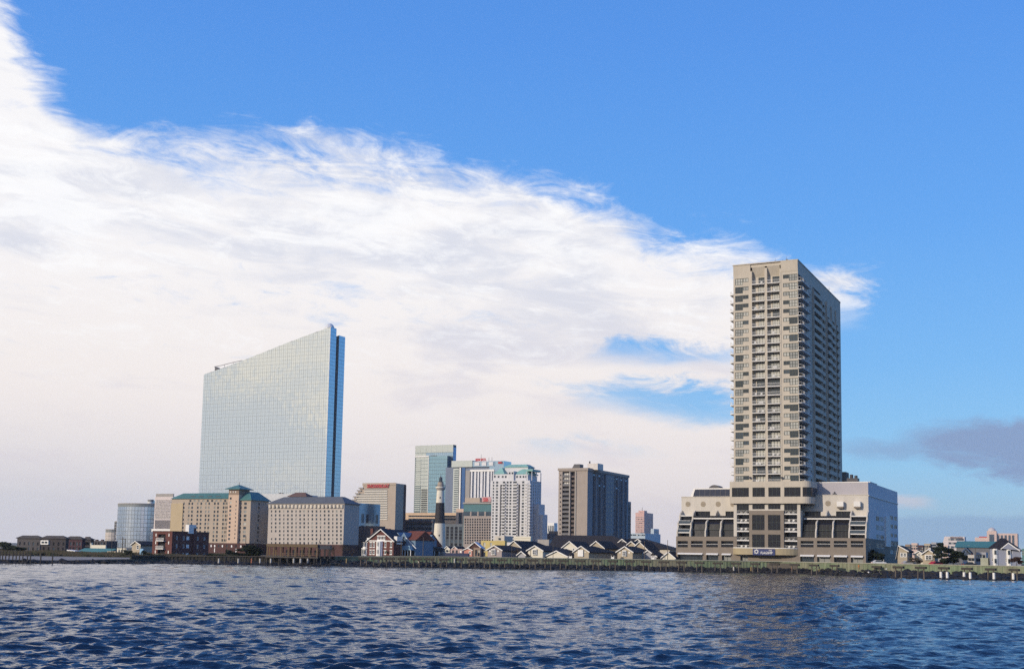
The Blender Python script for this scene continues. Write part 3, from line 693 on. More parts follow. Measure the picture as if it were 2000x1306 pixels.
        for p in ((1343.7, 1373.5, 1402.6, 1431.4) if nm == 'L' else (1586, 1617.2)):
            c = MB(); cx, cz = F.fp(p, 984 if nm == 'L' else 982.5, yw)
            seg = [(cx + .86 * math.cos(t), cz + .86 * math.sin(t)) for t in [i * math.pi / 12 for i in range(24)]]; c.prism(seg, 1, yw - .05, yw + .02)
            for q in (-.5, 0, .5): c.box(cx - .7, cx + .7, yw - .09, yw - .052, cz + q - .04, cz + q + .04, 1)
            c.build('round_vent', [mat('vent_tan', (.34, .29, .22), .8), TAUPE], e)
    for p in (1642.5, 1675.5):
        q = MB(); x, z = F.fp(p, 989, yw); q.box(x - 1.0, x + 1.0, yw - 1.5, yw - .002, z + .0, z + 1.55).box(x - .95, x + .95, yw - 1.4, yw - .01, z - .5, z - .003, 1); q.build('wall_cabinet', [WHITESLAB, TAUPE], e)
    # wavy fins that carry the terraces down and out
    prof = [(yw, ZW(996)), (3.6, Z(1001)), (2.9, Z(1006.5)), (3.0, Z(1012)), (2.0, Z(1018)), (1.1, Z(1021)), (1.25, Z(1028)), (.7, Z(1034)), (.25, Z(1038)), (.2, zT), (yw, zT)]
    half = [(2.9 + 1.3, Z(1012.8)), (1.9, Z(1017)), (1.1, Z(1021)), (1.25, Z(1028)), (.7, Z(1034)), (.25, Z(1038)), (.2, zT), (yw, zT), (yw, Z(1012.8))]
    top = [(yw, ZW(996)), (3.6, Z(1001)), (2.9, Z(1006.5)), (3.0, Z(1012.5)), (yw, Z(1012.5))]
    def fin(p, pr, w=.42): x = X(p, 1045); b = MB(); b.prism(pr, 0, x, x + w); F.part('terrace_fin', b, CREAMW)
    for p in (1320.6, 1346.0, 1689.0, 1656.6): fin(p, prof)
    for p in (1375.6, 1404.6, 1591.5, 1624.2): fin(p, half)
    for p in (1390.0, 1608.0): fin(p, top)
    for a, b in ((1346.5, 1433), (1563.5, 1657)):                       # glazed terraces
        xa_, xb_ = X(a, 1045) + .42, X(b, 1045); gq = MB(); zl = Z(1012.6, 1400)
        n = 12
        gq.quad((xa_, 1.9, zT + .02), (xb_, 1.9, zT + .02), (xb_, 2.6, Z(1023)), (xa_, 2.6, Z(1023))); gq.quad((xa_, 2.6, Z(1023)), (xb_, 2.6, Z(1023)), (xb_, 4.0, zl), (xa_, 4.0, zl))
        F.part('terrace_glazing', gq, GDK)
        m2 = MB()
        for i in range(1, n): x = xa_ + (xb_ - xa_) * i / n; m2.add([(x - .03, 1.86, zT), (x + .03, 1.86, zT), (x + .03, 2.54, Z(1023)), (x - .03, 2.54, Z(1023))], [(0, 1, 2, 3)])
        m2.box(xa_, xb_, 1.75, 1.85, Z(1034.5), Z(1034.5) + .12); F.part('glazing_bar', m2, FRAME)
        lg = MB(); lg.box(xa_, xb_, 2.9, yw + .3, zl, zl + .42); lg.box(xa_, xb_, 2.85, 2.895, zl + .42, zl + 1.1, 1); F.part('terrace_ledge', lg, [WHITESLAB, GDK])
    for a, b in ((1321, 1346), (1657, 1689)):                           # balcony stacks at the outer ends
        x0_, x1_ = X(a, 1045) + .42, X(b, 1045)
        for z, y in ((Z(1023.5), 1.3), (Z(1040.5), .5)):
            s = MB().box(x0_, x1_, y, yw + .6, z - .2, z + .12).build('balcony_slab', WHITESLAB, e)
            MB().box(x0_, x1_, y + .05, y + .1, z + 1.1, z + 1.2).box(x0_, x1_, y + .06, y + .08, z + .12, z + 1.1, 1).build('railing', [WHITEP, G2], s)
            MB().box(x0_ + 1, x0_ + 1.6, y + .6, y + 1.2, z + .12, z + 1.0).build('balcony_chair', WHITEP, s)
        MB().box(x0_, x1_, 3.0, yw - .003, Z(1007.5) + .0, Z(1007.5) + .35).box(x0_, x1_, 4.6, 4.66, zT, Z(1007.5) - .003, 1).build('balcony_back_wall', [WHITESLAB, GDK], e)
    # penthouse bands
    yp = 9.0; XP = lambda p, q=960: F.fp(p, q, yp)[0]; ZP = lambda q, p: F.fp(p, q, yp)[1]
    z1, z2_ = ZW(970.6, 1380), ZP(952.5, 1390)
    mb = MB(); a, b = XP(1350.5), X(1433, 960); mb.add([(a - .6, yp, z1), (b, yp, z1), (b, yp + .7, z2_), (a + .5, yp + .7, z2_), (a - .6, D, z1), (b, D, z1), (b, D, z2_), (a + .5, D, z2_)], [(0, 1, 2, 3), (3, 2, 6, 7), (0, 3, 7, 4), (1, 5, 6, 2)])
    F.part('penthouse', mb, WHITESLAB)
    g = MB(); k0 = (z2_ - z1); g.quad((a + .55, yp + .03 + .1 - .2, z1 + .5), (b, yp - .05, z1 + .5), (b, yp + .45, z2_ - .4), (a + 1.1, yp + .45, z2_ - .4)); F.part('penthouse_window', g, glass('navy_glass', (.01, .015, .04), .1))
    g = MB()
    for i in range(1, 9): x = a + 1 + (b - a - 1) * i / 9; g.add([(x - .05, yp - .09, z1 + .5), (x + .05, yp - .09, z1 + .5), (x + .05, yp + .41, z2_ - .4), (x - .05, yp + .41, z2_ - .4)], [(0, 1, 2, 3)])
    F.part('window_bar', g, METALD)
    d = MB(); cx, cz = F.fp(1395, 952, 12.)
    for i in range(10):
        t0, t1 = math.pi * i / 10, math.pi * (i + 1) / 10
        d.quad((cx + 1.9 * math.cos(t0), 12, z2_ - .1 + 1.3 * math.sin(t0)), (cx + 1.9 * math.cos(t1), 12, z2_ - .1 + 1.3 * math.sin(t1)), (cx + 1.9 * math.cos(t1), 17, z2_ - .1 + 1.3 * math.sin(t1)), (cx + 1.9 * math.cos(t0), 17, z2_ - .1 + 1.3 * math.sin(t0)))
    d.prism([(cx + 1.9 * math.cos(t), z2_ - .1 + 1.3 * math.sin(t)) for t in [math.pi * i / 10 for i in range(11)]], 1, 12.0, 12.05); F.part('rooflight', d, METALD)
    z1 = ZW(966.4, 1650); z2_ = ZP(942.3, 1640); mb = MB(); a, b = xr + .3, -.0
    mb.box(a, b, yp, D, z1, z2_, 0, 'br'); F.part('penthouse', mb, mat('shaded_penthouse_wall', (.42, .40, .42), .8, .06, .2))  # grey-lilac colour carries the tower's shade on this penthouse
    mb = MB(); mb.box(a, b + .1, yp - .1, yp + .25, z2_ + .002, z2_ + .3).box(b - .3, b + .1, yp + .25, D, z2_ + .002, z2_ + .3); F.part('coping', mb, WHITESLAB)
    mb = MB(); x, z = F.fp(1630, 963, yp); mb.box(x - .5, x + .5, yp - .6, yp - .01, z - .6, z).cyl(x, yp - .3, z, z + .5, .15); F.part('roof_vent', mb, METALD)
    x, z = F.fp(1670, 941, 15.); mb = MB().box(x - 2.2, x + 1.2, 13, 16, z2_ + .3, z2_ + 1.7).cyl(x - 1.0, 14.5, z2_ + 1.7, z2_ + 2.9, .55).cyl(x + .4, 14.5, z2_ + 1.7, z2_ + 2.6, .5); F.part('roof_plant', mb, METALD)
    # side wall of the right wing
    y1 = F.sp(1753.5, 1010, 0.)[0]; zs = lambda p, q: F.sp(q, p, 0.)[1]; ss_ = lambda p, q=1040: F.sp(p, q, 0.)[0]
    zr = [(1008.7, 1018.3), (1026, 1036), (1044, 1052.7), (1061, 1070)]
    sh2 = []
    for t, b in zr:
        for a_, b_ in ((1711.3, 1718), (1719.5, 1726.3)): sh2.append((ss_(a_), ss_(b_), zs(b, 1719), zs(t, 1719)))
    for t, b in ((1007.5, 1015.5), (1024, 1032), (1041.5, 1049), (1057.5, 1065), (1074, 1081)):
        for a_, b_ in ((1738.7, 1744.5), (1746.5, 1752)): sh2.append((ss_(a_), ss_(b_), zs(b, 1745), zs(t, 1745)))
    for t, b in ((1044, 1052), (1061, 1069)): sh2.append((ss_(1697.5), ss_(1701), zs(b, 1700), zs(t, 1700)))
    sh2 = [h for h in sh2]; z66 = ZW(966.6, 1700)
    mb = MB(); facade(mb, TS(0.), yw, y1, zT, z2_, [h for h in sh2 if h[2] > zT], .25); mb.box(-10, 0, y1 - .5, y1, zT, z2_, 0, 'lrfb')
    F.part('end_wall', mb, mat('skylight_tint_wall', (.60, .61, .64), .8, .05, .2, streak=.06))  # lighter, bluer than the wing fronts: sky-blue shade put into the colour
    mb = MB(); facade(mb, TS(0.), 0, y1, 0, zT - .002, [h for h in sh2 if h[3] < zT], .25); mb.box(X0, 0, 0, y1, 0, zT - .002, 0, 'frlb'); mb.quad((X0, 0, 0), (X0, 0, zT), (X0, y1, zT), (X0, y1, 0)); F.part('end_wall', mb, TAUPE)
    mb = MB().box(.0, .45, F.sp(1728, 1040)[0], F.sp(1737, 1040)[0], 6.0, zs(1008, 1732)); F.part('chase', mb, WHITESLAB)
    mb = MB().box(0.002, .25, yw, y1, ZW(966.6, 1700) - .2, ZW(966.6, 1700) + .1); F.part('string_course', mb, WHITESLAB)
    for h in sh2: put('window', winmesh(h[1] - h[0], h[3] - h[2], DPANE if random.random() < .85 else G3, WHITEP, .08, 1, 1, .12), e, (0, (h[0] + h[1]) / 2, h[2]), math.pi / 2)
    # stair block behind
    yt = ys1 + .2; xa_, za_ = F.fp(1620, 943, yt); xb_, zb_ = F.fp(1652, 921, yt)
    mb = MB().box(xa_, xb_, yt, yt + 6, z2_ - 2, zb_, 0, 'b'); F.part('stair_block', mb, mat('brown_block', (.16, .15, .13), .9))
    # entrance canopy with the sign
    zc0, zc1 = Z(1083), Z(1070.6); cxm = (X(1432, 1076) + X(1558, 1076)) / 2; hw = (X(1558, 1076) - X(1432, 1076)) / 2
    pts = []
    for i in range(21):
        t = i / 20; xx = cxm - hw + 2 * hw * t; s = abs(2 * t - 1); pts.append((xx, -.05 - 2.6 * (1 - s ** 5)))
    mb = MB()
    for a, b in zip(pts[:-1], pts[1:]): mb.quad((*a, zc0), (*b, zc0), (*b, zc1), (*a, zc1))
    n = len(pts); mb.add([(*p, zc1) for p in pts], [tuple(range(n))]); mb.add([(*p, zc0) for p in pts], [tuple(range(n - 1, -1, -1))])
    for a, b in zip(pts[:-1], pts[1:]): mb.quad((a[0], a[1] - .1, zc1 + .002), (b[0], b[1] - .1, zc1 + .002), (b[0], b[1] - .1, zc1 + .25), (a[0], a[1] - .1, zc1 + .25), 1)
    F.part('entrance_canopy', mb, [mat('canopy_tan', (.36, .30, .19), .6), WHITESLAB])
    ysn = -2.85; a, b = F.fp(1470, 1077, ysn)[0], F.fp(1513.5, 1077, ysn)[0]; zl, zh = F.fp(1490, 1083.5, ysn)[1], F.fp(1490, 1071.2, ysn)[1]
    sg = MB().box(a, b, ysn, ysn + .12, zl, zh).build('sign_board', NAVY, e); H = zh - zl; L = b - a
    # ship's-wheel emblem
    em = MB(); ex, ez = a + L * .17, zl + H * .56; r0, r1 = H * .20, H * .31
    for i in range(16):
        t0, t1 = 2 * math.pi * i / 16, 2 * math.pi * (i + 1) / 16
        em.add([(ex + r * math.cos(t), y, ez + r * math.sin(t)) for y in (ysn - .06, ysn - .004) for r, t in ((r0, t0), (r1, t0), (r1, t1), (r0, t1))], [(0, 1, 2, 3), (1, 5, 6, 2), (0, 3, 7, 4)])
    for i in range(8):
        t = 2 * math.pi * i / 8; em.tube((ex + r1 * math.cos(t), ysn - .03, ez + r1 * math.sin(t)), (ex + r1 * 1.35 * math.cos(t), ysn - .03, ez + r1 * 1.35 * math.sin(t)), .07, .07, 4)
    em.build('emblem', WHITEP, sg)
    text('FLAGSHIP', H * .52, WHITEP, sg, (a + L * .36, ysn - .06, zl + H * .2), 0, .03, sx=.86, bold=.02)
    text('THE', H * .28, WHITEP, sg, (a + L * .72, ysn - .06, zl + H * .66), 0, .03, sx=1.0, bold=.01)
    # aerials on the roof
    for p, h in ((1479, 1.6), (1496, 1.2), (1513.5, 2.6), (1528, 2.0), (1535.5, 3.0), (1482, .9), (1506, 1.6), (1622.0, 2.6)):
        if p < 1600: x, z = F.fp(p, 512, 3.); loc = (x, 3. + ty, zt - .3)
        else: loc = (xr - .5, F.sp(1622, 560, xr)[0], zt)
        m = MB().cyl(0, 0, 0, h * .8 + .3, .05, .03, 5).box(-.3, .3, -.03, .03, h * .6, h * .6 + .05); put('aerial', m.mesh('aerial', METALD), e, loc)
    for p, w, h in ((1465.5, 1.1, .9), (1490, 1.3, 1.0), (1536, .6, 1.4)):
        x, z = F.fp(p, 515, 3.); put('roof_unit', MB().box(-w / 2, w / 2, 0, 1, 0, h + .6).mesh('roof_unit', METALD), e, (x, 3.6, zt - .6))
    return F
FL = flagship()
# ------------------------------------------------------------------ the glass casino slab with the sloping roof
def glass_slab():
    F = BF('glass_casino_tower', 'huge mirror-glass casino slab whose roof line slopes down to the left', 'skyscraper', 640, 800, 1104)
    e = F.e; L = -F.fp(393.3, 840)[0]
    rp = [(397, 731), (430, 720), (471, 705), (516.6, 687), (555, 671.5), (597, 655.5), (646, 638)]
    rx = [F.fp(*p)[0] for p in rp]; rz = [F.fp(*p)[1] for p in rp]; rx[0] = -L; rx[-1] = 0
    top = lambda x: float(np.interp(x, rx, rz))
    nc = 62; cw = L / nc; rh = 3.55; nr = 64
    pan = MB(); rg = random.Random(3)
    for i in range(nc):
        a, b = -L + cw * i, -L + cw * (i + 1); g = .13 if i % 2 == 0 else .05; g2 = .13 if i % 2 else .05
        for j in range(nr):
            z0 = j * rh; ta, tb = top(a), top(b)
            if z0 > min(ta, tb) - .4: break
            z1 = z0 + rh; za, zb = min(z1, ta), min(z1, tb)
            t = [rg.uniform(-.012, .012) for _ in range(3)]
            gz = .12 if j % 2 else .05
            pan.quad((a + g, t[0] - .05, z0 + gz), (b - g2, t[1] - .05, z0 + gz), (b - g2, t[1] + t[2] - .05, zb - .05), (a + g, t[0] + t[2] - .05, za - .05))
    p = F.part('glass_panel', pan, GREV); p['kind'] = 'stuff'
    # core body behind the panels: two plates and the slot between them
    ye = F.sp(673, 700)[0]; y1, y2 = F.sp(655.5, 700)[0], F.sp(661, 700)[0]
    zt = top(0); zt2 = F.sp(667, 656)[1]; zt3 = F.sp(658, 648)[1]
    mb = MB(); xs = [-L + L * i / 20 for i in range(21)]
    for ya, yb, dz_, xe in ((.02, y1, 0, 0), (y1, y2, zt - zt3, -3.5), (y2, ye, zt - zt2, 0)):
        for a, b in zip(xs[:-1], xs[1:]):
            b = min(b, xe) if b > xe else b
            if a >= b: continue
            mb.quad((a, ya, 0), (b, ya, 0), (b, ya, top(b) - dz_), (a, ya, top(a) - dz_)); mb.quad((a, ya, top(a) - dz_), (b, ya, top(b) - dz_), (b, yb, top(b) - dz_), (a, yb, top(a) - dz_)); mb.quad((a, yb, 0), (a, yb, top(a) - dz_), (b, yb, top(b) - dz_), (b, yb, 0))
        mb.quad((-L, ya, 0), (-L, ya, top(-L) - dz_), (-L, yb, top(-L) - dz_), (-L, yb, 0))
    F.part('tower_core', mb, mat('mullion_grey', (.20, .22, .22), .5))
    # end face: two glass fins with a deep slot
    def end(x, ya, yb, zt_, m, nm='glass_panel'):
        q = MB(); n = max(1, int((yb - ya) / 2.2)); w = (yb - ya) / n
        for i in range(n):
            for j in range(int(zt_ / rh) + 1):
                z0, z1 = j * rh, min((j + 1) * rh, zt_)
                if z1 - z0 < .3: continue
                t = rg.uniform(-.01, .01); q.quad((x + .05 + t, ya + w * i + .05, z0 + .14), (x + .05 + t, ya + w * (i + 1) - .05, z0 + .14), (x + .05 - t, ya + w * (i + 1) - .05, z1 - .05), (x + .05 - t, ya + w * i + .05, z1 - .05))
        o = F.part(nm, q, m); o['kind'] = 'stuff'
        F.part('tower_core', MB().box(x - .3, x, ya, yb, 0, zt_, 0, 'b'), mat('mullion_navy', (.03, .06, .13), .5))
    end(0, .35, y1, zt, GREVS); end(-3.5, y1 + .003, y2 - .003, zt3, glass('mirror_glass_navy', (.10, .18, .36), .12, .9)); end(0, y2, ye, zt2, GREVS)
    F.part('corner_strip', MB().box(-.12, .3, -.25, .34, 0, zt + .3), WHITEP)
    d = MB(); cx, cz = F.fp(640, 640, 6.)
    n = 10
    ring = [[(cx + 5.2 * math.cos(t) * math.cos(u), 9 + 5.2 * math.sin(t) * math.cos(u), zt - 1.5 + 7.0 * math.sin(u)) for t in [2 * math.pi * i / 14 for i in range(14)]] for u in [math.pi / 2 * j / 5 for j in range(6)]]
    vs = [v for r_ in ring for v in r_]; d.add(vs, [(j * 14 + i, j * 14 + (i + 1) % 14, (j + 1) * 14 + (i + 1) % 14, (j + 1) * 14 + i) for j in range(5) for i in range(14)])
    F.part('roof_dome', d, mat('dome_white', (.6, .62, .65), .4))
    q = MB(); a, b = F.fp(419.5, 720, 3.), F.fp(432, 720, 3.); q.prism([(a[0], a[1] - 2), (b[0], b[1] - .5), (a[0], a[1] + 2.3)], 1, 3, 7); F.part('roof_screen', q, METALD)
    q = MB(); pts = [F.fp(*p, 3.) for p in ((418, 716), (432, 713.5), (455, 707.5), (473, 703.5))]
    for u, v in zip(pts[:-1], pts[1:]): q.tube((u[0], 3, u[1]), (v[0], 3, v[1]), .3, .3, 4)
    for p in ((438.5, 712.3), (455.5, 707.5)): x, z = F.fp(*p, 3.); q.box(x - .15, x + .15, 2.9, 3.1, top(x) - 1, z)
    F.part('roof_rail', q, METALD)
glass_slab()

# generic slab building
def slab(name, label, cat, px, py, Y, pl, pr, ptop, mats, fr=None, sr=None, mix=WMIX, fm=None, rot=ROT, depth=.3, par=.6, ft=.08, **kw):
    """px: near corner, pl: left end, pr: far right end of the side face; fr/sr=(first col px, last col px, n, w m, top row py, bottom row py, rows, h m)"""
    F = BF(name, label, cat, px, py, Y, rot); xl = F.fp(pl, py)[0]; yd = F.sp(pr, py)[0] if pr else kw.get('D', 15.)
    zt = F.fp(px, ptop)[1]; fh = []; sh = []
    if fr:
        a, b, n, w, t, bt, m, h = fr
        fh = gridh(F.fp(a, (t + bt) / 2)[0], F.fp(b, (t + bt) / 2)[0], n, w, F.fp((a + b) / 2, bt)[1] - h, F.fp((a + b) / 2, t)[1] - h, m, h)
    if sr:
        a, b, n, w, t, bt, m, h = sr; sh = gridh(F.sp(a, (t + bt) / 2)[0], F.sp(b, (t + bt) / 2)[0], n, w, F.sp((a + b) / 2, bt)[1] - h, F.sp((a + b) / 2, t)[1] - h, m, h)
    block(F, xl, 0, 0, yd, 0, zt, fh, sh, mats, depth=depth, par=par)
    windows(F, TF(0), fh, mix, fm, dp=depth * .7, ft=ft); windows(F, TS(0), sh, mix, fm, dp=depth * .7, ft=ft)
    if -xl > 14 and yd > 8:
        for _ in range(3):
            u = random.uniform(xl + 2, -3); w = random.uniform(.8, 2.0); hh = random.uniform(.9, 1.8); F.part('roof_vent', MB().box(u - w / 2, u + w / 2, 3, 3 + w, zt - par, zt + hh * .7), random.choice([CONCG, METALD, CONCD]))
    F.xl, F.yd, F.zt = xl, yd, zt; return F
# ------------------------------------------------------------------ far left: drum shaped mirror-glass building and its neighbours
def drum(px, Y, rad_px, top, name, label, m, n=40, th=None):
    p = at(px, 1065, Y); e = put(name, None, None, (p.x, p.y, GZ), 0, label, 'office building'); r = rad_px * Y / 2300; zt = at(px, top, Y - r).z - GZ
    MB().cyl(0, 0, 0, zt - .2, r - .15, n=n).build('drum_core', mat('mullion_grey', (.20, .22, .22)), e)
    q = MB(); rg = random.Random(4); rh = 3.9
    for i in range(n):
        a, b = 2 * math.pi * (i + .04) / n, 2 * math.pi * (i + .96) / n
        if math.sin((a + b) / 2) > .5: continue
        for j in range(int(zt / rh)):
            z0, z1 = j * rh + .25, (j + 1) * rh - .15; t = rg.uniform(-.02, .02)
            q.quad((r * math.cos(a), r * math.sin(a), z0), (r * math.cos(b), r * math.sin(b), z0), ((r + t) * math.cos(b), (r + t) * math.sin(b), z1), ((r + t) * math.cos(a), (r + t) * math.sin(a), z1))
    o = q.build('glass_panel', m, e); o['kind'] = 'stuff'
    MB().cyl(0, 0, zt - .2, zt + .6, r + .1, n=n).build('roof_rim', CONCG, e); return e
drum(283, 1150, 54, 983.5, 'drum_building', 'wide drum-shaped mirror-glass block left of the pink-white slab', GCYL, 56)
drum(222, 1250, 16.5, 1034, 'drum_building', 'small pale drum tower left of the wide glass drum', mat('pale_drum_panel', (.55, .50, .45), .6), 20)
slab('glass_office', 'narrow grey box tower between the two drum-shaped buildings', 'office building', 231, 1050, 1240, 222, 234, 1017, CONCG, (224, 229, 3, 1.4, 1019, 1050, 7, 2.2))
drum(290, 1200, 6, 976, 'roof_tank', 'small white round tank on the roof of the glass drum', WHITEP, 12)
slab('roof_house', 'blue-grey plant room above the wide glass drum', 'plant room', 300, 980, 1210, 293, 306, 977, GBLU)
F = slab('white_parking_slab', 'tall pink-white slab with a fine grid of tiny openings beside the green-roofed hotel', 'building', 337, 1000, 760, 301.5, 352, 969.5, PINK if False else mat('pinkish_white', (.62, .55, .53), .8, .05),
         (304.5, 334, 15, .62, 976, 1011, 13, .75), None, [(G4, .6), (G3, .4)])
q = MB()
for i in range(16):
    x = F.fp(303.5 + i * 2.05, 1024)[0]; q.box(x - .14, x + .14, -.3, -.002, F.fp(320, 1032)[1], F.fp(320, 1015)[1])
o = F.part('louvre', q, CONCD); o['kind'] = 'stuff'
F.part('ledge', MB().box(F.xl - .6, .3, -1.2, -.31, F.fp(320, 1038)[1], F.fp(320, 1032.5)[1]), WHITEP)
F.part('roof_screen', MB().box(F.xl + .3, -.3, .3, 1.0, F.zt + .002, F.zt + 2.0), CONCG)

# ------------------------------------------------------------------ green-roofed hotel
def green_hotel():
    F = BF('green_roofed_hotel', 'long beige hotel with green metal roof and square corner tower', 'hotel', 488, 1030, 640)
    e = F.e; X = lambda p, q=1010, y=0.: F.fp(p, q, y)[0]; Z = lambda q, p=400, y=0.: F.fp(p, q, y)[1]
    ym = 5.5; xl = X(334, 1010, ym); xt0, xt1 = X(445.5), X(465.5); zb = Z(1060, 450); ze = Z(973.5, 400, ym); zew = F.fp(480, 976.5)[1]
    rows = [(983 + 7.9 * i) for i in range(10)]; H = 1.35
    zr = [F.fp(400, r + 2.2, ym)[1] for r in rows]
    fh = [];
    for px_, w in ((368.5, 1.15), (374.5, 1.15), (385.5, 1.2), (392, 1.2), (401.5, 1.15), (407.5, 1.15), (418.5, 1.2), (425, 1.2), (436, 1.2), (440.5, .8), (358.5, .8), (443.2, .5)):
        for i, z in enumerate(zr): fh.append((X(px_, 1010, ym) - w / 2, X(px_, 1010, ym) + w / 2, z, z + H))
    fh = [h for h in fh]
    fh += [(X(p, 976, ym) - .7, X(p, 976, ym) + .7, F.fp(p, 979.5, ym)[1], F.fp(p, 979.5, ym)[1] + 1.2) for p in np.linspace(372, 440, 9)]
    yd = 19.0
    block(F, xl, xt0, ym, yd, zb, ze, fh, (), BEIGE, par=0, depth=.25)
    windows(F, TF(ym), fh, [(G1, .55), (G2, .2), (G4, .25)], WHITEP if False else None, dp=.15)
    F.part('ochre_bay', MB().box(xl - .05, X(357, 1010, ym), ym - .35, ym - .003, zb, ze - 2.5), OCHRE)
    x1 = 0.0                                    # wing right of the tower, side face in shade
    wh = [(X(478.5) - .9, X(478.5) + .9, Z(r + 2.4, 478), Z(r + 2.4, 478) + H) for r in rows] + [(X(470) - .45, X(470) + .45, Z(r + 2.4, 470), Z(r + 2.4, 470) + H) for r in rows]
    y2 = F.sp(523.5, 1020)[0]; yc = F.sp(505, 1010)[0]
    sh = [(yc - .7, yc + .7, F.sp(505, r + 3)[1], F.sp(505, r + 3)[1] + H) for r in rows]
    block(F, xt1 - .5, x1, 0.001, y2, zb, zew, wh, sh, BEIGE, par=0, depth=.25); windows(F, TF(0), wh, dp=.15); windows(F, TS(0), sh, dp=.15)
    # tower
    ztw = Z(955.5, 455); th = [(X(449.5, 1000, -1.5) - .65, X(449.5, 1000, -1.5) + .65, F.fp(450, 975 + 7.9 * i, -1.5)[1], F.fp(450, 975 + 7.9 * i, -1.5)[1] + 1.2) for i in range(11)]
    th += [(X(460.5, 1000, -1.5) - .3, X(460.5, 1000, -1.5) + .3, F.fp(460, 980.5 + 7.9 * i, -1.5)[1], F.fp(460, 980.5 + 7.9 * i, -1.5)[1] + .9) for i in range(10)]
    xa, xb = X(445.3, 1000, -1.5), X(465.3, 1000, -1.5); yt = -1.5 + abs(xb - xa) * 1.25
    zc1 = F.fp(455, 966, -1.5)[1]; block(F, xa, xb, -1.5, yt, zb, zc1, th, (), mat('peach_stucco', (.56, .42, .32), .85, .05), par=0); windows(F, TF(-1.5), th, dp=.15)
    lh = [(X(p, 960, -1.5) - .35, X(p, 960, -1.5) + .35, zc1 + 1.2, zc1 + 2.2) for p in (450, 455, 460)]
    block(F, xa, xb, -1.5, yt, zc1 + .002, ztw, lh, (), mat('brown_stucco', (.28, .21, .16), .85), par=0, name='lantern'); windows(F, TF(-1.5), lh, [(WHITEP, 1)], dp=.15)
    hip(F, xa, xb, -1.5, yt, ztw + .3, F.fp(463, 947.5, 2)[1] - ztw, None, TEAL, 1.6, 'tower_roof')
    F.part('finial', MB().cyl((xa + xb) / 2, (yt - 1.5) / 2, ztw + 2, F.fp(463, 945, 2)[1] + 1, .12), METALD)
    # roofs: long hip over the main range, hip over the wing
    hr = F.fp(400, 962.5, 9.)[1] - ze; mb = MB(); o = .7
    a = [(xl - o, ym - o, ze + .05), (xt0 + 2, ym - o, ze + .05), (xt0 + 2, yd + o, ze + .05), (xl - o, yd + o, ze + .05), (xl + 4.5, ym + 4.2, ze + hr), (xt0 + 2, ym + 4.2, ze + hr), (xt0 + 2, yd - 4, ze + hr), (xl + 4.5, yd - 4, ze + hr)]
    mb.add(a, [(0, 1, 5, 4), (2, 3, 7, 6), (3, 0, 4, 7), (4, 5, 6, 7), (0, 3, 2, 1)]); 
    for i in range(34):
        x = xl + 5 + (xt0 - xl - 5) * i / 34; mb.add([(x - .06, ym - o, ze + .14), (x + .06, ym - o, ze + .14), (x + .06, ym + 4.2, ze + hr + .09), (x - .06, ym + 4.2, ze + hr + .09)], [(0, 1, 2, 3)])
    rf = F.part('roof', mb, TEAL)
    for p in (378, 393.5, 411, 427):
        d = MB(); x = X(p, 966, ym + 1.5); d.box(x - 1.6, x + 1.6, ym + 1.0, ym + 2.6, ze + 1.1, ze + 1.6); d.build('roof_dormer', METALD, rf)
    hip(F, xt1 - .6, x1, .001, y2, zew + .3, F.fp(478, 961, 4)[1] - zew, 5.0, TEAL, .9)
    # podium
    zp = zb - .05; x0 = X(404, 1075, -4.); ph = [(X(p, 1066, -4) - .5, X(p, 1066, -4) + .5, zp - 2.2, zp - 1.0) for p in (412, 419, 427, 434, 443, 452, 461, 470, 480)] + [(X(p, 1066, -4) - .35, X(p, 1066, -4) + .35, zp - 5.0, zp - 2.8) for p in (419, 443, 461, 480)]
    ysd = F.sp(525, 1075, 1.)[0]; block(F, x0, 1.0, -4, ysd, 0, zp, ph, [(6, 6.5, 2, 6), (16, 16.5, 2, 6), (26, 26.6, 2, 6)], BRICKD, par=0, name='podium_wall'); windows(F, TF(-4), ph, [(GLIT, .3), (G1, .7)], dp=.15)
    windows(F, TS(1.), [(6, 6.5, 2, 6), (16, 16.5, 2, 6), (26, 26.6, 2, 6)], [(G2, 1)], dp=.15)
green_hotel()
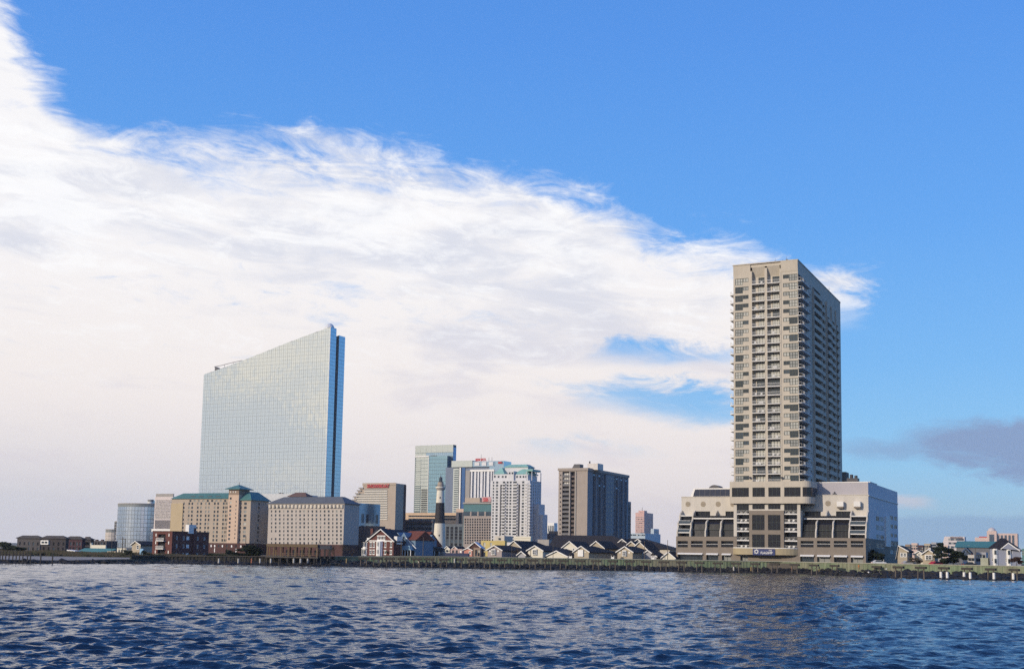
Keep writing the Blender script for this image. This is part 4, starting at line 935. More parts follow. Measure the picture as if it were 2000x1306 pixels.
# beige hotel with grey roof
def beige_hotel():
    F = BF('grey_roofed_hotel', 'broad beige hotel with slate hip roof right of the green-roofed hotel', 'hotel', 671.5, 1020, 620)
    X = lambda p, q=1020, y=0.: F.fp(p, q, y)[0]; Z = lambda q, p=600, y=0.: F.fp(p, q, y)[1]
    xl = X(523.5); ze = Z(983.5, 600); zb = Z(1062, 600); y2 = F.sp(701, 1020)[0]
    cols = np.linspace(530.5, 666.0, 18); rows = [988.5 + (1058.0 - 988.5) * i / 9 for i in range(10)]
    fh = []
    for i, c in enumerate(cols):
        w = 1.05 if i % 3 else .75
        for j, r in enumerate(rows):
            if i < 2 and 7 <= j <= 7: continue
            x = X(c, r); z = F.fp(c, r + 3.9)[1]; fh.append((x - w / 2, x + w / 2, z, z + 1.15))
    block(F, xl, 0, 0, y2, zb, ze, fh, (), BEIGEP, par=0, depth=.22); windows(F, TF(0), fh, [(G1, .7), (G2, .15), (G4, .15)], dp=.14)
    q = MB()
    for c in np.linspace(528, 668.5, 20): x = X(c, 986); q.cyl(x, -.12, ze - 2.2, ze - .5, .85, .85, 8)
    o = F.part('cornice_lamp', q, mat('cream_corbel', (.66, .60, .50), .8)); o['kind'] = 'stuff'
    F.part('cornice', MB().box(xl - .3, .3, -.35, -.003, ze - .5, ze - .1), BEIGEP)
    hr = F.fp(600, 971, 6.)[1] - ze; hip(F, xl, 0, 0, y2, ze + .3, hr, 6.5, SLATE, .8)
    xa, xb = F.fp(566, 968, 8.)[0], F.fp(598, 968, 8.)[0]; zc = F.fp(582, 969.5, 8.)[1]
    F.part('cupola', MB().box(xa, xb, 8, 12.5, ze + 1, zc), BRICKD); hip(F, xa, xb, 8, 12.5, zc + .3, F.fp(582, 962, 8)[1] - zc, None, mat('brown_roof', (.13, .08, .07), .8), .9, 'cupola_roof')
    block(F, xl, 0, .0, y2, 0, zb - .003, (), (), BRICKD, par=0, name='podium_wall')
beige_hotel()
slab('low_white_roof_hall', 'low white-roofed hall seen over the grey-roofed hotel', 'hall', 570, 985, 900, 506, 620, 963.5, mat('pale_metal_wall', (.5, .52, .54), .5), None, None).e
F = slab('blue_shaded_block', 'flat block coloured as blue shade behind the right end of the grey-roofed hotel', 'building', 699, 1000, 780, 640, 742.5, 981.5, glass('slate_shade_mirror', (.20, .30, .42), .15, .85), None, (708, 736, 4, 3.0, 1004, 1026, 2, 6))  # bluish mirror glass puts the block's shade into its colour
slab('low_brown_annex', 'low brown annex wall just left of the brick beach house', 'building', 742, 1050, 640, 690, 752, 1027, mat('brown_annex', (.16, .12, .11), .9))

# ------------------------------------------------------------------ stepped beige casino with red letters
def snow():
    F = BF('stepped_casino', 'beige casino hotel with stepped left side and red rooftop letters', 'casino', 772, 1000, 940)
    X = lambda p, q=980: F.fp(p, q)[0]; Z = lambda q, p=750: F.fp(p, q)[1]
    zt = Z(943.5, 765); yd = F.sp(792, 980)[0]; st = [(709, 945), (703, 953), (699.5, 958), (696, 963.5), (692, 970), (690, 976)]
    x0 = X(735, 950); fh = []; rows = [958 + 4.6 * i for i in range(13)]
    cols = np.linspace(712, 762, 20)
    mb = MB(); pts = [(X(709, 945), zt)]
    prev = zt
    for (p, q), (p2, q2) in zip(st[:-1], st[1:]): pts += [(X(p, q), Z(q2, p)), (X(p2, q2), Z(q2, p))]
    pts += [(X(690, 1010), 0), (0, 0), (0, zt)]
    mb.prism(pts, 1, 0, yd); F.part('wall', mb, BEIGE)
    for r in rows:
        q = MB(); a = X({True: 712, False: 696}[r < 966], r); b = X(757, r); z = Z(r, 735); q.box(a, b, -.5, -.002, z - .55, z + .1); F.part('balcony_band', q, mat('cream_band', (.70, .66, .58), .7))
        g = MB(); n = 16
        for i in range(n): u, v = a + (b - a) * (i + .12) / n, a + (b - a) * (i + .88) / n; g.box(u, v, -.06, -.002, z + .3, z + 1.6)
        o = F.part('window_band', g, G4)
    for p, q in st[1:]: F.part('terrace', MB().box(X(p, q) - .8, X(p, q) + 3.5, -.9, yd, Z(q + 1, p), Z(q - 1.4, p)), CONCG)
    F.part('parapet', MB().box(X(709, 945) - .3, .3, -.4, -.003, zt - 1.5, zt + .5), BEIGE)
    F.part('end_trim', MB().box(.002, .3, yd - 3, yd + .2, 0, zt - .5), BRICKD)
    sb = MB().box(X(717, 948), X(759, 948), -.7, -.5, Z(952, 740), Z(951.2, 740)).build('sign_rail', REDP, F.e)
    x = X(718, 950); h = Z(945.5, 738) - Z(951.5, 738); text('SHOWBOAT', h * 1.42, REDP, sb, (x, -.8, Z(951.3, 738)), 0, .15, sx=(X(757.5) - x) / (h * 1.42 * 5.35), bold=.12)
snow()
# long low orange-beige casino podium, dark parking decks
F = slab('casino_podium', 'long orange-beige podium left of the lighthouse top', 'building', 901, 1010, 1000, 790, 905.5, 1001, mat('orange_stucco', (.58, .42, .28), .85), (800, 893, 26, 2.4, 1006, 1012, 2, 1.3), None, [(G1, 1)])
F = slab('lift_tower', 'narrow peach block with a blue glass strip right of the lighthouse', 'building', 905, 1010, 990, 890.5, 908, 993, mat('peach_stucco', (.56, .42, .32)), (899, 899, 1, 3.2, 1001, 1001, 1, 9), None, [(G2, 1)])
F = slab('parking_garage', 'long dark blue-grey parking garage behind the brick beach house', 'garage', 846, 1040, 960, 741, 868, 1014.5, mat('garage_dark_blue', (.06, .075, .10), .85), (748, 840, 16, 3.6, 1020, 1046, 4, 2.0), None, [(GDK, 1)])
F.part('deck_rail', MB().box(F.xl, 0, -.4, -.003, F.zt - 2.2, F.zt - 1.4), BRICKD)
F = slab('parking_garage', 'dark slatted parking garage right behind the lighthouse', 'garage', 912, 1050, 900, 868, 917, 1023, mat('blue_dark_concrete', (.13, .15, .17), .9), (874, 908, 5, 2.4, 1028, 1060, 6, 2.2), None, [(GDK, .7), (G2, .3)])

# ------------------------------------------------------------------ blue glass tower
def blue_tower():
    F = BF('blue_glass_tower', 'blue-green glass tower with pale stepped left wing behind the lighthouse', 'skyscraper', 883.5, 950, 1120)
    X = lambda p, q=940, y=0.: F.fp(p, q, y)[0]; Z = lambda q, p=850, y=0.: F.fp(p, q, y)[1]
    PALE = mat('pale_green_panel', (.46, .50, .46), .5, .05)
    xl = X(809.5); zt = Z(868, 880); ztl = zt; yd = max(F.sp(889, 940)[0], 6)
    F.part('tower_core', MB().box(xl, 0, .1, yd, 0, zt, 0, 'b'), mat('mullion_teal', (.08, .13, .15), .5))
    rg = random.Random(8)
    def grid(x0, x1, z0, z1, y, m, cw=2.2, rh=3.4, nm='glass_panel'):
        q = MB(); n = max(1, int((x1 - x0) / cw)); w = (x1 - x0) / n; k = max(1, int((z1 - z0) / rh)); h = (z1 - z0) / k
        for i in range(n):
            for j in range(k): t = rg.uniform(-.012, .012); q.quad((x0 + w * i + .05, y - .05 + t, z0 + h * j + .3), (x0 + w * (i + 1) - .05, y - .05 - t, z0 + h * j + .3), (x0 + w * (i + 1) - .05, y - .05 - t, z0 + h * (j + 1) - .05), (x0 + w * i + .05, y - .05 + t, z0 + h * (j + 1) - .05))
        o = F.part(nm, q, m); o['kind'] = 'stuff'; return o
    zc = Z(883.5, 860); grid(xl, 0, zc, zt, .1, PALE, 6, 4, 'spandrel_panel'); grid(xl, X(832, 890), Z(893), zc, .1, PALE, 4, 3.4, 'spandrel_panel')
    grid(X(832, 900), -.05, Z(891), zc, .1, GREVS); grid(X(872, 940), -.05, 0, Z(891), .1, GREVS)
    F.part('louvre_slot', MB().box(X(841, 889), X(853.5, 889), -.15, .04, Z(890.5), Z(888.8)), METALD)
    # lower projecting volume
    yb = -6.; xa, xb, xc = X(811.5, 940, yb), X(836.5, 940, yb), X(872.5, 940, yb); z2 = F.fp(836, 890.5, yb)[1]
    F.part('tower_core', MB().box(xa, xc, yb + .1, .08, 0, z2, 0, 'b'), mat('mullion_teal', (.08, .13, .15), .5))
    grid(xb, xc, 0, z2, yb + .1, GBLU); grid(xa, xb - .3, Z(950, 825), z2 - .8, yb + .1, PALE, 4.5, 3.4, 'spandrel_panel'); 
    for r in range(13): F.part('window_band', MB().box(X(823, 960, yb), X(835, 960, yb), yb - .1, yb + .02, F.fp(829, 957 + r * 3.7, yb)[1], F.fp(829, 955 + r * 3.7, yb)[1]), GDK)
    for r in range(25): F.part('ledge', MB().box(xa - .3, X(821.5, 940, yb), yb - .35, yb + .02, F.fp(815, 898 + r * 4.1, yb)[1] - .5, F.fp(815, 898 + r * 4.1, yb)[1] + .5), PALE)
    grid(X(821.5, 960, yb), xb - .3, 0, Z(950, 825) - .1, yb + .13, PALE, 4.5, 3.4, 'spandrel_panel')
    F.part('corner_strip', MB().box(xb - .28, xb + .2, yb - .3, yb + .04, 0, z2 + .5), WHITEP); F.part('cornice', MB().box(xa - .4, xb, yb - .5, yb + .09, z2 - .7, z2 + .6), WHITEP)
    g = MB()
    for j in range(50): g.quad((.05, .3, j * 3 + .2), (.05, yd, j * 3 + .2), (.05, yd, j * 3 + 2.9), (.05, .3, j * 3 + 2.9)) if j * 3 + 3 < zt else None
    o = F.part('glass_panel', g, glass('mirror_glass_deep', (.12, .22, .42), .12, .9)); o['kind'] = 'stuff'
blue_tower()
# ------------------------------------------------------------------ casino tower with vertical white strips
def strips():
    F = BF('striped_casino_tower', 'grey casino tower with vertical white strips and red roof sign', 'casino', 965, 950, 1050)
    X = lambda p, q=940, y=0.: F.fp(p, q, y)[0]; Z = lambda q, p=930, y=0.: F.fp(p, q, y)[1]
    LG = mat('light_grey_panel', (.50, .50, .50), .6, .05); xl = X(870); zt = Z(911.5, 930); yd = F.sp(988, 930)[0]
    F.part('wall', MB().box(xl, 0, 0, yd, 0, zt, 0, 'b'), mat('window_wall_blue', (.10, .14, .22), .4))
    F.part('pale_bay', MB().box(X(886), X(896.5), -1.0, -.003, 0, zt - 1), mat('pale_green_panel', (.46, .50, .46)))
    for r in range(22): F.part('window_band', MB().box(X(888), X(896), -1.06, -1.003, Z(918 + r * 4.2, 890) - .8, Z(918 + r * 4.2, 890)), G2)
    F.part('corner_strip', MB().box(X(898.3), X(901), -1.4, -.003, 0, zt - .5), WHITEP); F.part('blue_glass_bay', MB().box(X(901.4), X(908.5), -.4, -.003, 0, zt - .3), glass('mirror_glass_navy', (.10, .18, .36), .12, .9))
    F.part('concrete_bay', MB().box(X(910), X(918.5), -.9, -.003, 0, zt - 3), CONCG)
    for a, b in ((920.5, 923.5), (927, 931), (933.5, 936.5), (939, 943.5), (946, 948.5), (951.5, 956.5), (959, 961.5), (963.5, 965)):
        F.part('white_strip', MB().box(X(a), X(b), -1.1, -.003, 0, zt - 2.5), mat('strip_white', (.62, .62, .64), .5))
    F.part('lintel', MB().box(X(919), .5, -1.4, -1.103, zt - 4.2, zt - 2.4), WHITEP)
    zc = Z(899, 930); F.part('crown', MB().box(X(884, 905), X(924.5, 905), -2, yd, zt + .003, zc), mat('pale_green_panel', (.46, .50, .46)))
    F.part('crown', MB().box(X(924.7, 905), .8, -1.6, yd, zt + .003, zc - 1), GREVS)
    for a, b in ((929, 938.5), (943, 952), (957, 965)): F.part('crown_panel', MB().box(X(a, 905), X(b, 905), -2.2, -1.61, zt + .8, zc - 1.6), mat('strip_white', (.62, .62, .64)))
    F.part('penthouse', MB().box(X(957, 905), X(985, 905), -1, 14, zt - 4.2, zc - .8), GREVS)
    F.part('corner_glass', MB().box(.003, 4.5, -.5, 10, 0, zt - 4.3), GBLU)
    rs = MB().box(X(931, 897), X(953.5, 897), -2.4, -2.2, Z(899.8, 940), Z(899.2, 940)).build('sign_rail', REDP, F.e)
    h = Z(895.6, 940) - Z(900, 940); x = X(931.5, 897); text('RESORTS', h * 1.5, REDP, rs, (x, -2.6, Z(900, 940)), 0, .2, sx=(X(953) - x) / (h * 1.5 * 4.55), bold=.16)
    s2 = MB().box(X(975, 903), X(985.5, 903), -1.4, -1.1, Z(905.5, 980), Z(904.8, 980)).build('sign_rail', REDP, F.e); text('RESORTS', h * 1.1, REDP, s2, (X(974.5, 903), -1.6, Z(904.8, 980)), 0, .2, sx=.42, bold=.15)
    for p, q in ((940, 887), (955, 892.5), (961, 892)): x, z = F.fp(p, q, 3.); F.part('mast', MB().cyl(x, 3, zc - 1, z, .22, .1, 5), METALD)
strips()
def teal_block():
    F = slab('gridded_casino_hotel', 'tan hotel block with teal top band and a grid of dark windows', 'hotel', 962, 1010, 860, 905, 975, 982, TEAL if False else mat('teal_band', (.06, .16, .18), .6), None, None)
    X = lambda p, q=1020, y=0.: F.fp(p, q, y)[0]; Z = lambda q, p=935, y=0.: F.fp(p, q, y)[1]
    z1 = Z(1003, 930); y = -.6; cols = [(912, 1.5), (922, 1.7), (931, 1.7), (940, 1.7), (949, 1.7), (957.5, 1.7)]; rows = [1014 + 5.1 * i for i in range(10)]
    fh = []
    xa = F.fp(905.5, 1030, y)[0]
    for i in range(11):
        c = 909 + i * 4.75
        for r in rows: x, z = F.fp(c, r + 1.5, y); fh.append((x - .62, x + .62, z, z + 1.25))
    block(F, xa, 0, y, -.003, 0, z1 - 1.5, fh, (), mat('tan_grid_wall', (.34, .29, .26), .85), par=0, depth=.25, name='grid_wall'); windows(F, TF(y), fh, [(G1, .8), (GDK, .2)], dp=.16)
    for p in (920, 934, 948): F.part('pier', MB().box(X(p) - .6, X(p) + .6, -.8, -.603, z1 - 1.6, Z(998.5, p)), mat('tan_grid_wall', (.34, .29, .26)))
    F.part('lower_glass', MB().box(F.fp(905, 1003, y)[0], 0, y, -.003, z1 - 1.49, Z(998.5, 930)), G2)
    F.part('parapet', MB().box(X(905, 982), 0, -.9, -.003, Z(983.5), Z(980.5)), CONCG)
    F.part('penthouse', MB().box(X(908, 975, 2), X(937, 975, 2), 2, 14, F.zt - 1, Z(971.5, 920, 2)), BEIGE)
    F.part('penthouse', MB().box(X(938, 975, 2), X(962, 975, 2), 2, 14, F.zt - 1, Z(975, 950, 2)), BRICKD)
    s = MB().box(X(941, 973, 1.5), X(959, 973, 1.5), 1.5, 1.8, Z(979.5, 950, 1.5), Z(970, 950, 1.5)).build('sign_board', mat('rose_board', (.5, .3, .3), .6), F.e)
    x, z = F.fp(943.5, 978.6, 1.4); h = F.fp(950, 971.5, 1.4)[1] - z; text('SB', h * 1.35, REDP, s, (x, 1.38, z), 0, .1, sx=1.15, bold=.12)
    F.part('antenna_frame', MB().box(X(937, 976, 1.4), X(940, 976, 1.4), 1.4, 1.8, F.zt, Z(974, 940, 1.4)), METALD)
teal_block()
# ------------------------------------------------------------------ white condominium with green roofs
def condo():
    WC_ = mat('white_condo_wall', (.58, .58, .59), .75, .05, .3)
    F = BF('white_condominium', 'white balconied apartment tower with small green roofs', 'apartment tower', 1034, 1000, 720)
    X = lambda p, q=1000, y=0.: F.fp(p, q, y)[0]; Z = lambda q, p=1000, y=0.: F.fp(p, q, y)[1]
    xl = X(959.5); zs = Z(938, 1000); yd = F.sp(1056.5, 1000)[0]
    rows = [941.5 + 5.93 * i for i in range(20)]; fh = []; bal = []
    cols = [(963, .9), (970, 1.5), (983.5, 1.7), (990.5, 1.3), (996.5, 1.3), (1005, 2.6), (1021, 1.5)]
    for j, r in enumerate(rows):
        for p, w in cols:
            x = X(p, 1000); z = Z(r + 1.8, 1000); fh.append((x - w / 2, x + w / 2, z, z + 1.15))
    slots = [(976, 979.8), (1011.5, 1015.2)]; z0s = 0
    sl = [(X(a), X(b), 3, zs - 2.5) for a, b in slots]
    sp_ = np.linspace(1037.5, 1054, 5); sh = []
    for r in rows:
        for p in sp_: y = F.sp(p, 1000)[0]; z = F.sp(p, r + 3)[1]; sh.append((y - .6, y + .6, z, z + 1.3))
    sh = [h for h in sh if h[3] < zs]
    mb = MB(); facade(mb, TF(0), xl, 0, 0, zs, fh + sl, .25); facade(mb, TS(0), 0, yd, 0, zs, sh, .25); mb.box(xl, 0, 0, yd, 0, zs, 0, 'fr')
    for a, b, c, d in sl: mb.quad((a, 2.2, c), (b, 2.2, c), (b, 2.2, d), (a, 2.2, d)); mb.box(a, b, 0.25, 2.2, c, d, 0, 'fk')
    F.part('wall', mb, WC_); windows(F, TF(0), fh, [(G1, .85), (G4, .15)], dp=.15); windows(F, TS(0), sh, [(G2, 1)], dp=.15)
    for k, (a, b, c, d) in enumerate(sl): F.part('glass_slot', MB().box(a, b, 2.0, 2.1, c, d), GDK)
    for r in rows:
        z = Z(r + 3.2, 1000)
        for a, b in ((979.9, 987), (1001.5, 1010), (1025, 1031)):
            F.part('balcony', MB().box(X(a), X(b), -.9, -.003, z - .5, z + .45), WC_)
        F.part('balcony', MB().box(X(1029), .8, -.7, 1.5, z - .95, z - .05), WC_)
    # stepped top storeys
    def topb(a, b, t, y, ybk, fhp=()):
        xa, xb = X(a, t, y), X(b, t, y); z = F.fp((a + b) / 2, t, y)[1]; h = [(X(p, t, y) - .6, X(p, t, y) + .6, F.fp(p, q, y)[1], F.fp(p, q, y)[1] + 1.2) for p, q in fhp]
        block(F, xa, xb, y, ybk, zs + .004, z, h, (), WC_, par=0, name='upper_storey'); windows(F, TF(y), h, [(G1, 1)], dp=.15); return xa, xb, z
    q = [(p, r) for p in (973.5, 981, 988) for r in (934, 940)]
    q = [(p, r) for p in (974, 982, 988) for r in (932.5,)] 
    a = topb(963, 1003, 925.5, 2, 16, q + [(966.5, 932), (996, 930)]); b = topb(993, 1003.5, 919.5, 1.2, 12, [(995.5, 925.5), (1001, 925.5)]); c = topb(1004, 1031, 926, 2.5, 16, [(1010, 932.5), (1016.5, 932.5), (1022.5, 932.5), (1027.5, 932.5)])
    hip(F, X(968, 925, 3), X(984, 925, 3), 3, 12, a[2] + .4, F.fp(976, 914.5, 5)[1] - a[2], 3, mat('pale_green_roof', (.22, .42, .38), .6), .6, 'green_roof')
    hip(F, X(1005, 925, 3), X(1032, 925, 3), 3.4, 16, c[2] + .4, F.fp(1015, 917, 6)[1] - c[2], 4, mat('pale_green_roof', (.22, .42, .38)), .6, 'green_roof')
    xa, xb = X(986, 915, 7), X(1031, 915, 7); z = F.fp(1008, 912.5, 7)[1]; block(F, xa, xb, 7, 16, zs, z, (), (), WC_, par=0, name='upper_storey'); hip(F, xa, xb, 7, 16, z + .4, 1.6, 2.5, mat('pale_green_roof', (.22, .42, .38)), .5, 'green_roof')
    for ya in (2.5, 9, 15.5):
        for xx in (-3.5, .2): F.part('pergola_post', MB().box(xx - .35, xx, ya, ya + .5, zs + .003, F.fp(1040, 920, 1)[1]), WC_)
    xx = F.fp(1040, 919, 1)[1]; F.part('pergola_roof', MB().box(-4.0, .3, 3, 15, xx, xx + 1.2), mat('pale_green_roof', (.22, .42, .38)))
    F.part('lower_step', MB().box(.003, 2.6, yd - 9, yd, 0, F.sp(1056, 985)[1]), WC_); F.part('lower_step', MB().box(2.603, 4.5, yd - 7, yd, 0, F.sp(1057, 1005)[1]), WC_)
condo()
# ------------------------------------------------------------------ grey slab with dark side strips
def grey_slab():
    F = BF('grey_concrete_tower', 'grey concrete apartment slab with dark vertical window strips and roof boxes', 'apartment tower', 1147, 1000, 640)
    X = lambda p, q=980, y=0.: F.fp(p, q, y)[0]; Z = lambda q, p=1115, y=0.: F.fp(p, q, y)[1]
    xl = X(1090.5); zt = Z(913.8, 1147); yd = F.sp(1227.3, 980)[0]; CW = mat('grey_tan_concrete', (.36, .31, .27), .85, .06, .2, streak=.08); CB = mat('shade_blue_concrete', (.24, .25, .27), .85, .08, .3)  # side concrete is a darker, bluer copy: shade put into the colour
    rows = [(923.3 + 8.67 * i) for i in range(17)]; hl = []
    za = Z(1047, 1110)
    fh = [(X(1097.8), X(1111.6), 4, Z(920.5, 1105)), (X(1114.3), X(1122), 4, Z(920.5, 1118))]
    sm = [(X(1094.6) - .35, X(1094.6) + .35, Z(r + 6, 1094), Z(r + 6, 1094) + .9) for r in rows]
    gaps = [(1157.5, 1161.8), (1167.3, 1172.5), (1177, 1181.5), (1201, 1205.5), (1210.5, 1214.5), (1219.8, 1223.8)]
    zts = F.sp(1180, 926)[1]
    sh = [(F.sp(a, 990)[0], F.sp(b, 990)[0], 3, zts) for a, b in gaps]
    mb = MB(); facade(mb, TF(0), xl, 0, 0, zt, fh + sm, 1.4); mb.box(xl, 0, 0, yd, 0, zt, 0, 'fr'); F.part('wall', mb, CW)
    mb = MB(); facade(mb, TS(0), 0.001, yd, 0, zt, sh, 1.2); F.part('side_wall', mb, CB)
    windows(F, TF(0), sm, [(GDK, 1)], dp=.15)
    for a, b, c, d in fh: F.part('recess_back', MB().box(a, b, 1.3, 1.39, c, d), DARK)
    for a, b, c, d in sh: F.part('glass_strip', MB().box(-1.19, -1.1, a, b, c, d), glass('dark_blue_glass', (.012, .018, .035), .15))
    bw = fh[0][1] - fh[0][0]
    for i, r in enumerate(rows):
        z = Z(r + 7.2, 1105); 
        F.part('balcony_slab', MB().box(fh[0][0], fh[0][1], .15, 1.28, z - .2, z), CONCG)
        bright = i < 3
        F.part('balcony_rail', MB().box(fh[0][0] + .1, fh[0][1] - .1, .2, .26, z + .02, z + .95), CONCD)
        if bright:
            for k in range(4): u = fh[0][0] + bw * (k + .14) / 4; F.part('white_window', MB().box(u, u + bw * .17, 1.2, 1.27, z + 1.0, z + 2.0), WHITEP)  # plain white panes on the top floors
        F.part('spandrel', MB().box(fh[1][0], fh[1][1], .5, 1.28, z - .5, z + .6), mat('spandrel_brown', (.14, .11, .10), .8))
    for p in (1112.8, 1124.3): F.part('pilaster', MB().box(X(p) - .3, X(p) + .3, -.4, -.003, 0, zt - 1.5), CONCG)
    # thin fins on the shaded side
    for a, b in zip(gaps[:-1], gaps[1:]):
        ya, yb = F.sp(a[1], 990)[0], F.sp(b[0], 990)[0]; F.part('fin', MB().box(.003, .5, ya + .3, ya + .8, 0, zt - 1.6), CB); F.part('fin', MB().box(.003, .5, yb - .8, yb - .3, 0, zt - 1.6), CB)
    for p in np.linspace(1184, 1199, 4):
        for r in range(15): y, z = F.sp(p, 930 + r * 9.)[0], F.sp(p, 936 + r * 9.)[1]; F.part('window', MB().box(.003, .06, y - .5, y + .5, z, z + 1.1), G1)
    for p, q in ((1160, 927), (1170.5, 929), (1170.5, 948), (1179, 949), (1204, 935), (1213, 937), (1222, 938.5), (1204, 953)): y, z = F.sp(p, q); F.part('pale_balcony_box', MB().box(-.9, .1, y - 1.3, y + 1.3, z - .5, z + .4), mat('pale_awning', (.45, .55, .60), .6))  # pale boxes set across the side strips
    F.part('cornice', MB().box(xl - .4, .4, -.5, -.003, zt - 1.2, zt + .2).box(.003, .5, .0, yd + .3, zt - 1.2, zt + .2), CW)
    q = MB(); x0, x1 = X(1114.5, 910, 8), X(1132.5, 910, 8); zz = F.fp(1125, 906, 8)[1]; q.prism([(x0, zt - .5), (x1, zt - .5), (x1, zz), (x0 + 2.2, zz)], 1, 8, 13); F.part('roof_plant', q, METALD)
    x0, x1 = X(1147.5, 910, 6), X(1167.5, 910, 6); F.part('lift_house', MB().box(x0, x1, 6, 14, zt - .5, F.fp(1157, 904.5, 6)[1]), mat('pale_box', (.62, .58, .54), .7)); x, z = F.fp(1160, 903, 8.); F.part('roof_vent', MB().cyl(x - 2.5, 8, z - 1, z + .8, .4), METALD)
    G = slab('grey_annex_tower', 'thin dark slab peeping out behind the grey concrete tower', 'building', 1228, 1010, 700, 1205, 1232.3, 979, CB, None, (1228.8, 1231.4, 2, 1.5, 984, 1045, 9, 3))
grey_slab()
# ------------------------------------------------------------------ distant buildings in the gap
F = slab('pink_distant_tower', 'far pink hotel tower with a blue shaded side right of the grey tower', 'hotel', 1258, 1030, 2400, 1241, 1275.5, 1000.5, PINK, (1243.5, 1256, 5, 2.6, 1009, 1046, 11, 1.8), (1262, 1273, 4, 3, 1008, 1046, 9, 3), [(G4, .7), (G1, .3)])
F.part('penthouse', MB().box(F.fp(1247, 1000, 3)[0], -1, 3, 20, F.zt + .002, F.fp(1250, 996.5, 3)[1]), PINK); x, z = F.fp(1254.5, 990, 5); F.part('mast', MB().cyl(x, 5, F.zt, z, .6, .3, 5), METALD)
slab('pale_blue_box', 'pale blue box building at the foot of the pink tower', 'building', 1277, 1040, 1900, 1271, 1287, 1032, mat('pale_blue_wall', (.42, .50, .56), .7), None, (1279, 1285, 3, 4, 1036, 1046, 2, 4))
slab('long_low_terminal', 'long low pale building stretched under the pink tower', 'building', 1260, 1047, 1500, 1226, 1290, 1041, mat('pale_blue_wall', (.42, .50, .56)), (1230, 1258, 9, 2.0, 1043, 1043, 1, 1.8))
F = slab('white_distant_block', 'small white block between the condominium and the grey tower', 'building', 1082, 1035, 1000, 1056, 1088.5, 1020.5, WHITEP, (1060, 1080, 6, 1.3, 1026, 1036, 3, 2.2), None)
slab('brown_low_block', 'low brown house below the small white block', 'building', 1088, 1050, 760, 1072, 1092, 1036.5, mat('brown_stucco', (.28, .21, .16)), (1076, 1085, 3, .9, 1042, 1046, 2, 1.2))
slab('brown_low_block', 'dark low roof right behind the white condominium foot', 'building', 1074, 1050, 740, 1056, 1084, 1041, mat('brown_annex', (.16, .12, .11)))
F = slab('grey_dome_hall', 'grey block with a rounded end behind the cream-fronted houses', 'building', 1072, 1060, 600, 1050, 1078, 1053, CONCG)
# right-hand distance
F = BF('domed_casino', 'far pinkish casino with a round dome at the right edge', 'casino', 1987.5, 1060, 2600, ROT)
PS = mat('pink_sand_wall', (.58, .44, .38), .85, .05, .05); xl = F.fp(1936, 1060)[0]; zt = F.fp(1960, 1041)[1]
block(F, xl, 0, 0, 40, 0, zt, (), (), PS, par=0)
for p in (1950, 1957, 1964.5, 1972, 1979): x = F.fp(p, 1060)[0]; F.part('glass_strip', MB().box(x - 2.2, x + 2.2, -.6, -.003, 5, zt - 4), G2)
xa, xb = F.fp(1927.5, 1050, -6)[0], F.fp(1946.5, 1050, -6)[0]; zt2 = F.fp(1937, 1036, -6)[1]; F.part('dome_tower', MB().box(xa, xb, -6, 12, 0, zt2), PS)
cx = (xa + xb) / 2; F.part('glass_strip', MB().box(cx - 5, cx + 5, -6.6, -6.003, 10, zt2 - 8), G2); r = (xb - xa) * .42
ring = [[(cx + r * math.cos(t) * math.cos(u), 2 + r * math.sin(t) * math.cos(u), zt2 - 1 + r * 1.05 * math.sin(u)) for t in [2 * math.pi * i / 16 for i in range(16)]] for u in [math.pi / 2 * j / 6 for j in range(7)]]
d = MB(); d.add([v for q in ring for v in q], [(j * 16 + i, j * 16 + (i + 1) % 16, (j + 1) * 16 + (i + 1) % 16, (j + 1) * 16 + i) for j in range(6) for i in range(16)]); F.part('dome', d, mat('pale_dome', (.50, .46, .46), .6))
F.part('low_wing', MB().box(F.fp(1904, 1050, -3)[0], xa, -3, 20, 0, F.fp(1915, 1049, -3)[1]), PS); F.part('red_roof', MB().box(F.fp(1912, 1050, -3)[0], xa, -3.2, 15, F.fp(1915, 1049, -3)[1] + .01, F.fp(1915, 1047, -3)[1]), REDP)
F = slab('white_distant_casino', 'far white casino with slanted sides left of the green roof', 'casino', 1884, 1060, 2300, 1845, 1887, 1047.5, mat('pinkish_white', (.62, .55, .53)), (1855, 1880, 6, 5, 1051, 1066, 3, 4))
F.part('sloped_end', MB().prism([(F.xl - 14, 0), (F.xl + 2, 0), (F.xl + 2, F.zt), (F.xl, F.zt)], 1, -.003, 20), mat('pinkish_white', (.62, .55, .53)))
F.part('roof_sign', MB().box(F.fp(1856, 1048)[0], F.fp(1880, 1048)[0], -.8, -.003, F.zt - 3, F.zt - 1), BRICKD)
F = slab('green_roofed_hall', 'wide hall with a dull green roof behind the dark pines at right', 'hall', 1944, 1070, 700, 1868, 1962, 1069, CONCD)
mb = MB(); z1 = F.zt; mb.add([(F.xl - 1, -1, z1), (1, -1, z1), (1, 14, z1 + 3.9), (F.xl - 1, 14, z1 + 3.9), (F.xl - 1, 30, z1), (1, 30, z1)], [(0, 1, 2, 3), (3, 2, 5, 4), (1, 5, 2), (0, 3, 4)]); F.part('roof', mb, GREENP)
for i in range(1, 5): F.part('roof_rib', MB().add([(F.xl - 1, -1 + 3 * i - .1, z1 + .26 * 3 * i + .03), (1, -1 + 3 * i - .1, z1 + .26 * 3 * i + .03), (1, -1 + 3 * i + .25, z1 + .26 * 3 * i + .16), (F.xl - 1, -1 + 3 * i + .25, z1 + .26 * 3 * i + .16)], [(0, 1, 2, 3)]), TEAL)
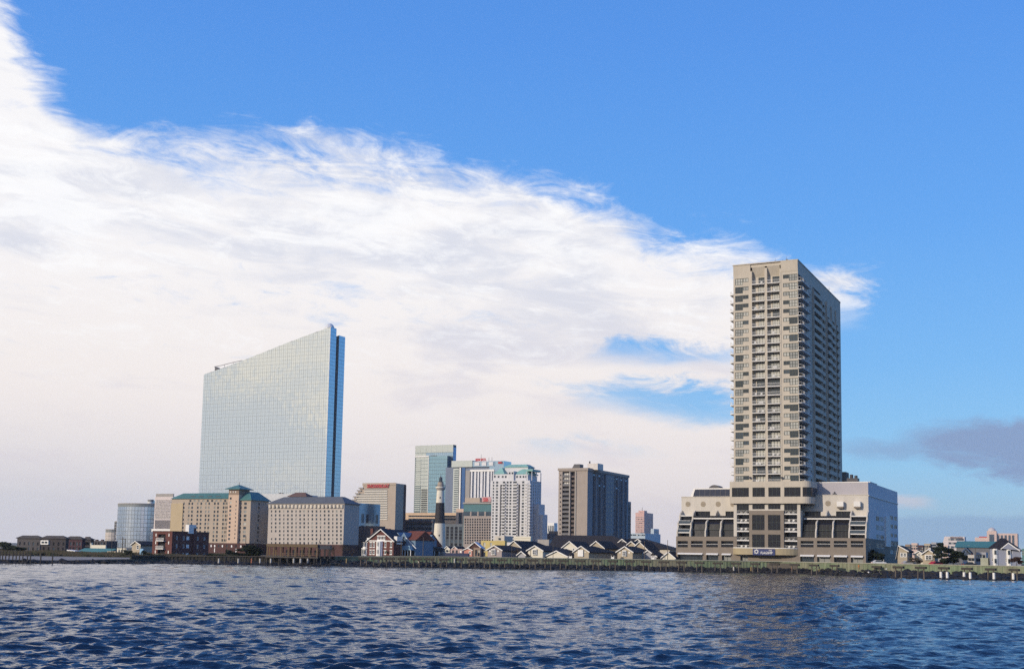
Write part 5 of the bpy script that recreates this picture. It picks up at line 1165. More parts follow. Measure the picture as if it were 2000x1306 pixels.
rt = [(1758, 1066, 1766, 760), (1768, 1062.5, 1778, 900), (1780, 1060, 1792, 950), (1793, 1064, 1803, 850), (1805, 1061, 1817, 1000), (1819, 1058.5, 1829, 1000), (1829, 1062, 1838, 900), (1842, 1064, 1852, 1100), (1890, 1079, 1898, 560), (1996, 1071, 2012, 800)]
cl = [BRICKD, mat('brown_stucco', (.28, .21, .16)), PS, BRICKD, TAN, GREYS, CONCG, PS, REDROOF, TEAL]
wd = ['dark brick', 'brown', 'pinkish', 'dark red', 'tan', 'grey', 'pale grey', 'rosy', 'red-roofed', 'teal-walled']
pl_ = ['right beside the tower hotel', 'behind the tan corner cottage', 'over the twin-gabled cottages', 'between the twin-gabled cottages and the skyline', 'just left of the tall dark pine', 'behind the crown of the tall pine', 'touching the pine crown from the left', 'under the white distant casino', 'left of the big pale corner house', 'at the right edge of the view']
for (a, t, b, Y), m, w_, p_ in zip(rt, cl, wd, pl_):
    F = slab('distant_house', f'{w_} distant house {p_}', 'house', b, 1075, Y, a, b + 2.5, t, m, (a + 1.5, b - 1.5, 3, 1.2 * Y / 800, t + 4, t + 9, 2, 1.2 * Y / 800)); F.e['group'] = 'distant houses beyond the tower hotel'
# blue low hills / far town line
hb = MB(); rg = random.Random(5)
xs = np.linspace(-2600, 2600, 160); hh = [7 + 7 * mnoise.noise(Vector((x * .004, 3, 0))) + 4 * mnoise.noise(Vector((x * .02, 8, 0))) for x in xs]
for i in range(159): hb.quad((xs[i], 3600, 2.9), (xs[i + 1], 3600, 2.9), (xs[i + 1], 3640, max(3.5, hh[i + 1])), (xs[i], 3640, max(3.5, hh[i]))); hb.quad((xs[i], 3640, max(3.5, hh[i])), (xs[i + 1], 3640, max(3.5, hh[i + 1])), (xs[i + 1], 3900, 2.9), (xs[i], 3900, 2.9))
hb.build('far_woods', mat('far_woods', (.07, .09, .10), .95, .3, .02), kind='structure', label='thin blue line of far trees on the horizon')
# ------------------------------------------------------------------ lighthouse
def lighthouse():
    Y = 820; p = at(857.5, 1078, Y); e = put('lighthouse', None, None, (p.x, p.y, GZ), 0, 'tall cream lighthouse with a black middle band', 'lighthouse')
    Zp = lambda q: at(857, q, Y).z - GZ; sc = Y / 2300
    r = lambda w: w * sc / 2
    LW = mat('lighthouse_cream', (.72, .67, .56), .8, .08, .3, streak=.12); LB = mat('lighthouse_black', (.02, .018, .022), .7)
    zs = [0, Zp(1021.5), Zp(981.5), Zp(957)]; rs = [r(26.0), r(20.0), r(16.5), r(14.0)]
    smoothed = lambda o: o
    o = MB().cyl(0, 0, 0, zs[1], rs[0], rs[1], 28).build('shaft', LW, e); MB().cyl(0, 0, zs[1] + .003, zs[2], rs[1], rs[2], 28).build('black_band', LB, e); MB().cyl(0, 0, zs[2] + .003, zs[3], rs[2], rs[3], 28).build('shaft', LW, e)
    z = zs[3]; MB().cyl(0, 0, z, z + 1.6, r(15), r(19), 24).build('corbel', CONCG, e); MB().cyl(0, 0, z + 1.605, z + 2.4, r(19.5), n=24).build('gallery_deck', LW, e)
    g = MB()
    for i in range(16): a = 2 * math.pi * i / 16; g.cyl(r(18.6) * math.cos(a), r(18.6) * math.sin(a), z + 2.4, z + 3.6, .05, n=4)
    g.cyl(0, 0, z + 3.5, z + 3.6, r(19), n=24, cap=False); g.build('gallery_railing', METALD, e)
    MB().cyl(0, 0, z + 2.41, z + 5.6, r(13), r(11), 20).build('watch_room', mat('tan_watch_room', (.36, .30, .24), .8), e)
    MB().cyl(0, 0, z + 5.605, z + 5.9, r(10.5), n=16).build('lantern_deck', METALD, e); MB().cyl(0, 0, z + 5.91, z + 8.2, r(5.5), n=12).build('lantern_glass', G2, e)
    m = MB()
    for i in range(8): a = 2 * math.pi * i / 8; m.cyl(r(5.9) * math.cos(a), r(5.9) * math.sin(a), z + 5.9, z + 8.2, .08, n=4)
    m.build('lantern_bar', METALD, e); MB().cyl(0, 0, z + 8.21, z + 9.9, r(7), .15, 12).build('lantern_roof', METALD, e); MB().cyl(0, 0, z + 9.8, z + 12.0, .12, .05, 6).build('finial', METALD, e)
    for i, (dz_, a) in enumerate(((12, -1.5), (24, -1.7), (38, -1.5))): 
        rr_ = np.interp(dz_, zs, rs); MB().box(-.35, .35, -rr_ - .05, -rr_ + .4, dz_, dz_ + 1.3).build('slit_window', DARK, e)
    MB().cyl(0, 0, 0, 3.0, r(30), r(28.5), 24).build('plinth', CONCG, e)
lighthouse()
# ------------------------------------------------------------------ houses
def gable_roof(F, x0, x1, y0, y1, ze, zp, m=SHINGLE, trim=WHITEP, ov=.5, yo=.5, xm=None, name='roof', hipback=0.):
    xm = (x0 + x1) / 2 if xm is None else xm; s0 = (zp - ze) / (xm - x0); s1 = (zp - ze) / (x1 - xm)
    t = .28; A = (x0 - ov, ze - ov * s0); B = (x1 + ov, ze - ov * s1); P = (xm, zp); mb = MB(); ya, yb = y0 - yo, y1 + .3
    yh = y1 - hipback
    def pt(q, y, dz=0.): return (q[0], y, q[1] + dz)
    mb.add([pt(A, ya), pt(P, ya), pt(B, ya), pt(A, yb), pt(P, yh), pt(B, yb), pt(A, ya, t), pt(P, ya, t), pt(B, ya, t), pt(A, yb, t), pt(P, yh, t), pt(B, yb, t)],
           [(6, 7, 10, 9), (7, 8, 11, 10), (0, 3, 4, 1), (1, 4, 5, 2), (0, 1, 7, 6), (1, 2, 8, 7), (0, 6, 9, 3), (2, 5, 11, 8), (9, 10, 11), (3, 5, 4)])
    r = mb.build(name, m, F.e)
    b = MB(); w = .32
    for q in (A, B): b.add([pt(q, ya - .06, t + .03), pt(P, ya - .06, t + .03), pt(P, ya - .06, t - w), pt(q, ya - .06, t - w), pt(q, ya - .004, t + .03), pt(P, ya - .004, t + .03), pt(P, ya - .004, t - w), pt(q, ya - .004, t - w)], [(0, 1, 2, 3), (0, 4, 5, 1), (3, 2, 6, 7)])
    b.build('bargeboard', trim, r); return r
def house(name, label, px, py, Y, pl, ptop, pe, wall, wins=(), depth=10., roof=SHINGLE, trim=WHITEP, xm=None, hipback=0., rot=ROT, group=None, side=(), pent=False, z=None):
    F = BF(name, label, 'house', px, py, Y, rot, group, z); x0 = F.fp(pl, py)[0]; xc = (pl + px) / 2 if xm is None else xm
    ze = F.fp(px, pe)[1]; zp = F.fp(xc, ptop)[1]; xmm = F.fp(xc, ptop)[0]
    h = []
    for p, q, w, hh in wins: x, zz = F.fp(p, q); h.append((x - w / 2, x + w / 2, zz - hh / 2, zz + hh / 2))
    shh = []
    for s, zz, w, hh in side: shh.append((s - w / 2, s + w / 2, zz, zz + hh))
    mb = MB(); facade(mb, TF(0), x0, 0, 0, ze, [q for q in h if q[3] < ze], .15); facade(mb, TS(0), 0, depth, 0, ze, shh, .15); mb.box(x0, 0, 0, depth, 0, ze, 0, 'frtb')
    mb.add([(x0, 0, ze), (0, 0, ze), (xmm, 0, zp)], [(0, 1, 2)]); mb.add([(x0, depth, ze), (0, depth, ze), (xmm, depth, zp)], [(0, 2, 1)] if not hipback else [])
    F.part('wall', mb, wall)
    for q in h:
        w, hh = q[1] - q[0], q[3] - q[2]; pr = q[3] < ze
        put('window', winmesh(w, hh, pickg([(G1, .8), (G2, .2)]), WHITEP, .1, 2 if w > 1 else 1, 2, .0 if pr else -.1), F.e, ((q[0] + q[1]) / 2, .12 if pr else 0, q[2]))
        tr = MB(); t = .14; tr.box(q[0] - t, q[0], -.05, -.003, q[2] - t, q[3] + t).box(q[1], q[1] + t, -.05, -.003, q[2] - t, q[3] + t).box(q[0], q[1], -.05, -.003, q[3], q[3] + t).box(q[0], q[1], -.08, -.003, q[2] - t, q[2]); tr.build('window_trim', trim, F.e)
    for q in shh: put('window', winmesh(q[1] - q[0], q[3] - q[2], G1, WHITEP, .1, 2, 2, .0), F.e, (-.12, (q[0] + q[1]) / 2, q[2]), math.pi / 2)
    if pent:
        o = .35; F.part('gable_shingles', MB().add([(x0 + o, -.06, ze), (-o, -.06, ze), (xmm, -.06, zp - .25)], [(0, 1, 2)]), pent)
    F.x0, F.ze, F.zp, F.d, F.xm = x0, ze, zp, depth, xmm
    gable_roof(F, x0, 0, 0, depth, ze, zp, roof, trim, xm=xmm, hipback=hipback); return F
GH = 'gabled cottages behind the seawall'
def bay(F, p, q, w, h):        # the framed white double window of the cottages
    x, z = F.fp(p, q); MB().box(x - w / 2, x + w / 2, -.5, -.003, z - h / 2, z + h / 2).build('window_bay', WHITEP, F.e)
    for s in (-1, 1): put('window', winmesh(w * .34, h * .76, G1, WHITEP, .07, 1, 2, -.1), F.e, (x + s * w * .2, -.52, z - h * .38))
def disc(F, p, q, r=.35):
    x, z = F.fp(p, q); F.part('round_louvre', MB().prism([(x + r * math.cos(t), z + r * math.sin(t)) for t in [i * math.pi / 5 for i in range(10)]], 1, -.06, -.003), WHITEP)
# back rows first
house('gabled_house', 'tan gabled cottage behind the mauve one, its long dark roof running right', 1019.5, 1075, 440, 988.5, 1056.5, 1070.5, TAN, [(1010.5, 1075, 1.3, 1.8)], 30, hipback=12, group=GH)
F = BF('long_dark_roofed_house', 'long cream and tan row with one big dark roof below the grey tower', 'house', 1246, 1075, 430, ROT)
x0 = F.fp(1073, 1072)[0]; ze = F.fp(1150, 1070.5)[1]; block(F, x0, 0, 0, 17, 0, ze, [(F.fp(p, 1075)[0] - .8, F.fp(p, 1075)[0] + .8, F.fp(p, 1078)[1], F.fp(p, 1078)[1] + 1.5) for p in (1187, 1204.5, 1228)], (), CREAMS, par=0)
for p in (1187, 1204.5, 1228): x, z = F.fp(p, 1078); put('window', winmesh(1.6, 1.5, G1, WHITEP, .1, 2, 2, .0), F.e, (x, .12, z))
mb = MB(); zr = F.fp(1140, 1045, 9)[1]; xa, xb = F.fp(1085, 1045, 9)[0], F.fp(1196, 1045, 9)[0]
mb.add([(x0 - .6, -.6, ze - .1), (.6, -.6, ze - .1), (.6, 18, ze - .1), (x0 - .6, 18, ze - .1), (xa, 9, zr), (xb, 9, zr)], [(0, 1, 5, 4), (1, 2, 5), (2, 3, 4, 5), (3, 0, 4), (0, 3, 2, 1)]); F.part('roof', mb, SHINGLE)
F.part('gutter', MB().box(x0 - .65, .65, -.75, -.61, ze - .3, ze), WHITEP)
F.part('tan_wall_panel', MB().box(F.fp(1179, 1075)[0], 0, -.12, -.003, 0, ze - .35), TAN)
for p in (1187, 1204.5): x, z = F.fp(p, 1078, -.12); F.part('window', MB().box(x - .8, x + .8, -.2, -.123, z, z + 1.5), G1)
F = house('gabled_house', 'big cream gabled cottage in front of the long dark roof', 1127.5, 1080, 415, 1098.5, 1057.5, 1069.5, CREAMS, [(1105, 1075, 1.5, 1.6), (1120.5, 1073, .7, .9)], 14, group=GH)
F = house('gabled_house', 'tan gabled cottage in the middle of the long dark roof', 1179.5, 1080, 415, 1150, 1057.0, 1069.5, TAN, [(1171, 1076, 1.7, 1.7)], 14, group=GH)
F = BF('hip_roofed_row', 'dark-roofed row stretching right to the tower hotel', 'house', 1308, 1080, 440, ROT); x0 = F.fp(1216, 1065)[0]; ze = F.fp(1290, 1071.5)[1]
block(F, x0, 0, 0, 14, 0, ze, (), (), CREAMW, par=0); mb = MB(); zr = F.fp(1240, 1051, 7)[1]; xa, xb = F.fp(1226, 1051, 7)[0], F.fp(1258, 1051, 7)[0]
mb.add([(x0 - .6, -.6, ze - .1), (.6, -.6, ze - .1), (.6, 15, ze - .1), (x0 - .6, 15, ze - .1), (xa, 7, zr), (xb, 7, zr)], [(0, 1, 5, 4), (1, 2, 5), (2, 3, 4, 5), (3, 0, 4), (0, 3, 2, 1)]); F.part('roof', mb, SHINGLE)
for pl, px, tp, ee, Y, m, dp, lb in ((1209, 1222.5, 1053, 1058.5, 437, GREYS, 7, 'tiny grey gable peak at the left end of the right-hand row'), (1226.5, 1240, 1057.5, 1063, 425, TAN, 8, 'small tan gable peak low on the right-hand row'), (1239.5, 1253, 1053, 1058, 437, GREYS, 7, 'tiny grey gable peak high on the right-hand row'),
                              (1235.5, 1263.5, 1058.3, 1072, 415, TAN, 12, 'tan gabled cottage below the right-hand dark roof')):
    house('gabled_house', lb, px, 1075, Y, pl, tp, ee, m, [((pl + px) / 2 + 3, 1076, 1.4, 1.4)] if dp == 12 else (), dp, group=GH)
# front row
F = house('gabled_house', 'mauve-grey gabled cottage with white double window, leftmost of the front row', 980, 1080, 392, 952.5, 1065.5, 1074.0, mat('mauve_siding', (.34, .29, .28), .85), (), 24, hipback=13, group=GH); bay(F, 964.5, 1077.3, 1.5, 1.9); disc(F, 957, 1075.5); disc(F, 973, 1075.5)
F = house('gabled_house', 'small porch gable half hidden between the mauve and the cream cottages', 1026, 1085, 390, 1012, 1077, 1083, GREYS, (), 6, group=GH)
F = house('gabled_house', 'cream gabled cottage with white double window under a dark roof', 1060, 1080, 390, 1031, 1065.8, 1074.8, CREAMS, (), 26, hipback=13, group=GH); bay(F, 1045, 1077.5, 1.5, 1.9); disc(F, 1053.5, 1076.5, .2)
F = house('low_dark_roof_house', 'low dark-roofed shed between the cream cottages', 1108, 1085, 388, 1067, 1076, 1086.5, CREAMS, (), 8, group=GH)
F = house('gabled_house', 'tan front cottage with a white blank shutter window', 1150, 1080, 388, 1121.5, 1066.8, 1077.0, TAN, (), 24, hipback=13, group=GH); x, z = F.fp(1134.5, 1079.5); MB().box(x - .95, x + .95, -.4, -.003, z - 1.1, z + 1.1).build('shutter', WHITEP, F.e); disc(F, 1126.5, 1078, .2); disc(F, 1143, 1077.5, .2)
F = house('gabled_house', 'tan front cottage with white double window left of the tower hotel', 1235.5, 1082, 386, 1206, 1067.5, 1077.5, TAN, (), 20, hipback=10, group=GH); bay(F, 1220, 1080, 1.4, 1.9); disc(F, 1211, 1078.5, .3); disc(F, 1229, 1078.5, .3)
F = house('gabled_house', 'half-sunk dark roofed cottage with a white gutter near the tower hotel', 1282, 1085, 392, 1250, 1075, 1086, GREYS, (), 9, group=GH)
F = house('gabled_house', 'small yellow-cream gable right against the tower hotel', 1318, 1085, 384, 1293, 1078.5, 1089, CREAMS, (), 9, group=GH)
for p, Y, lb in ((1114, 384, 'tiny domed porch by the big cream cottage'), (1196.5, 384, 'tiny domed porch by the tan front cottage'), (1275, 384, 'white-railed porch near the tower hotel')):
    F = BF('porch', lb, 'porch', p + 3, 1085, Y); w = -F.fp(p - 3, 1085)[0]; z = F.fp(p, 1084)[1]; F.part('porch_post', MB().box(-w, -w + .15, 0, .15, 0, z).box(-.15, 0, 0, .15, 0, z), WHITEP); F.part('porch_roof', MB().prism([(-w - .2, z), (.2, z), (-w * .25, z + .7), (-w * .75, z + .7)], 1, -.2, 1.6), SHINGLE); F.part('porch_panel', MB().box(-w + .15, -.15, .05, .1, 0, 1.), WHITEP)
# yellow block and others behind
F = slab('yellow_house', 'yellow flat-roofed house with a raised right part behind the mauve cottage', 'house', 986, 1065, 500, 939.5, 990, 1055.5, YELLOW, (946, 959, 2, 1.1, 1059, 1078, 3, 1.7))
F.part('upper_room', MB().box(F.fp(966, 1052, 1.)[0], F.fp(985, 1052, 1.)[0], 1, 9, F.zt - .5, F.fp(975, 1046, 1)[1]), mat('cream_wall', (.6, .55, .47))); put('window', winmesh(1.2, .9, G1, None), F.e, (F.fp(976, 1050, 1)[0], .86, F.zt + .3))
F = slab('cream_low_hall', 'cream low hall with a rounded right end above the tan cottage', 'building', 1036, 1060, 520, 1004, 1040, 1047, CREAMS); F.part('parapet', MB().box(F.xl - .2, .2, -.2, -.003, F.zt - .8, F.zt), CREAMS)
F = house('pink_house', 'salmon pink low house right of the lighthouse foot', 922, 1085, 470, 906, 1070.5, 1074, mat('salmon_wall', (.55, .24, .19), .85), [(918, 1079, .8, 1.2)], 10)
F = slab('brick_house', 'narrow brown house between the salmon house and the yellow house', 'house', 938, 1080, 440, 924, 941, 1069, mat('brown_stucco', (.28, .21, .16)), (930, 935, 2, .8, 1073, 1079, 2, 1.2))
mb = MB(); F = BF('white_gable_roof', 'white gabled roof peeping behind the brown house', 'roof', 939, 1070, 470); x0 = F.fp(915, 1068)[0]; ze = F.fp(927, 1069)[1]; zp = F.fp(927, 1059)[1]; F.part('wall', MB().box(x0, 0, .3, 2.5, 0, ze), BRICKD); gable_roof(F, x0, 0, .3, 2.5, ze, zp, mat('white_roof', (.62, .64, .68), .6), WHITEP)
F.part('gable', MB().add([(x0, .3, ze), (0, .3, ze), (x0 / 2, .3, zp)], [(0, 1, 2)]), BRICKD)
F = slab('white_row_house', 'low pinkish row with white window bays right of the lighthouse', 'house', 902.5, 1082, 480, 880, 905, 1071.5, mat('rosy_wall', (.45, .33, .3), .85), (885, 899, 3, 1.0, 1074, 1079, 2, 1.0), None, [(WHITEP, .5), (G1, .5)])
F = slab('blue_tarpaulin_shed', 'long low navy-roofed shed at the lighthouse foot', 'shed', 915, 1085, 400, 869, 917, 1080, mat('navy_roof', (.02, .03, .08), .7))
F = slab('grey_low_wall', 'low grey masonry house in front of the lighthouse base', 'building', 868, 1085, 420, 845, 872, 1077.5, CONCG, (850, 863, 3, .8, 1081, 1081, 1, .9))
for n, (p, m, w_) in enumerate(((842, PINK, 'rosy'), (873, CREAMS, 'cream'), (888, PINK, 'salmon'))):
    house('gabled_house', f'tiny {w_} gabled house ' + ('left of the lighthouse base', 'touching the right side of the lighthouse', 'behind the pinkish row right of the lighthouse')[n], p + 5, 1080, 560, p - 4, 1067, 1071, m, [(p, 1075, 1., 1.3)], 8, group='tiny houses by the lighthouse')
# ---- brick beach house with white trim
def brick_house():
    F = BF('brick_gabled_house', 'large red brick house with white-trimmed gable and white bay windows', 'house', 768.5, 1075, 395)
    X = lambda p, q=1070, y=0.: F.fp(p, q, y)[0]; Z = lambda q, p=745, y=0.: F.fp(p, q, y)[1]; xl = X(718); ze = Z(1055.8); zp = Z(1034, 744)
    wn = []
    for p in (724, 730): wn += [(p, 1063.5, .75, 1.5), (p, 1077.8, .75, 1.3)]
    for p in (752.5, 763.7): wn += [(p, 1063, .7, 1.7), (p, 1078.3, .75, 1.1)]
    h = [(X(p) - w / 2, X(p) + w / 2, Z(q, p) - hh / 2, Z(q, p) + hh / 2) for p, q, w, hh in wn]
    mb = MB(); facade(mb, TF(0), xl, 0, 0, ze, h, .15); mb.box(xl, 0, 0, 14, 0, ze, 0, 'ftb'); mb.add([(xl, 0, ze), (0, 0, ze), (X(744), 0, zp)], [(0, 1, 2)]); F.part('wall', mb, BRICK)
    for a, b, c, d in h:
        put('window', winmesh(b - a, d - c, G2, WHITEP, .1, 1, 2, .0), F.e, ((a + b) / 2, .1, c)); F.part('lintel', MB().box(a - .12, b + .12, -.08, -.003, d, d + .28), WHITEP); F.part('sill', MB().box(a - .12, b + .12, -.1, -.003, c - .22, c), WHITEP)
    gable_roof(F, xl, 0, 0, 14, ze, zp, mat('dark_slate', (.03, .03, .04), .8), WHITEP, .5, .5, X(744))
    F.part('string_course', MB().box(xl, 0, -.15, -.003, ze - .15, ze + .2), WHITEP)
    a, b = X(736.5, 1050), X(753, 1050); z0, z1 = Z(1053.5), Z(1045); F.part('gable_window_frame', MB().box(a, b, -.12, -.003, z1 - .3, z1).box(a, b, -.12, -.003, z0 - .2, z0 + .1), WHITEP)
    for p in (739, 744.8, 750.5): put('window', winmesh(.75, z1 - z0 - .5, G2, WHITEP, .09, 1, 2, -.06), F.e, (X(p, 1050), 0, z0 + .15))
    for p, r in ((741.0, 1.15), (708, .0)):
        if r: F.part('bay_tower', MB().cyl(X(p), -.0, 0, ze - .1, r * .95, n=8), WHITEP); [put('window', winmesh(.55, 1.3, G1, None), F.e, (X(p), -r - .02, z)) for z in (.8, 3.3)]
    F.part('downpipe', MB().cyl(X(747), -.2, 0, ze, .14, n=6), mat('lilac_pipe', (.45, .42, .55), .5))
    # left white wing with round bay
    xw = X(711.5); F.part('white_wing', MB().cyl(xw, .9, 0, Z(1058.5, 711), 1.0, n=10).cyl(xw, .9, Z(1071.5, 711), Z(1071.5, 711) + .3, 1.25, n=10).box(xw - .7, xl + .2, 2.5, 8, 0, Z(1049.5, 711)), WHITEP)
    for z in (.7, 3.1): [F.part('window', MB().box(xw + s - .2, xw + s + .2, -.16, -.08, z, z + 1.3), G1) for s in (-.45, .25)]
    F.part('porch_roof', MB().box(X(702.5) , xw - .4, 1, 5, Z(1071, 705), Z(1071, 705) + .2).box(X(703.5), X(703.5) + .15, 1, 1.15, 0, Z(1071, 705)), WHITEP)
    hip(F, X(704), X(721), 6, 16, Z(1047, 711), 3.0, None, mat('dark_slate', (.03, .03, .04)), .4)
    F.part('dormer', MB().box(X(721, 1048), X(726.5, 1048), 1.5, 5, ze - 1, Z(1046.5, 724)), WHITEP); F.part('dormer', MB().box(X(765, 1048), X(771, 1048), 1.5, 5, ze - 1, Z(1046.5, 768)), WHITEP)
    for p, q in ((726, 1031.5), (758.3, 1032)): F.part('chimney', MB().box(X(p, 1035, 8) - .5, X(p, 1035, 8) + .5, 8, 9, ze, F.fp(p, q, 8)[1]), BRICK)
    F.part('window_shrub', MB().cyl(X(757), -.6, 1.2, 1.9, .5, .1, 6), mat('dark_leaf', (.04, .06, .03)))
    F2 = BF('blue_victorian_house', 'blue victorian house with steep red-brown roof beside the brick house', 'house', 811, 1080, 400)
    X = lambda p, q=1070, y=0.: F2.fp(p, q, y)[0]; Z = lambda q, p=790, y=0.: F2.fp(p, q, y)[1]; xl = X(770.5); ze = Z(1054)
    hl = [(X(p) - .45, X(p) + .45, Z(1070, p), Z(1070, p) + 1.9) for p in (774.5, 788, 793.5, 799)]
    block(F2, xl, 0, 0, 12, 0, ze, hl, (), BLUES, par=0)
    for a, b, c, d in hl: put('window', winmesh(b - a, d - c, G1, WHITEP, .08, 1, 2, .0), F2.e, ((a + b) / 2, .12, c))
    for p in (776.5, 788.5):
        x = X(p, 1050, -.4); d = MB(); d.prism([(x - .9, ze - .2), (x + .9, ze - .2), (x + .9, ze + 1.3), (x, ze + 2.6), (x - .9, ze + 1.3)], 1, -.4, 5); F2.part('dormer', d, BLUES); F2.part('dormer_window', MB().box(x - .3, x + .3, -.46, -.403, ze + .3, ze + 1.2), G1)
    xr_ = X(825, 1045, 7); zr = F2.fp(805, 1036.5, 7)[1]; mb = MB(); mb.add([(xl - .3, -.4, ze), (.3, -.4, ze), (.3, 13, ze), (xl - .3, 13, ze), (xl + 2.6, 6, zr), (0.3, 6, zr)], [(0, 1, 5, 4), (1, 2, 5), (2, 3, 4, 5), (3, 0, 4)]); F2.part('roof', mb, REDROOF)
    wx = F2.fp(791.5, 1049, -.6); wy = F2.fp(811.5, 1070.5, -.6); q = MB(); q.add([(wx[0], -.6, wx[1]), (wx[0] + .35, -.6, wx[1]), (wy[0] + .35, -.6, wy[1]), (wy[0], -.6, wy[1]), (wx[0], -.45, wx[1]), (wx[0] + .35, -.45, wx[1]), (wy[0] + .35, -.45, wy[1]), (wy[0], -.45, wy[1])], [(0, 1, 2, 3), (1, 5, 6, 2), (0, 4, 5, 1)]); F2.part('bargeboard', q, WHITEP)
    q = MB(); q.add([(wx[0], -.4, wx[1]), (wy[0], -.4, wy[1]), (wx[0] - 1, -.4, wy[1])], [(0, 1, 2)]); F2.part('gable', q, BLUES)
    zp0 = Z(1073.5); F2.part('porch_roof', MB().prism([(xl + 3.2, zp0), (-.4, zp0), (-1.0, zp0 + 1.5), (xl + 3.8, zp0 + 1.5)], 1, -2.2, -.003), mat('pale_blue_roof', (.20, .34, .46), .7))
    for i in range(5): x = xl + 3.3 + i * (-.6 - xl - 3.3) / 4; F2.part('porch_post', MB().box(x - .1, x + .1, -2.1, -1.9, 0, zp0), WHITEP)
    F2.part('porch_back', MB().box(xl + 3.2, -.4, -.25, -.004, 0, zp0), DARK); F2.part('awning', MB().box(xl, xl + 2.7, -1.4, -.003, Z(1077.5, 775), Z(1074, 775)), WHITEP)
    F3 = BF('red_roofed_house', 'steep red-roofed blue house with pointed dormer left of the lighthouse', 'house', 823, 1080, 415); X = lambda p, q=1070, y=0.: F3.fp(p, q, y)[0]; Z = lambda q, p=810, y=0.: F3.fp(p, q, y)[1]
    xl = X(794); ze = Z(1066); yd = 14; zr = F3.fp(808, 1037.5, 5)[1]
    block(F3, xl, 0, 0, yd, 0, ze, (), [(3, 4, 1, 2.6), (6, 7, 1, 2.6), (9, 10, 1, 2.6)], BLUES, par=0); mb = MB(); mb.add([(xl - .3, -.4, ze), (.4, -.4, ze), (.4, 14.4, ze), (xl - .3, 14.4, ze), (xl, 7, zr), (.0, 7, zr)], [(0, 1, 5, 4), (1, 2, 5), (2, 3, 4, 5), (3, 0, 4)]); F3.part('roof', mb, REDROOF)
    windows(F3, TS(0), [(3, 4, 1, 2.6), (6, 7, 1, 2.6), (9, 10, 1, 2.6)], [(G1, 1)], WHITEP)
    d = MB(); zt = F3.sp(823, 1043, 1.2)[1]; d.prism([(2.5, ze), (8.5, ze), (8.5, ze + 2), (5.5, zt), (2.5, ze + 2)], 0, -2, 1.2); F3.part('pointed_dormer', d, BLUES); F3.part('dormer_window', MB().box(1.203, 1.28, 4.6, 6.4, ze + .6, ze + 2.6), G2)
    F3.part('porch_roof', MB().box(.003, 3.4, 0, 14, ze - 1.6, ze - 1.3), mat('dark_slate', (.03, .03, .04)))
    for i in range(5): F3.part('porch_post', MB().box(3.1, 3.3, .3 + i * 3.2, .5 + i * 3.2, 0, ze - 1.6), WHITEP)
    house('grey_house', 'small dim blue house between the red-roofed house and the lighthouse', 841, 1085, 420, 829, 1068, 1071, BLUES, [(833, 1078, .8, 1.1), (837.5, 1078, .8, 1.1)], 9)
brick_house()
# ---- red brick apartment block on the left
def red_block():
    F = BF('red_brick_apartments', 'four-storey red brick block with three white balconies at left', 'apartment block', 335.5, 1065, 430)
    X = lambda p, q=1065, y=0.: F.fp(p, q, y)[0]; Z = lambda q, p=315, y=0.: F.fp(p, q, y)[1]; xl = X(297.5); zt = Z(1037.5); yd = F.sp(407.5, 1065)[0]
    mid = [(X(308), X(322.5), Z(a), Z(b)) for a, b in ((1055.5, 1042.5), (1071, 1058), (1087, 1073))]
    sm = [(X(p) - .28, X(p) + .28, Z(q), Z(q) + 1.1) for p in (303.5, 328.8) for q in (1047, 1062, 1080)]
    S = lambda p: F.sp(p, 1065)[0]; zr = [Z(q) for q in (1053, 1069, 1086)]; sh = []
    for p, w in ((345, 1.0), (358.5, 1.0), (378, 1.3), (386, 1.0), (399, 1.0), (366.5, 1.6)):
        for j, z in enumerate(zr[:3]):
            sh.append((S(p) - w / 2, S(p) + w / 2, z, z + 1.4))
    mb = MB(); facade(mb, TF(0), xl, 0, 0, zt, mid + sm, 1.0); mb.box(xl, 0, 0, yd, 0, zt, 0, 'frt'); mb.quad((xl, 0, zt - .5), (0, 0, zt - .5), (0, yd, zt - .5), (xl, yd, zt - .5)); F.part('wall', mb, BRICK)
    mb = MB(); facade(mb, TS(0), 0.001, yd, 0, zt, sh, .2); F.part('side_wall', mb, BRICK)
    for a, b, c, d in sm: F.part('window', MB().box(a, b, .1, .15, c, d), WHITEP)
    for h in sh: put('window', winmesh(h[1] - h[0], h[3] - h[2], G1 if S(366.5) - 1 > h[0] or h[0] > S(366.5) else GLIT, WHITEP, .1, 2, 1, .0), F.e, (-.15, (h[0] + h[1]) / 2, h[2]), math.pi / 2)
    for k, (a, b, c, d) in enumerate(mid):
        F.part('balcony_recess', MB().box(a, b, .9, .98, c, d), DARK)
        sl = F.part('balcony', MB().box(a - .1, b + .1, -1.1, .88, c - .2, c), WHITEP); r = MB(); r.box(a - .05, b + .05, -1.05, -.98, c + 1.0, c + 1.08).box(a - .05, b + .05, -1.05, -.98, c + .05, c + .14); n = 13
        for i in range(n): x = a + (b - a) * i / (n - 1); r.box(x - .05, x + .05, -1.04, -.99, c + .14, c + 1.0)
        r.build('railing', WHITEP, sl)
    F.part('parapet', MB().box(xl - .15, .15, -.15, .2, zt - .02, zt + .25).box(-.15, .15, .2, yd + .1, zt - .02, zt + .25), BRICKD)
    x, z = F.fp(367.5, 1024, 8); a, b = F.fp(362.5, 1030, 8)[0], F.fp(373.5, 1030, 8)[0]; F.part('lift_house', MB().box(a, a + (b - a) * .6, 8, 12, zt - .5, z), WHITEP)
    y = S(377); F.part('chimney', MB().box(.003, .7, y - .5, y + .5, 0, zt + 1.6), BRICK)
red_block()
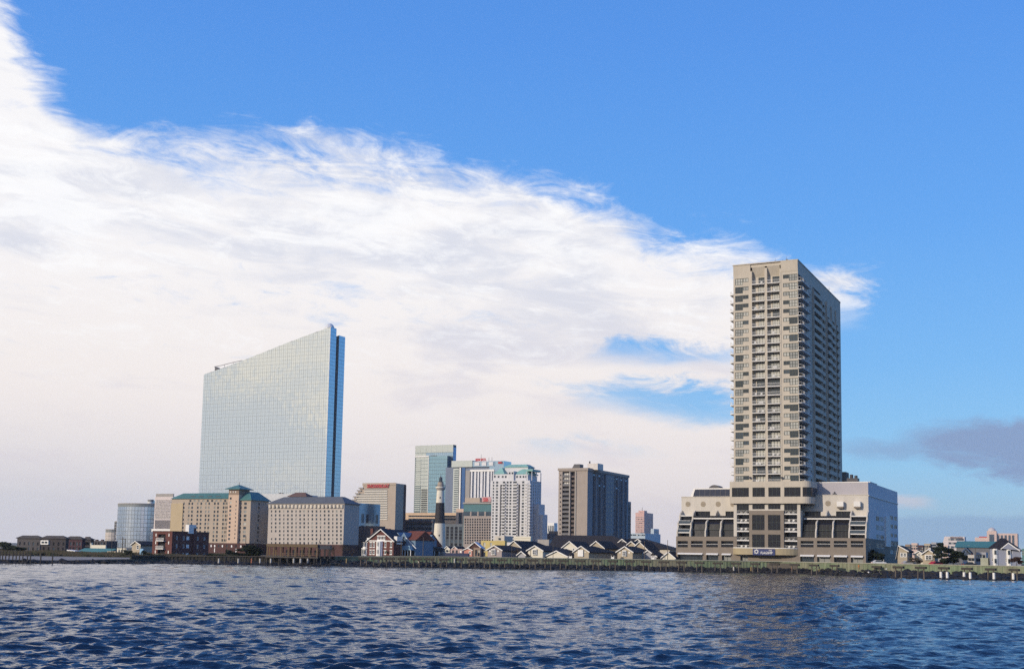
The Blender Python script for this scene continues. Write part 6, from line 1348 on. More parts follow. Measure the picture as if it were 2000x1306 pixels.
# ---- low flats and sheds at the far left
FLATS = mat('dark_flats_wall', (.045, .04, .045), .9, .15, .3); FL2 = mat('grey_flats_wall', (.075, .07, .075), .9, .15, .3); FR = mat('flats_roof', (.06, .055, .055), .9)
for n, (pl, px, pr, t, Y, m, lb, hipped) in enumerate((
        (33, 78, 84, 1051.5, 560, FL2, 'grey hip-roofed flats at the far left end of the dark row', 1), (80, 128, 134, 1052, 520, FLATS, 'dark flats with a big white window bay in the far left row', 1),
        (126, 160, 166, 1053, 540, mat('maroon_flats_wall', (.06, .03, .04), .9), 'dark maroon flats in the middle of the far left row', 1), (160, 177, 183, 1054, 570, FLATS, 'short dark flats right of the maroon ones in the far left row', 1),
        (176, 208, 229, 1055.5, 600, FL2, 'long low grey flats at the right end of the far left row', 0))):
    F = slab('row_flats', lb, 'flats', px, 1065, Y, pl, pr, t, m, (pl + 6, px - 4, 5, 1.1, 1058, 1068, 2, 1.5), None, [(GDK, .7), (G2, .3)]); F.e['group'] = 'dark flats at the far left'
    if hipped: hip(F, F.xl, 0, 0, F.yd, F.zt + .3, F.fp(px - 10, t - 5, 3)[1] - F.zt, 3.0, FR, .5)
    for p in (pl + 12, px - 9): x = F.fp(p, t, 3)[0]; F.part('chimney', MB().box(x - .6, x + .6, 3, 4, F.zt, F.fp(p, t - (6.5 if hipped else 2.5), 3)[1]), BRICKD)
    if n == 1:
        a, b = F.fp(82, 1058)[0], F.fp(97, 1058)[0]; z0, z1 = F.fp(88, 1068)[1], F.fp(88, 1054.5)[1]; F.part('window_bay', MB().box(a, b, -.8, -.003, z0 + 1.2, z1), WHITEP)
        for q in (.3, .72): F.part('bay_window', MB().box(a + (b - a) * q - .8, a + (b - a) * q + .8, -.86, -.803, z0 + 1.7, z1 - .5), G1)
F = slab('green_roofed_shed', 'long low shed with a sea-green roof at the far left', 'shed', 208, 1082, 470, 148, 212, 1078, mat('teal_shed', (.05, .13, .15), .8)); mb = MB(); z = F.zt; mb.add([(F.xl - .5, -.6, z - .3), (.5, -.6, z - .3), (.5, 5, z + 1.5), (F.xl - .5, 5, z + 1.5), (.5, 10, z - .3), (F.xl - .5, 10, z - .3)], [(0, 1, 2, 3), (3, 2, 4, 5), (1, 4, 2)]); F.part('roof', mb, GREENP)
F = slab('cream_box_house', 'cream flat box house above the sea-green shed roof', 'house', 206, 1070, 520, 176, 208, 1064, CREAMS); F.part('chimney', MB().box(F.xl, F.xl + .6, 0, .8, F.zt, F.zt + 1), CREAMS)
F = slab('beige_beach_hut', 'beige hut with an open front below the utility poles', 'hut', 246, 1085, 430, 228, 249, 1070, CREAMS, (233, 243, 3, .9, 1073, 1080, 2, 1.1))
F = slab('beige_beach_hut', 'low sandy hut just right of the sea-green shed', 'hut', 226, 1085, 440, 209, 228, 1076, TAN, (213, 223, 3, .8, 1079, 1079, 1, 1.0))
F = house('gabled_house', 'small pale gabled house left of the red brick block', 274, 1080, 470, 257, 1057, 1063.5, TAN, [(269, 1068, 1., 1.5)], 9); 
F = slab('blue_kiosk', 'tiny light blue kiosk left of the red brick block', 'kiosk', 279, 1083, 420, 272.5, 281, 1071, mat('light_blue_paint', (.25, .45, .65), .6))
F = BF('white_canopy', 'small white canopy left of the sea-green shed', 'canopy', 146, 1080, 440); w = F.fp(130, 1080)[0]; z = F.fp(140, 1075)[1]; F.part('canopy_roof', MB().prism([(w, z), (0, z - .3), (0, z), (w, z + .4)], 1, 0, 3), WHITEP); F.part('canopy_post', MB().box(-.2, -.1, .1, .2, 0, z - .3).box(w + .1, w + .2, .1, .2, 0, z), METALD)
# ---- right-hand side houses
RG = 'cottages right of the tower hotel'
F = house('gabled_house', 'tan lean-to cottage with dark roof just right of the tower hotel', 1772, 1085, 368, 1753, 1066, 1075.5, TAN, [(1762, 1083, .9, 1.1), (1767, 1083, .9, 1.1)], 11, group=RG, xm=1754.5)
F = house('gabled_house', 'small gabled cottage at the left of the tan pair right of the tower hotel', 1802, 1088, 372, 1786, 1076.5, 1081.5, CREAMS, [(1795, 1083, .5, .9)], 8, group=RG)
F = house('gabled_house', 'tan gabled cottage with triple white window right of the tower hotel', 1825, 1090, 362, 1802, 1073, 1081.5, TAN, (), 9, group=RG); bay(F, 1814, 1088, 2.2, 1.6); F.part('chimney', MB().box(F.x0 * .55, F.x0 * .55 + .6, 2, 2.6, F.ze, F.zp + .5), WHITEP)
F = house('gabled_house', 'little white-gabled house behind the dark pines', 1893, 1080, 430, 1880, 1070.5, 1077, CREAMW, [(1884, 1077, .7, .9)], 8, group=RG)
F = slab('pale_wall_house', 'pale wall between the pines and the big corner house', 'house', 1903, 1090, 396, 1890, 1906, 1083, CREAMW, (1894, 1900, 2, .9, 1089, 1089, 1, 1.))
F = slab('grey_row_house', 'grey low row left of the big pale corner house', 'house', 1926, 1090, 402, 1905, 1930, 1078, GREYS, (1909, 1922, 4, .8, 1083, 1090, 2, 1.0))
F = slab('green_fence_box', 'pale green low box behind the big corner house hedge', 'building', 1930, 1095, 372, 1915, 1932, 1089, mat('pale_green_wall', (.38, .40, .32), .8))
def corner_house():
    F = BF('pale_corner_house', 'big pale house with shade-coloured walls and dark hip roof near the right edge', 'house', 1934, 1085, 368, R(-21)); WB = mat('shaded_pale_siding', (.25, .27, .34), .8, .04, .8)
    # shade is put into the siding colour; x runs to the right from the left corner
    X = lambda p, q=1085, y=0.: F.fp(p, q, y)[0]; Z = lambda q, p=1960, y=0.: F.fp(p, q, y)[1]; xr = X(1994); ze = Z(1070, 1960)
    wn = [(1940.5, 1077, .7, 1.2), (1948, 1076.5, .5, 1.4), (1938.5, 1092, .5, 1.1), (1948, 1092, .5, 1.4), (1975, 1077, .7, 1.2), (1965, 1093, .5, 1.4), (1974, 1093, .5, 1.4)]
    h = [(X(p) - w / 2, X(p) + w / 2, max(.3, Z(q, p) - hh / 2), Z(q, p) + hh / 2) for p, q, w, hh in wn]
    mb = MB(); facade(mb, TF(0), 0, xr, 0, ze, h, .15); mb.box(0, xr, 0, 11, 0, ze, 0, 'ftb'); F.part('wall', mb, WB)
    for a, b, c, d in h: put('window', winmesh(b - a, d - c, G1, WHITEP, .08, 1, 2, .0), F.e, ((a + b) / 2, .1, c))
    for p in (1944, 1970.5): F.part('bay', MB().cyl(X(p), 0, .3, ze - .2, .75, n=8).cyl(X(p), 0, 0, .29, 1.1, .75, 8), WHITEP); F.part('bay_window', MB().box(X(p) - .3, X(p) + .3, -.82, -.76, 1.2, 2.6).box(X(p) - .3, X(p) + .3, -.82, -.76, 3.9, 5.2), G1)
    zr = F.fp(1960, 1050.5, 5)[1]; mb = MB(); o = .5; xm = X(1959, 1055, 5); mb.add([(-o, -o, ze), (xr + o, -o, ze - .9), (xr + o, 11.5, ze), (-o, 11.5, ze), (xm - .7, 5, zr), (xm + .5, 5, zr)], [(0, 1, 5, 4), (1, 2, 5), (2, 3, 4, 5), (3, 0, 4), (0, 3, 2, 1)]); F.part('roof', mb, SHINGLE)
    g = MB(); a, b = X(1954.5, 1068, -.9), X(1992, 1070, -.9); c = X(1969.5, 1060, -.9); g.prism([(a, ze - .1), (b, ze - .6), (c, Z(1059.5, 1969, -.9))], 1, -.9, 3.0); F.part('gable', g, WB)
    g = MB()
    for u in ((a, ze - .1), (b, ze - .6)): v = (c, Z(1058.8, 1969, -.9)); g.add([(u[0], -1.0, u[1]), (v[0], -1.0, v[1]), (v[0], -1.0, v[1] - .35), (u[0], -1.0, u[1] - .35)], [(0, 1, 2, 3)])
    F.part('bargeboard', g, WHITEP)
corner_house()
# ------------------------------------------------------------------ vegetation
LEAFD = mat('dark_pine_leaf', (.016, .026, .013), .9, .35, 1.5); LEAFB = mat('dry_brush_leaf', (.10, .075, .05), .95, .35, .6, c2=(.045, .05, .025)); BARK = mat('bark', (.06, .045, .035), .95, .2)
LEAFG = mat('shrub_leaf', (.035, .045, .02), .95, .3, 1.0)
def leaves(mb, c, r, n, s, mi=0, flat=1.0):
    for _ in range(n):
        d = Vector((random.gauss(0, 1), random.gauss(0, 1), random.gauss(0, 1))).normalized() * (random.random() ** .45)
        p = Vector(c) + Vector((d.x * r[0], d.y * r[1], d.z * r[2])); a = Vector((random.gauss(0, 1), random.gauss(0, 1), random.gauss(0, flat))).normalized(); b = a.orthogonal().normalized()
        q = Matrix.Rotation(random.random() * 6.28, 3, a); b = q @ b; a = (q @ a).cross(b); k = s * random.uniform(.6, 1.4)
        mb.add([p - b * k, p + a * k * .5, p + b * k, p - a * k * .5], [(0, 1, 2, 3)], mi)
def tree(name, label, px, Y, htop, blobs, n, s, leaf, cat='tree', trunk=.16, group=None, branches=5, lean=0.):
    """blobs in pixels: (px, py, rx, ry)"""
    base = at(px, 1085, Y); z0 = groundz(base.x); e = put(name, None, None, (base.x, Y, z0), 0, label, cat, None, group); sc = Y / 2300
    mb = MB(); tot = sum(b[2] * b[3] for b in blobs)
    cs = []
    for bx, by, rx, ry in blobs:
        q = at(bx, by, Y); c = Vector((q.x - base.x, random.uniform(-.5, .5) * rx * sc, q.z - z0)); cs.append((c, rx * sc, ry * sc)); k = int(n * bx * 0 + n * rx * ry / tot)
        for _ in range(6):      # clumps inside each mass leave gaps between them
            o = Vector((random.uniform(-.65, .65) * rx * sc, random.uniform(-.65, .65) * rx * sc, random.uniform(-.6, .6) * ry * sc)); leaves(mb, c + o, (rx * sc * .5, rx * sc * .5, ry * sc * .38), k // 6, s)
    mb.build('crown', leaf, e)
    t = MB(); H = max(c[0].z for c in cs) * .9; t.tube((0, 0, -.2), (lean * .5, 0, H * .5), trunk, trunk * .7); t.tube((lean * .5, 0, H * .5), (lean, 0, H), trunk * .7, trunk * .25)
    for c, rx, ry in cs: t.tube((lean * .3, 0, H * .35), tuple(c), trunk * .45, trunk * .15, 5)
    t.build('trunk', BARK, e); return e
tree('cedar_tree', 'dark bushy cedar at the right foot of the tower hotel', 1709, 364, 0, [(1709, 1086, 15, 9), (1706, 1078, 10, 6), (1697, 1090, 9, 5), (1719, 1091, 8, 5)], 4500, .28, LEAFD)
tree('windswept_tree', 'small flat-topped windswept tree before the tower hotel awnings', 1636, 366, 0, [(1641, 1080, 5, 2), (1634, 1084, 7, 2.6), (1638, 1089, 7, 3)], 500, .2, LEAFD, trunk=.1)
tree('pine_tree', 'tall dark pine with a leaning top right of the tan cottages', 1838, 358, 0, [(1836, 1062, 6, 4), (1831, 1072, 10, 5), (1843, 1071, 8, 5), (1838, 1083, 14, 7), (1843, 1094, 12, 6)], 6000, .3, LEAFD, group='dark pines near the right edge')
tree('pine_tree', 'broad dark pine mass sloping right, beside the tall pine', 1862, 360, 0, [(1857, 1075, 11, 5), (1868, 1082, 15, 7), (1878, 1089, 12, 7), (1858, 1092, 14, 7)], 7000, .3, LEAFD, group='dark pines near the right edge')
tree('bush', 'rusty dark bush before the pale corner house', 1985, 346, 0, [(1984, 1092, 12, 7), (1992, 1097, 8, 6)], 1500, .18, mat('rusty_leaf', (.06, .03, .02), .95, .3), 'bush', trunk=.1)
tree('bush', 'brown dry bush before the twin-gabled cottages', 1790, 352, 0, [(1788, 1093, 10, 5), (1797, 1096, 8, 4)], 1200, .18, LEAFB, 'bush', trunk=.08)
tree('windswept_tree', 'wide dark windswept tree in front of the green-roofed hotel', 470, 372, 0, [(492, 1068, 20, 4.5), (476, 1074, 22, 5), (456, 1078, 14, 4), (500, 1079, 16, 7), (480, 1084, 22, 5)], 6000, .32, LEAFD, trunk=.2)
tree('dark_shrubs', 'dark shrubs behind the piles below the green-roofed hotel', 440, 366, 0, [(425, 1085, 18, 4), (455, 1086, 16, 4), (412, 1083, 8, 4)], 1400, .22, LEAFG, 'shrub')
tree('shrub', 'dark shrub between the beach huts and the brick block', 288, 400, 0, [(283, 1081, 10, 7), (290, 1085, 8, 5), (262, 1083, 9, 5)], 1200, .2, LEAFD, 'shrub')
tree('shrub', 'dark shrub below the pale gabled house at left', 252, 395, 0, [(250, 1079, 9, 5), (236, 1084, 8, 4), (243, 1074, 6, 3)], 900, .2, LEAFG, 'shrub')
tree('tree', 'dark low tree clump at the very left edge behind the dune', 12, 520, 0, [(4, 1064, 14, 7), (16, 1067, 12, 6), (8, 1074, 18, 7)], 3500, .4, LEAFG)
tree('tree', 'dark low tree clump touching the left end of the dark flats', 36, 500, 0, [(30, 1070, 12, 6), (44, 1073, 12, 5), (36, 1078, 18, 5)], 3000, .38, LEAFG)
tree('bush', 'dark bush mass before the dark flats with the white bay', 110, 470, 0, [(96, 1080, 16, 4), (118, 1079, 16, 5), (136, 1081, 12, 4)], 3000, .32, LEAFG, 'bush')
BT = 'bare winter trees between the hotels and the brick house'
def bare(px, Y, top, label, spread=1.0):
    b = at(px, 1085, Y); H = at(px, top, Y).z - groundz(b.x); e = put('bare_tree', None, None, (b.x, Y, groundz(b.x)), 0, label, 'tree', None, BT); t = MB(); rg = random.Random(px)
    def br(p, d, l, r, k):
        q = p + d * l; t.tube(p, q, r, r * .65, 5 if k < 2 else 3)
        if k < 5:
            for _ in range(3): n = (d + Vector((rg.gauss(0, .5), rg.gauss(0, .5), rg.gauss(.12, .3))) * spread).normalized(); br(q, n, l * rg.uniform(.62, .85), r * .6, k + 1)
    br(Vector((0, 0, 0)), Vector((0, 0, 1)), H * .27, .2, 0); t.build('trunk', BARK, e)
bare(653, 390, 1062, 'bare brown tree at the right end of the grey-roofed hotel'); bare(668, 395, 1058, 'bare spreading tree before the shaded hotel end wall'); bare(688, 392, 1064, 'bare low tree just left of the brick gabled house'); bare(640, 386, 1066, 'bare thin tree right of the timber pavilion'); bare(1012, 398, 1066, 'bare twiggy tree among the gabled cottages')
def brush(name, label, x0, x1, y0f, y1f, n, h, m, zf):
    mb = MB()
    for _ in range(n):
        x = random.uniform(x0, x1); w = wallY(x); y = w + random.uniform(y0f, y1f); k = mnoise.noise(Vector((x * .09, y * .05, 0))) * .6 + .8; hh = h * k * random.uniform(.5, 1.2); z = zf(x, y - w)
        s = random.uniform(.1, .28); a = random.uniform(-.6, .6); mb.add([(x - s, y, z), (x + s, y + a * .3, z), (x + s * .3 + a * .5, y + a, z + hh)], [(0, 1, 2)])
        mb.add([(x, y - s, z + hh * .3), (x + s * 1.5, y, z + hh * .6), (x + a * .3, y + s, z + hh)], [(0, 1, 2)])
    put(name, mb.mesh(name, m), kind='stuff', label=label)
brush('dune_brush', 'low brown brush on the dune at the far left', -235, -112, 85, 170, 30000, 1.3, LEAFB, lambda x, d: 1.2)
brush('scrub', 'dark scrub behind the rocks below the brick block', -108, -62, 2, 40, 8000, .9, LEAFG, lambda x, d: groundz(x))
brush('wall_top_grass', 'dry grass and scrub along the top of the seawall', -62, 190, 1.8, 14, 9000, .38, LEAFB, lambda x, d: groundz(x))

# ------------------------------------------------------------------ old pier bents standing in front of the wall
BENT = [(710.5, 'below the brick gabled house, left of its white bay'), (735.5, 'below the middle of the brick gabled house'), (761, 'below the right corner of the brick gabled house'), (787, 'below the blue porch of the victorian house'),
        (813.8, 'below the red-roofed house'), (838.4, 'just left of the lighthouse'), (867.3, 'just right of the lighthouse'), (895.9, 'below the pinkish row of houses'), (923, 'below the salmon house'), (951.9, 'below the left wall of the mauve cottage'),
        (980.8, 'below the right wall of the mauve cottage'), (1010.5, 'below the small porch gable'), (1040.3, 'below the cream cottage with the double window'), (1070.5, 'right of the cream cottage with the double window'), (1100.2, 'below the low dark-roofed shed'),
        (1132.1, 'below the cottage with the white shutter'), (1164, 'right of the cottage with the white shutter'), (1196.7, 'left of the last front cottage with a double window'), (1229.5, 'below the last front cottage with a double window'), (1262, 'below the half-sunk dark roof'),
        (1296, 'below the yellow-cream gable by the tower hotel'), (1331, 'below the left corner of the tower hotel'), (1366, 'below the wide dark opening of the tower hotel'), (1402, 'below the small lit shopfront of the tower hotel'), (1437.7, 'below the left curve of the entrance canopy'),
        (1475.2, 'below the navy sign board'), (1512.8, 'below the right edge of the navy sign board'), (1552, 'below the right curve of the entrance canopy'), (1590, 'below the second awning right of the canopy'), (1630, 'beside the small windswept tree'),
        (1712.5, 'below the dark cedar'), (1754.8, 'below the lean-to cottage'), (1798.6, 'below the twin-gabled cottages'), (1843.6, 'with two white-wrapped piles below the tall pine'), (1888.7, 'with two white-wrapped piles right of the pines'), (1935, 'with one white and one ochre pile below the corner house'), (1981, 'rightmost, with one white-wrapped pile')]
BG = 'old pile bents in front of the seawall'
def bent_proto():
    e = put('pile_bent', None); L = 3.1
    MB().box(-L / 2, L / 2, -.35, .35, -.28, .32).build('cap_beam', WOODD, e)
    for s in (-1, 1):
        o = MB().tube((s * .95, 0, -4.2), (s * .82, 0, -.28), .2, .17, 8).build('pile', WOODG, e)
    b = MB(); b.tube((-.9, .2, -1.6), (.86, .2, -.5), .07, .07, 4); b.build('cross_brace', WOODD, e); return e
proto = bent_proto()
def copytree(o, parent=None):
    c = o.copy(); COL.objects.link(c); c.parent = parent
    for ch in list(o.children): copytree(ch, c)
    return c
WRAP = MB().cyl(0, 0, 0, 1.6, .33, n=12).mesh('pile_wrap', WHITEP)
for i, (p, where) in enumerate(BENT):
    o = proto if i == 0 else copytree(proto)
    tx = at(p, 1095, 350).x; 
    for _ in range(4): Yb = shoreY(tx) - .4; tx = at(p, 1095, Yb).x
    pyc = float(np.interp(p, [700, 923, 1229, 1512, 1712, 1843, 2000], [1090, 1092.8, 1096, 1101.5, 1106.5, 1109, 1113]))
    q = at(p, pyc, Yb); o.location = (q.x, Yb, q.z); o.rotation_euler = (0, 0, -R(float(np.interp(p, [700, 1200, 1700, 2000], [5, 22, 50, 62])) + random.uniform(-4, 4)))
    o['label'] = 'dark pile bent ' + where; o['category'] = 'pile bent'; o['group'] = BG
    if p > 1840:
        for s in ((-1, 1) if p < 1900 else ((1,) if p < 1950 else (-.4,))):
            w = put('pile_wrap', WRAP, o, (s * .93, 0, -q.z + .35))
# single mooring piles
PW = [(427.5, 1), (440, 0), (453, 0), (465.6, 1), (478, 0), (491.5, 2), (508, 1), (517, 0), (529, 1), (545, 0), (560, 0), (573.6, 1), (587, 1), (601, 1), (614, 0), (627, 0), (640, 0), (677, 3), (713.5, 1), (739, 1), (818, 1), (843.5, 1), (860, 1), (888, 1), (898.5, 1), (916.5, 1), (1433, 1), (1467, 3), (1547, 2), (1600, 3)]
TOPC = {0: WOODD, 1: mat('pale_pile', (.50, .47, .42), .8), 2: mat('rusty_pile', (.42, .16, .10), .8), 3: mat('ochre_pile', (.30, .22, .10), .8)}
CN = {0: 'dark wet', 1: 'pale', 2: 'rust-red', 3: 'ochre'}
near = lambda p: ('below the green-roofed hotel' if p < 525 else 'under the timber pavilion' if p < 645 else 'left of the brick gabled house' if p < 700 else 'below the brick gabled house' if p < 770 else 'below the red-roofed house' if p < 830 else 'beside the lighthouse foot' if p < 875 else 'below the pinkish row' if p < 920 else 'below the tower hotel')
cnt = {}
names = ['first', 'second', 'third', 'fourth', 'fifth', 'sixth', 'seventh']
for p, c in PW:
    k = (c, near(p)); cnt[k] = cnt.get(k, 0) + 1; tot = sum(1 for a, b in PW if (b, near(a)) == k)
    tx = at(p, 1095, 345).x; Yb = shoreY(tx) + random.uniform(-.8, 1.5); q = at(p, 1090 if p < 1400 else 1106, Yb)
    lab = f'{CN[c]} round pile {k[1]}' + (f', {names[cnt[k] - 1]} from the left of its colour there' if tot > 1 else '')
    zt = q.z; m = MB().cyl(0, 0, -.6, zt - 1.3 if c else zt, .2, .19, 8); o = m.build('mooring_pile', WOODD); o.location = (q.x, Yb, 0); o['label'] = lab; o['category'] = 'pile'; o['group'] = 'single piles along the shore'
    if c: MB().cyl(0, 0, zt - 1.297, zt, .25 if c == 1 else .2, .24 if c == 1 else .19, 8).build('pile_sleeve', TOPC[c], o)
# ------------------------------------------------------------------ timber pavilion on piles
def pavilion():
    Y = 350; P0 = at(520, 1080, Y); e = put('timber_pavilion', None, None, (P0.x, Y, 0), 0, 'open brown timber pavilion on a pile deck before the grey-roofed hotel', 'pavilion')
    X = lambda p: at(p, 1080, Y).x - P0.x; W_ = X(620); zt = at(570, 1062.3, Y).z; zb = at(570, 1067.5, Y).z; dk = at(570, 1086.5, Y).z; BW = mat('brown_pavilion_timber', (.19, .135, .075), .9, .2, 1.5)
    MB().box(0, W_, -.2, 4, zb, zt).build('roof_fascia', BW, e); MB().box(-.2, W_ + .2, -.4, 5, dk - .35, dk).build('deck', WOODG, e)
    for i, p in enumerate((520.5, 533, 547, 561.5, 575, 588.5, 602.5, 617.5)):
        MB().box(X(p), X(p) + .35, 0, .35, dk, zb - .003).build('post', BW, e); MB().cyl(X(p) + .2, 0, -.5, dk - .353, .2, n=8).build('pile', WOODD, e)
        MB().box(X(p), X(p) + .3, 3.6, 3.9, dk, zb - .003).build('post', BW, e)
    MB().box(0, W_, .1, .18, dk + .95, dk + 1.05).box(0, W_, .1, .18, dk + .5, dk + .56).build('railing', BW, e)
    a, b = X(621), X(644); MB().box(a, b, .3, 4, zb - .5, zt - .1).build('side_roof', METALD, e)
    for p in (622, 632, 642): MB().box(X(p), X(p) + .5, .4, .9, dk - .35, zb - .503).build('side_post', WOODD, e)
    for p in (553, 566, 581, 596, 609): MB().box(X(p), X(p) + 1.0, 4.2, 4.3, dk + .6, dk + 2.0).build('wall_panel', mat('pale_panel', (.35, .33, .33), .8), e)
    MB().tube((X(621), 1, zt), (X(624.5), 1, at(624, 1045, Y).z), .12, .06, 5).build('leaning_mast', METALD, e)
pavilion()
# ------------------------------------------------------------------ timber jetty at the far left
def jetty():
    Y = 303; P0 = at(0, 1085, Y); e = put('timber_jetty', None, None, (P0.x, Y, 0), 0, 'low dark timber walkway on posts at the far left', 'jetty'); X = lambda p: at(p, 1085, Y).x - P0.x
    zt = at(50, 1082.5, Y).z; MB().box(X(-60), X(64), -1, 1, zt - .3, zt).build('deck', WOODD, e)
    MB().box(X(-60), X(64), -1.05, -.98, zt + .85, zt + .95).build('railing', WOODD, e)
    for p in [-50, -38, -26, -14, -4, 3.5, 8.5, 14.5, 21, 28.5, 35, 41.5, 48, 57, 63]: MB().box(X(p) - .11, X(p) + .11, -1.1, -.9, -.3, zt + .9).build('post', WOODD, e)
    for p in (80, 103): o = MB().cyl(0, 0, -.3, at(p, 1080, Y).z, .17, n=6).build('mooring_pile', WOODD); o.location = (at(p, 1085, Y).x, Y, 0); o['label'] = 'lone dark post on the sand ' + ('nearer the jetty' if p == 80 else 'farther right of the jetty'); o['category'] = 'post'
jetty()
# ------------------------------------------------------------------ poles
def pole(px, top, Y, label, r=.13, arm=None, m=WOODG, cat='utility pole', base=None):
    q = at(px, top, Y); base = groundz(q.x); b = at(px, 1085, Y); o = MB().cyl(0, 0, 0, q.z - base, r, r * .7, 6).build('utility_pole' if cat == 'utility pole' else 'lamp_post', m); o.location = (q.x, Y, base); o['label'] = label; o['category'] = cat; H = q.z - base
    if arm == 'x': MB().box(-1., 1., -.06, .06, H - .8, H - .65).build('crossarm', m, o)
    elif arm == 'l': MB().tube((0, 0, H - .1), (-1.4, 0, H + .15), .05, .05, 4).build('lamp_arm', m, o); MB().box(-1.9, -1.3, -.12, .12, H + .08, H + .2).build('lamp_head', WHITEP, o)
for a in ((240, 1048, 415, 'taller dark pole of the pair behind the huts at left', .2, 'x'), (245.5, 1051, 425, 'shorter dark pole of the pair behind the huts at left', .16, None), (219, 1054, 430, 'thin pole above the sandy hut at left', .1, None), (149.5, 1046, 520, 'thin aerial pole above the dark maroon flats', .08, 'x'),
          (480.5, 1046, 380, 'pole before the tower of the green-roofed hotel', .13, None), (498, 1049, 380, 'pole before the shaded end of the green-roofed hotel', .1, None), (827, 1049, 372, 'tall thin pole left of the lighthouse', .12, None), (784, 1056, 372, 'thin pole before the blue victorian house', .1, None), (924.7, 1058, 380, 'pole between the white gable and the brown house', .12, None),
          (1000, 1061, 376, 'thin pole right of the mauve cottage', .08, None), (1036.5, 1072, 374, 'short dark pole before the cream cottage', .12, None), (1080.5, 1062, 374, 'thin pole before the low dark-roofed shed', .08, None), (1304, 1054, 372, 'pole between the cottages and the tower hotel', .12, None), (1259, 1056, 380, 'pole before the right-hand dark roofs', .1, None),
          (1905, 1070, 360, 'white pole left of the pale corner house', .1, None)): pole(*a)
pole(1680, 1057, 362, 'street lamp in front of the right end of the tower hotel', .09, 'l', METALD, 'street lamp'); pole(1726, 1092, 354, 'short white post on the promenade by the cedar', .08, None, WHITEP, 'post')
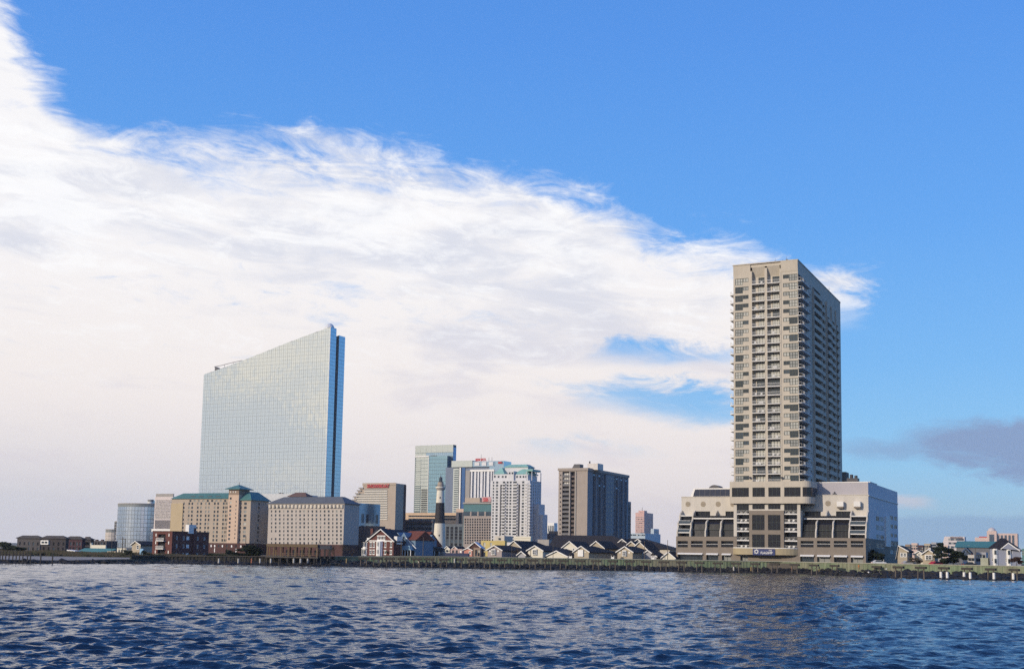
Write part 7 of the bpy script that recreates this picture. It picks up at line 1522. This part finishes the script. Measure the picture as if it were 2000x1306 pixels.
# ------------------------------------------------------------------ small white floats, a person, cars, low roadside wall
for p, q, r, lb in ((1696.5, 1117, .24, 'round white float on the dark rocks below the cedar'), (1731, 1110.5, .2, 'small white float right of the orange-clad person'), (1660, 1122, .2, 'flat white scrap at the waterline below the tower hotel')):
    Yb = shoreY(at(p, q, 320).x) + (1.5 if p > 1670 else -.5); w = at(p, q, Yb); bm = bmesh.new(); bmesh.ops.create_uvsphere(bm, u_segments=12, v_segments=8, radius=r); me = bpy.data.meshes.new('float'); bm.to_mesh(me); bm.free(); me.materials.append(WHITEP); put('float', me, None, w, label=lb, cat='float', scale=(1, 1, .85))
def person():
    Yb = 350.; w = at(1677.5, 1112.5, Yb); zb = max(w.z, .9)
    V = [(0, 0, .92), (0, 0, 1.12), (0, .02, 1.38), (0, .01, 1.5), (0, -.02, 1.62), (0, -.01, 1.74), (-.2, 0, 1.4), (-.27, -.02, 1.12), (-.22, -.2, .95), (.2, 0, 1.4), (.28, .0, 1.12), (.3, -.1, .88), (-.1, 0, .9), (-.13, -.05, .48), (-.14, .02, .07), (-.14, -.14, .04), (.1, 0, .9), (.14, .04, .48), (.15, .08, .07), (.16, -.08, .04)]
    E = [(0, 1), (1, 2), (2, 3), (3, 4), (4, 5), (2, 6), (6, 7), (7, 8), (2, 9), (9, 10), (10, 11), (0, 12), (12, 13), (13, 14), (14, 15), (0, 16), (16, 17), (17, 18), (18, 19)]
    RD = [.16, .15, .17, .065, .1, .08, .08, .065, .045, .08, .065, .045, .11, .085, .06, .05, .11, .085, .06, .05]
    me = bpy.data.meshes.new('person'); me.from_pydata(V, E, []); o = bpy.data.objects.new('person', me); COL.objects.link(o); md = o.modifiers.new('skin', 'SKIN'); o.modifiers.new('sub', 'SUBSURF').levels = 1
    for i, s in enumerate(me.skin_vertices[0].data): s.radius = (RD[i], RD[i] * .85); s.use_root = (i == 0)
    bpy.context.view_layer.update(); m2 = bpy.data.meshes.new_from_object(o.evaluated_get(bpy.context.evaluated_depsgraph_get())); bpy.data.objects.remove(o); m2.name = 'person'
    m2.materials.clear()
    for m in (mat('orange_jacket', (.60, .22, .05), .8), mat('tan_trousers', (.34, .22, .11), .8), mat('skin', (.45, .27, .19), .6)): m2.materials.append(m)
    for p in m2.polygons: z = p.center.z; p.material_index = 2 if z > 1.5 or (z < 1.0 and abs(p.center.x) > .2 and z > .8) else (0 if z > .85 else 1); p.use_smooth = True
    o = put('person', m2, None, (w.x, Yb, zb), R(20), 'person in an orange jacket standing on the rocks below the cedar', 'person')
    h = MB().cyl(0, -.0, 1.69, 1.83, .115, .05, 10); h.build('hair', mat('dark_hair', (.03, .02, .015)), o)
person()
def car(px, py, Y, label, col, rz):
    b = at(px, py, Y); e = put('parked_car', None, None, (b.x, Y, GZ), rz, label, 'car'); m = mat('car_' + col[0], col[1], .3, .02, spec=.5)
    bd = MB(); prof = [(-2.1, .35), (2.1, .35), (2.15, .75), (1.9, .9), (1.1, 1.0), (.55, 1.42), (-1.0, 1.45), (-1.75, .98), (-2.12, .9)]; bd.prism(prof, 1, -.85, .85); bd.build('body', m, e)
    MB().prism([(.98, 1.0), (.52, 1.36), (-.95, 1.39), (-1.55, 1.0)], 1, -.87, .87).build('side_window', G1, e)
    for x in (-1.35, 1.3):
        for y in (-.88, .68):
            wv = MB(); wv.prism([(x + .33 * math.cos(t), .33 + .33 * math.sin(t)) for t in [i * math.pi / 7 for i in range(14)]], 1, y, y + .2); wv.build('wheel', DARK, e)
    for y in (-.7, .45): MB().box(-2.17, -2.1, y, y + .25, .68, .85).build('tail_light', REDP, e)
car(1828, 1100, 350, 'red car on the seafront road before the twin-gabled cottages', ('red', (.35, .02, .02)), R(30)); car(1716, 1098, 358, 'white car partly hidden by the seawall beside the cedar', ('white', (.7, .7, .7)), R(4)); car(1893, 1101, 348, 'dark car right of the pines', ('dark', (.03, .03, .04)), R(10)); car(1775, 1098, 355, 'silver car before the lean-to cottage', ('silver', (.4, .4, .42)), R(6))
def wall_sign(): pass

# ------------------------------------------------------------------ haze: one thin closed volume round the whole place
hm = bpy.data.materials.new('haze'); hm.use_nodes = True; t = hm.node_tree; t.nodes.clear(); o_ = t.nodes.new('ShaderNodeOutputMaterial'); v = t.nodes.new('ShaderNodeVolumePrincipled')
v.inputs['Color'].default_value = (.80, .86, .95, 1); v.inputs['Density'].default_value = HAZE; v.inputs['Anisotropy'].default_value = .2; t.links.new(v.outputs[0], o_.inputs['Volume'])
MB().box(-6300, 6300, -6300, 6300, -3, 262).build('haze', hm, kind='stuff', label='thin pale air between the shore and the distant towers')
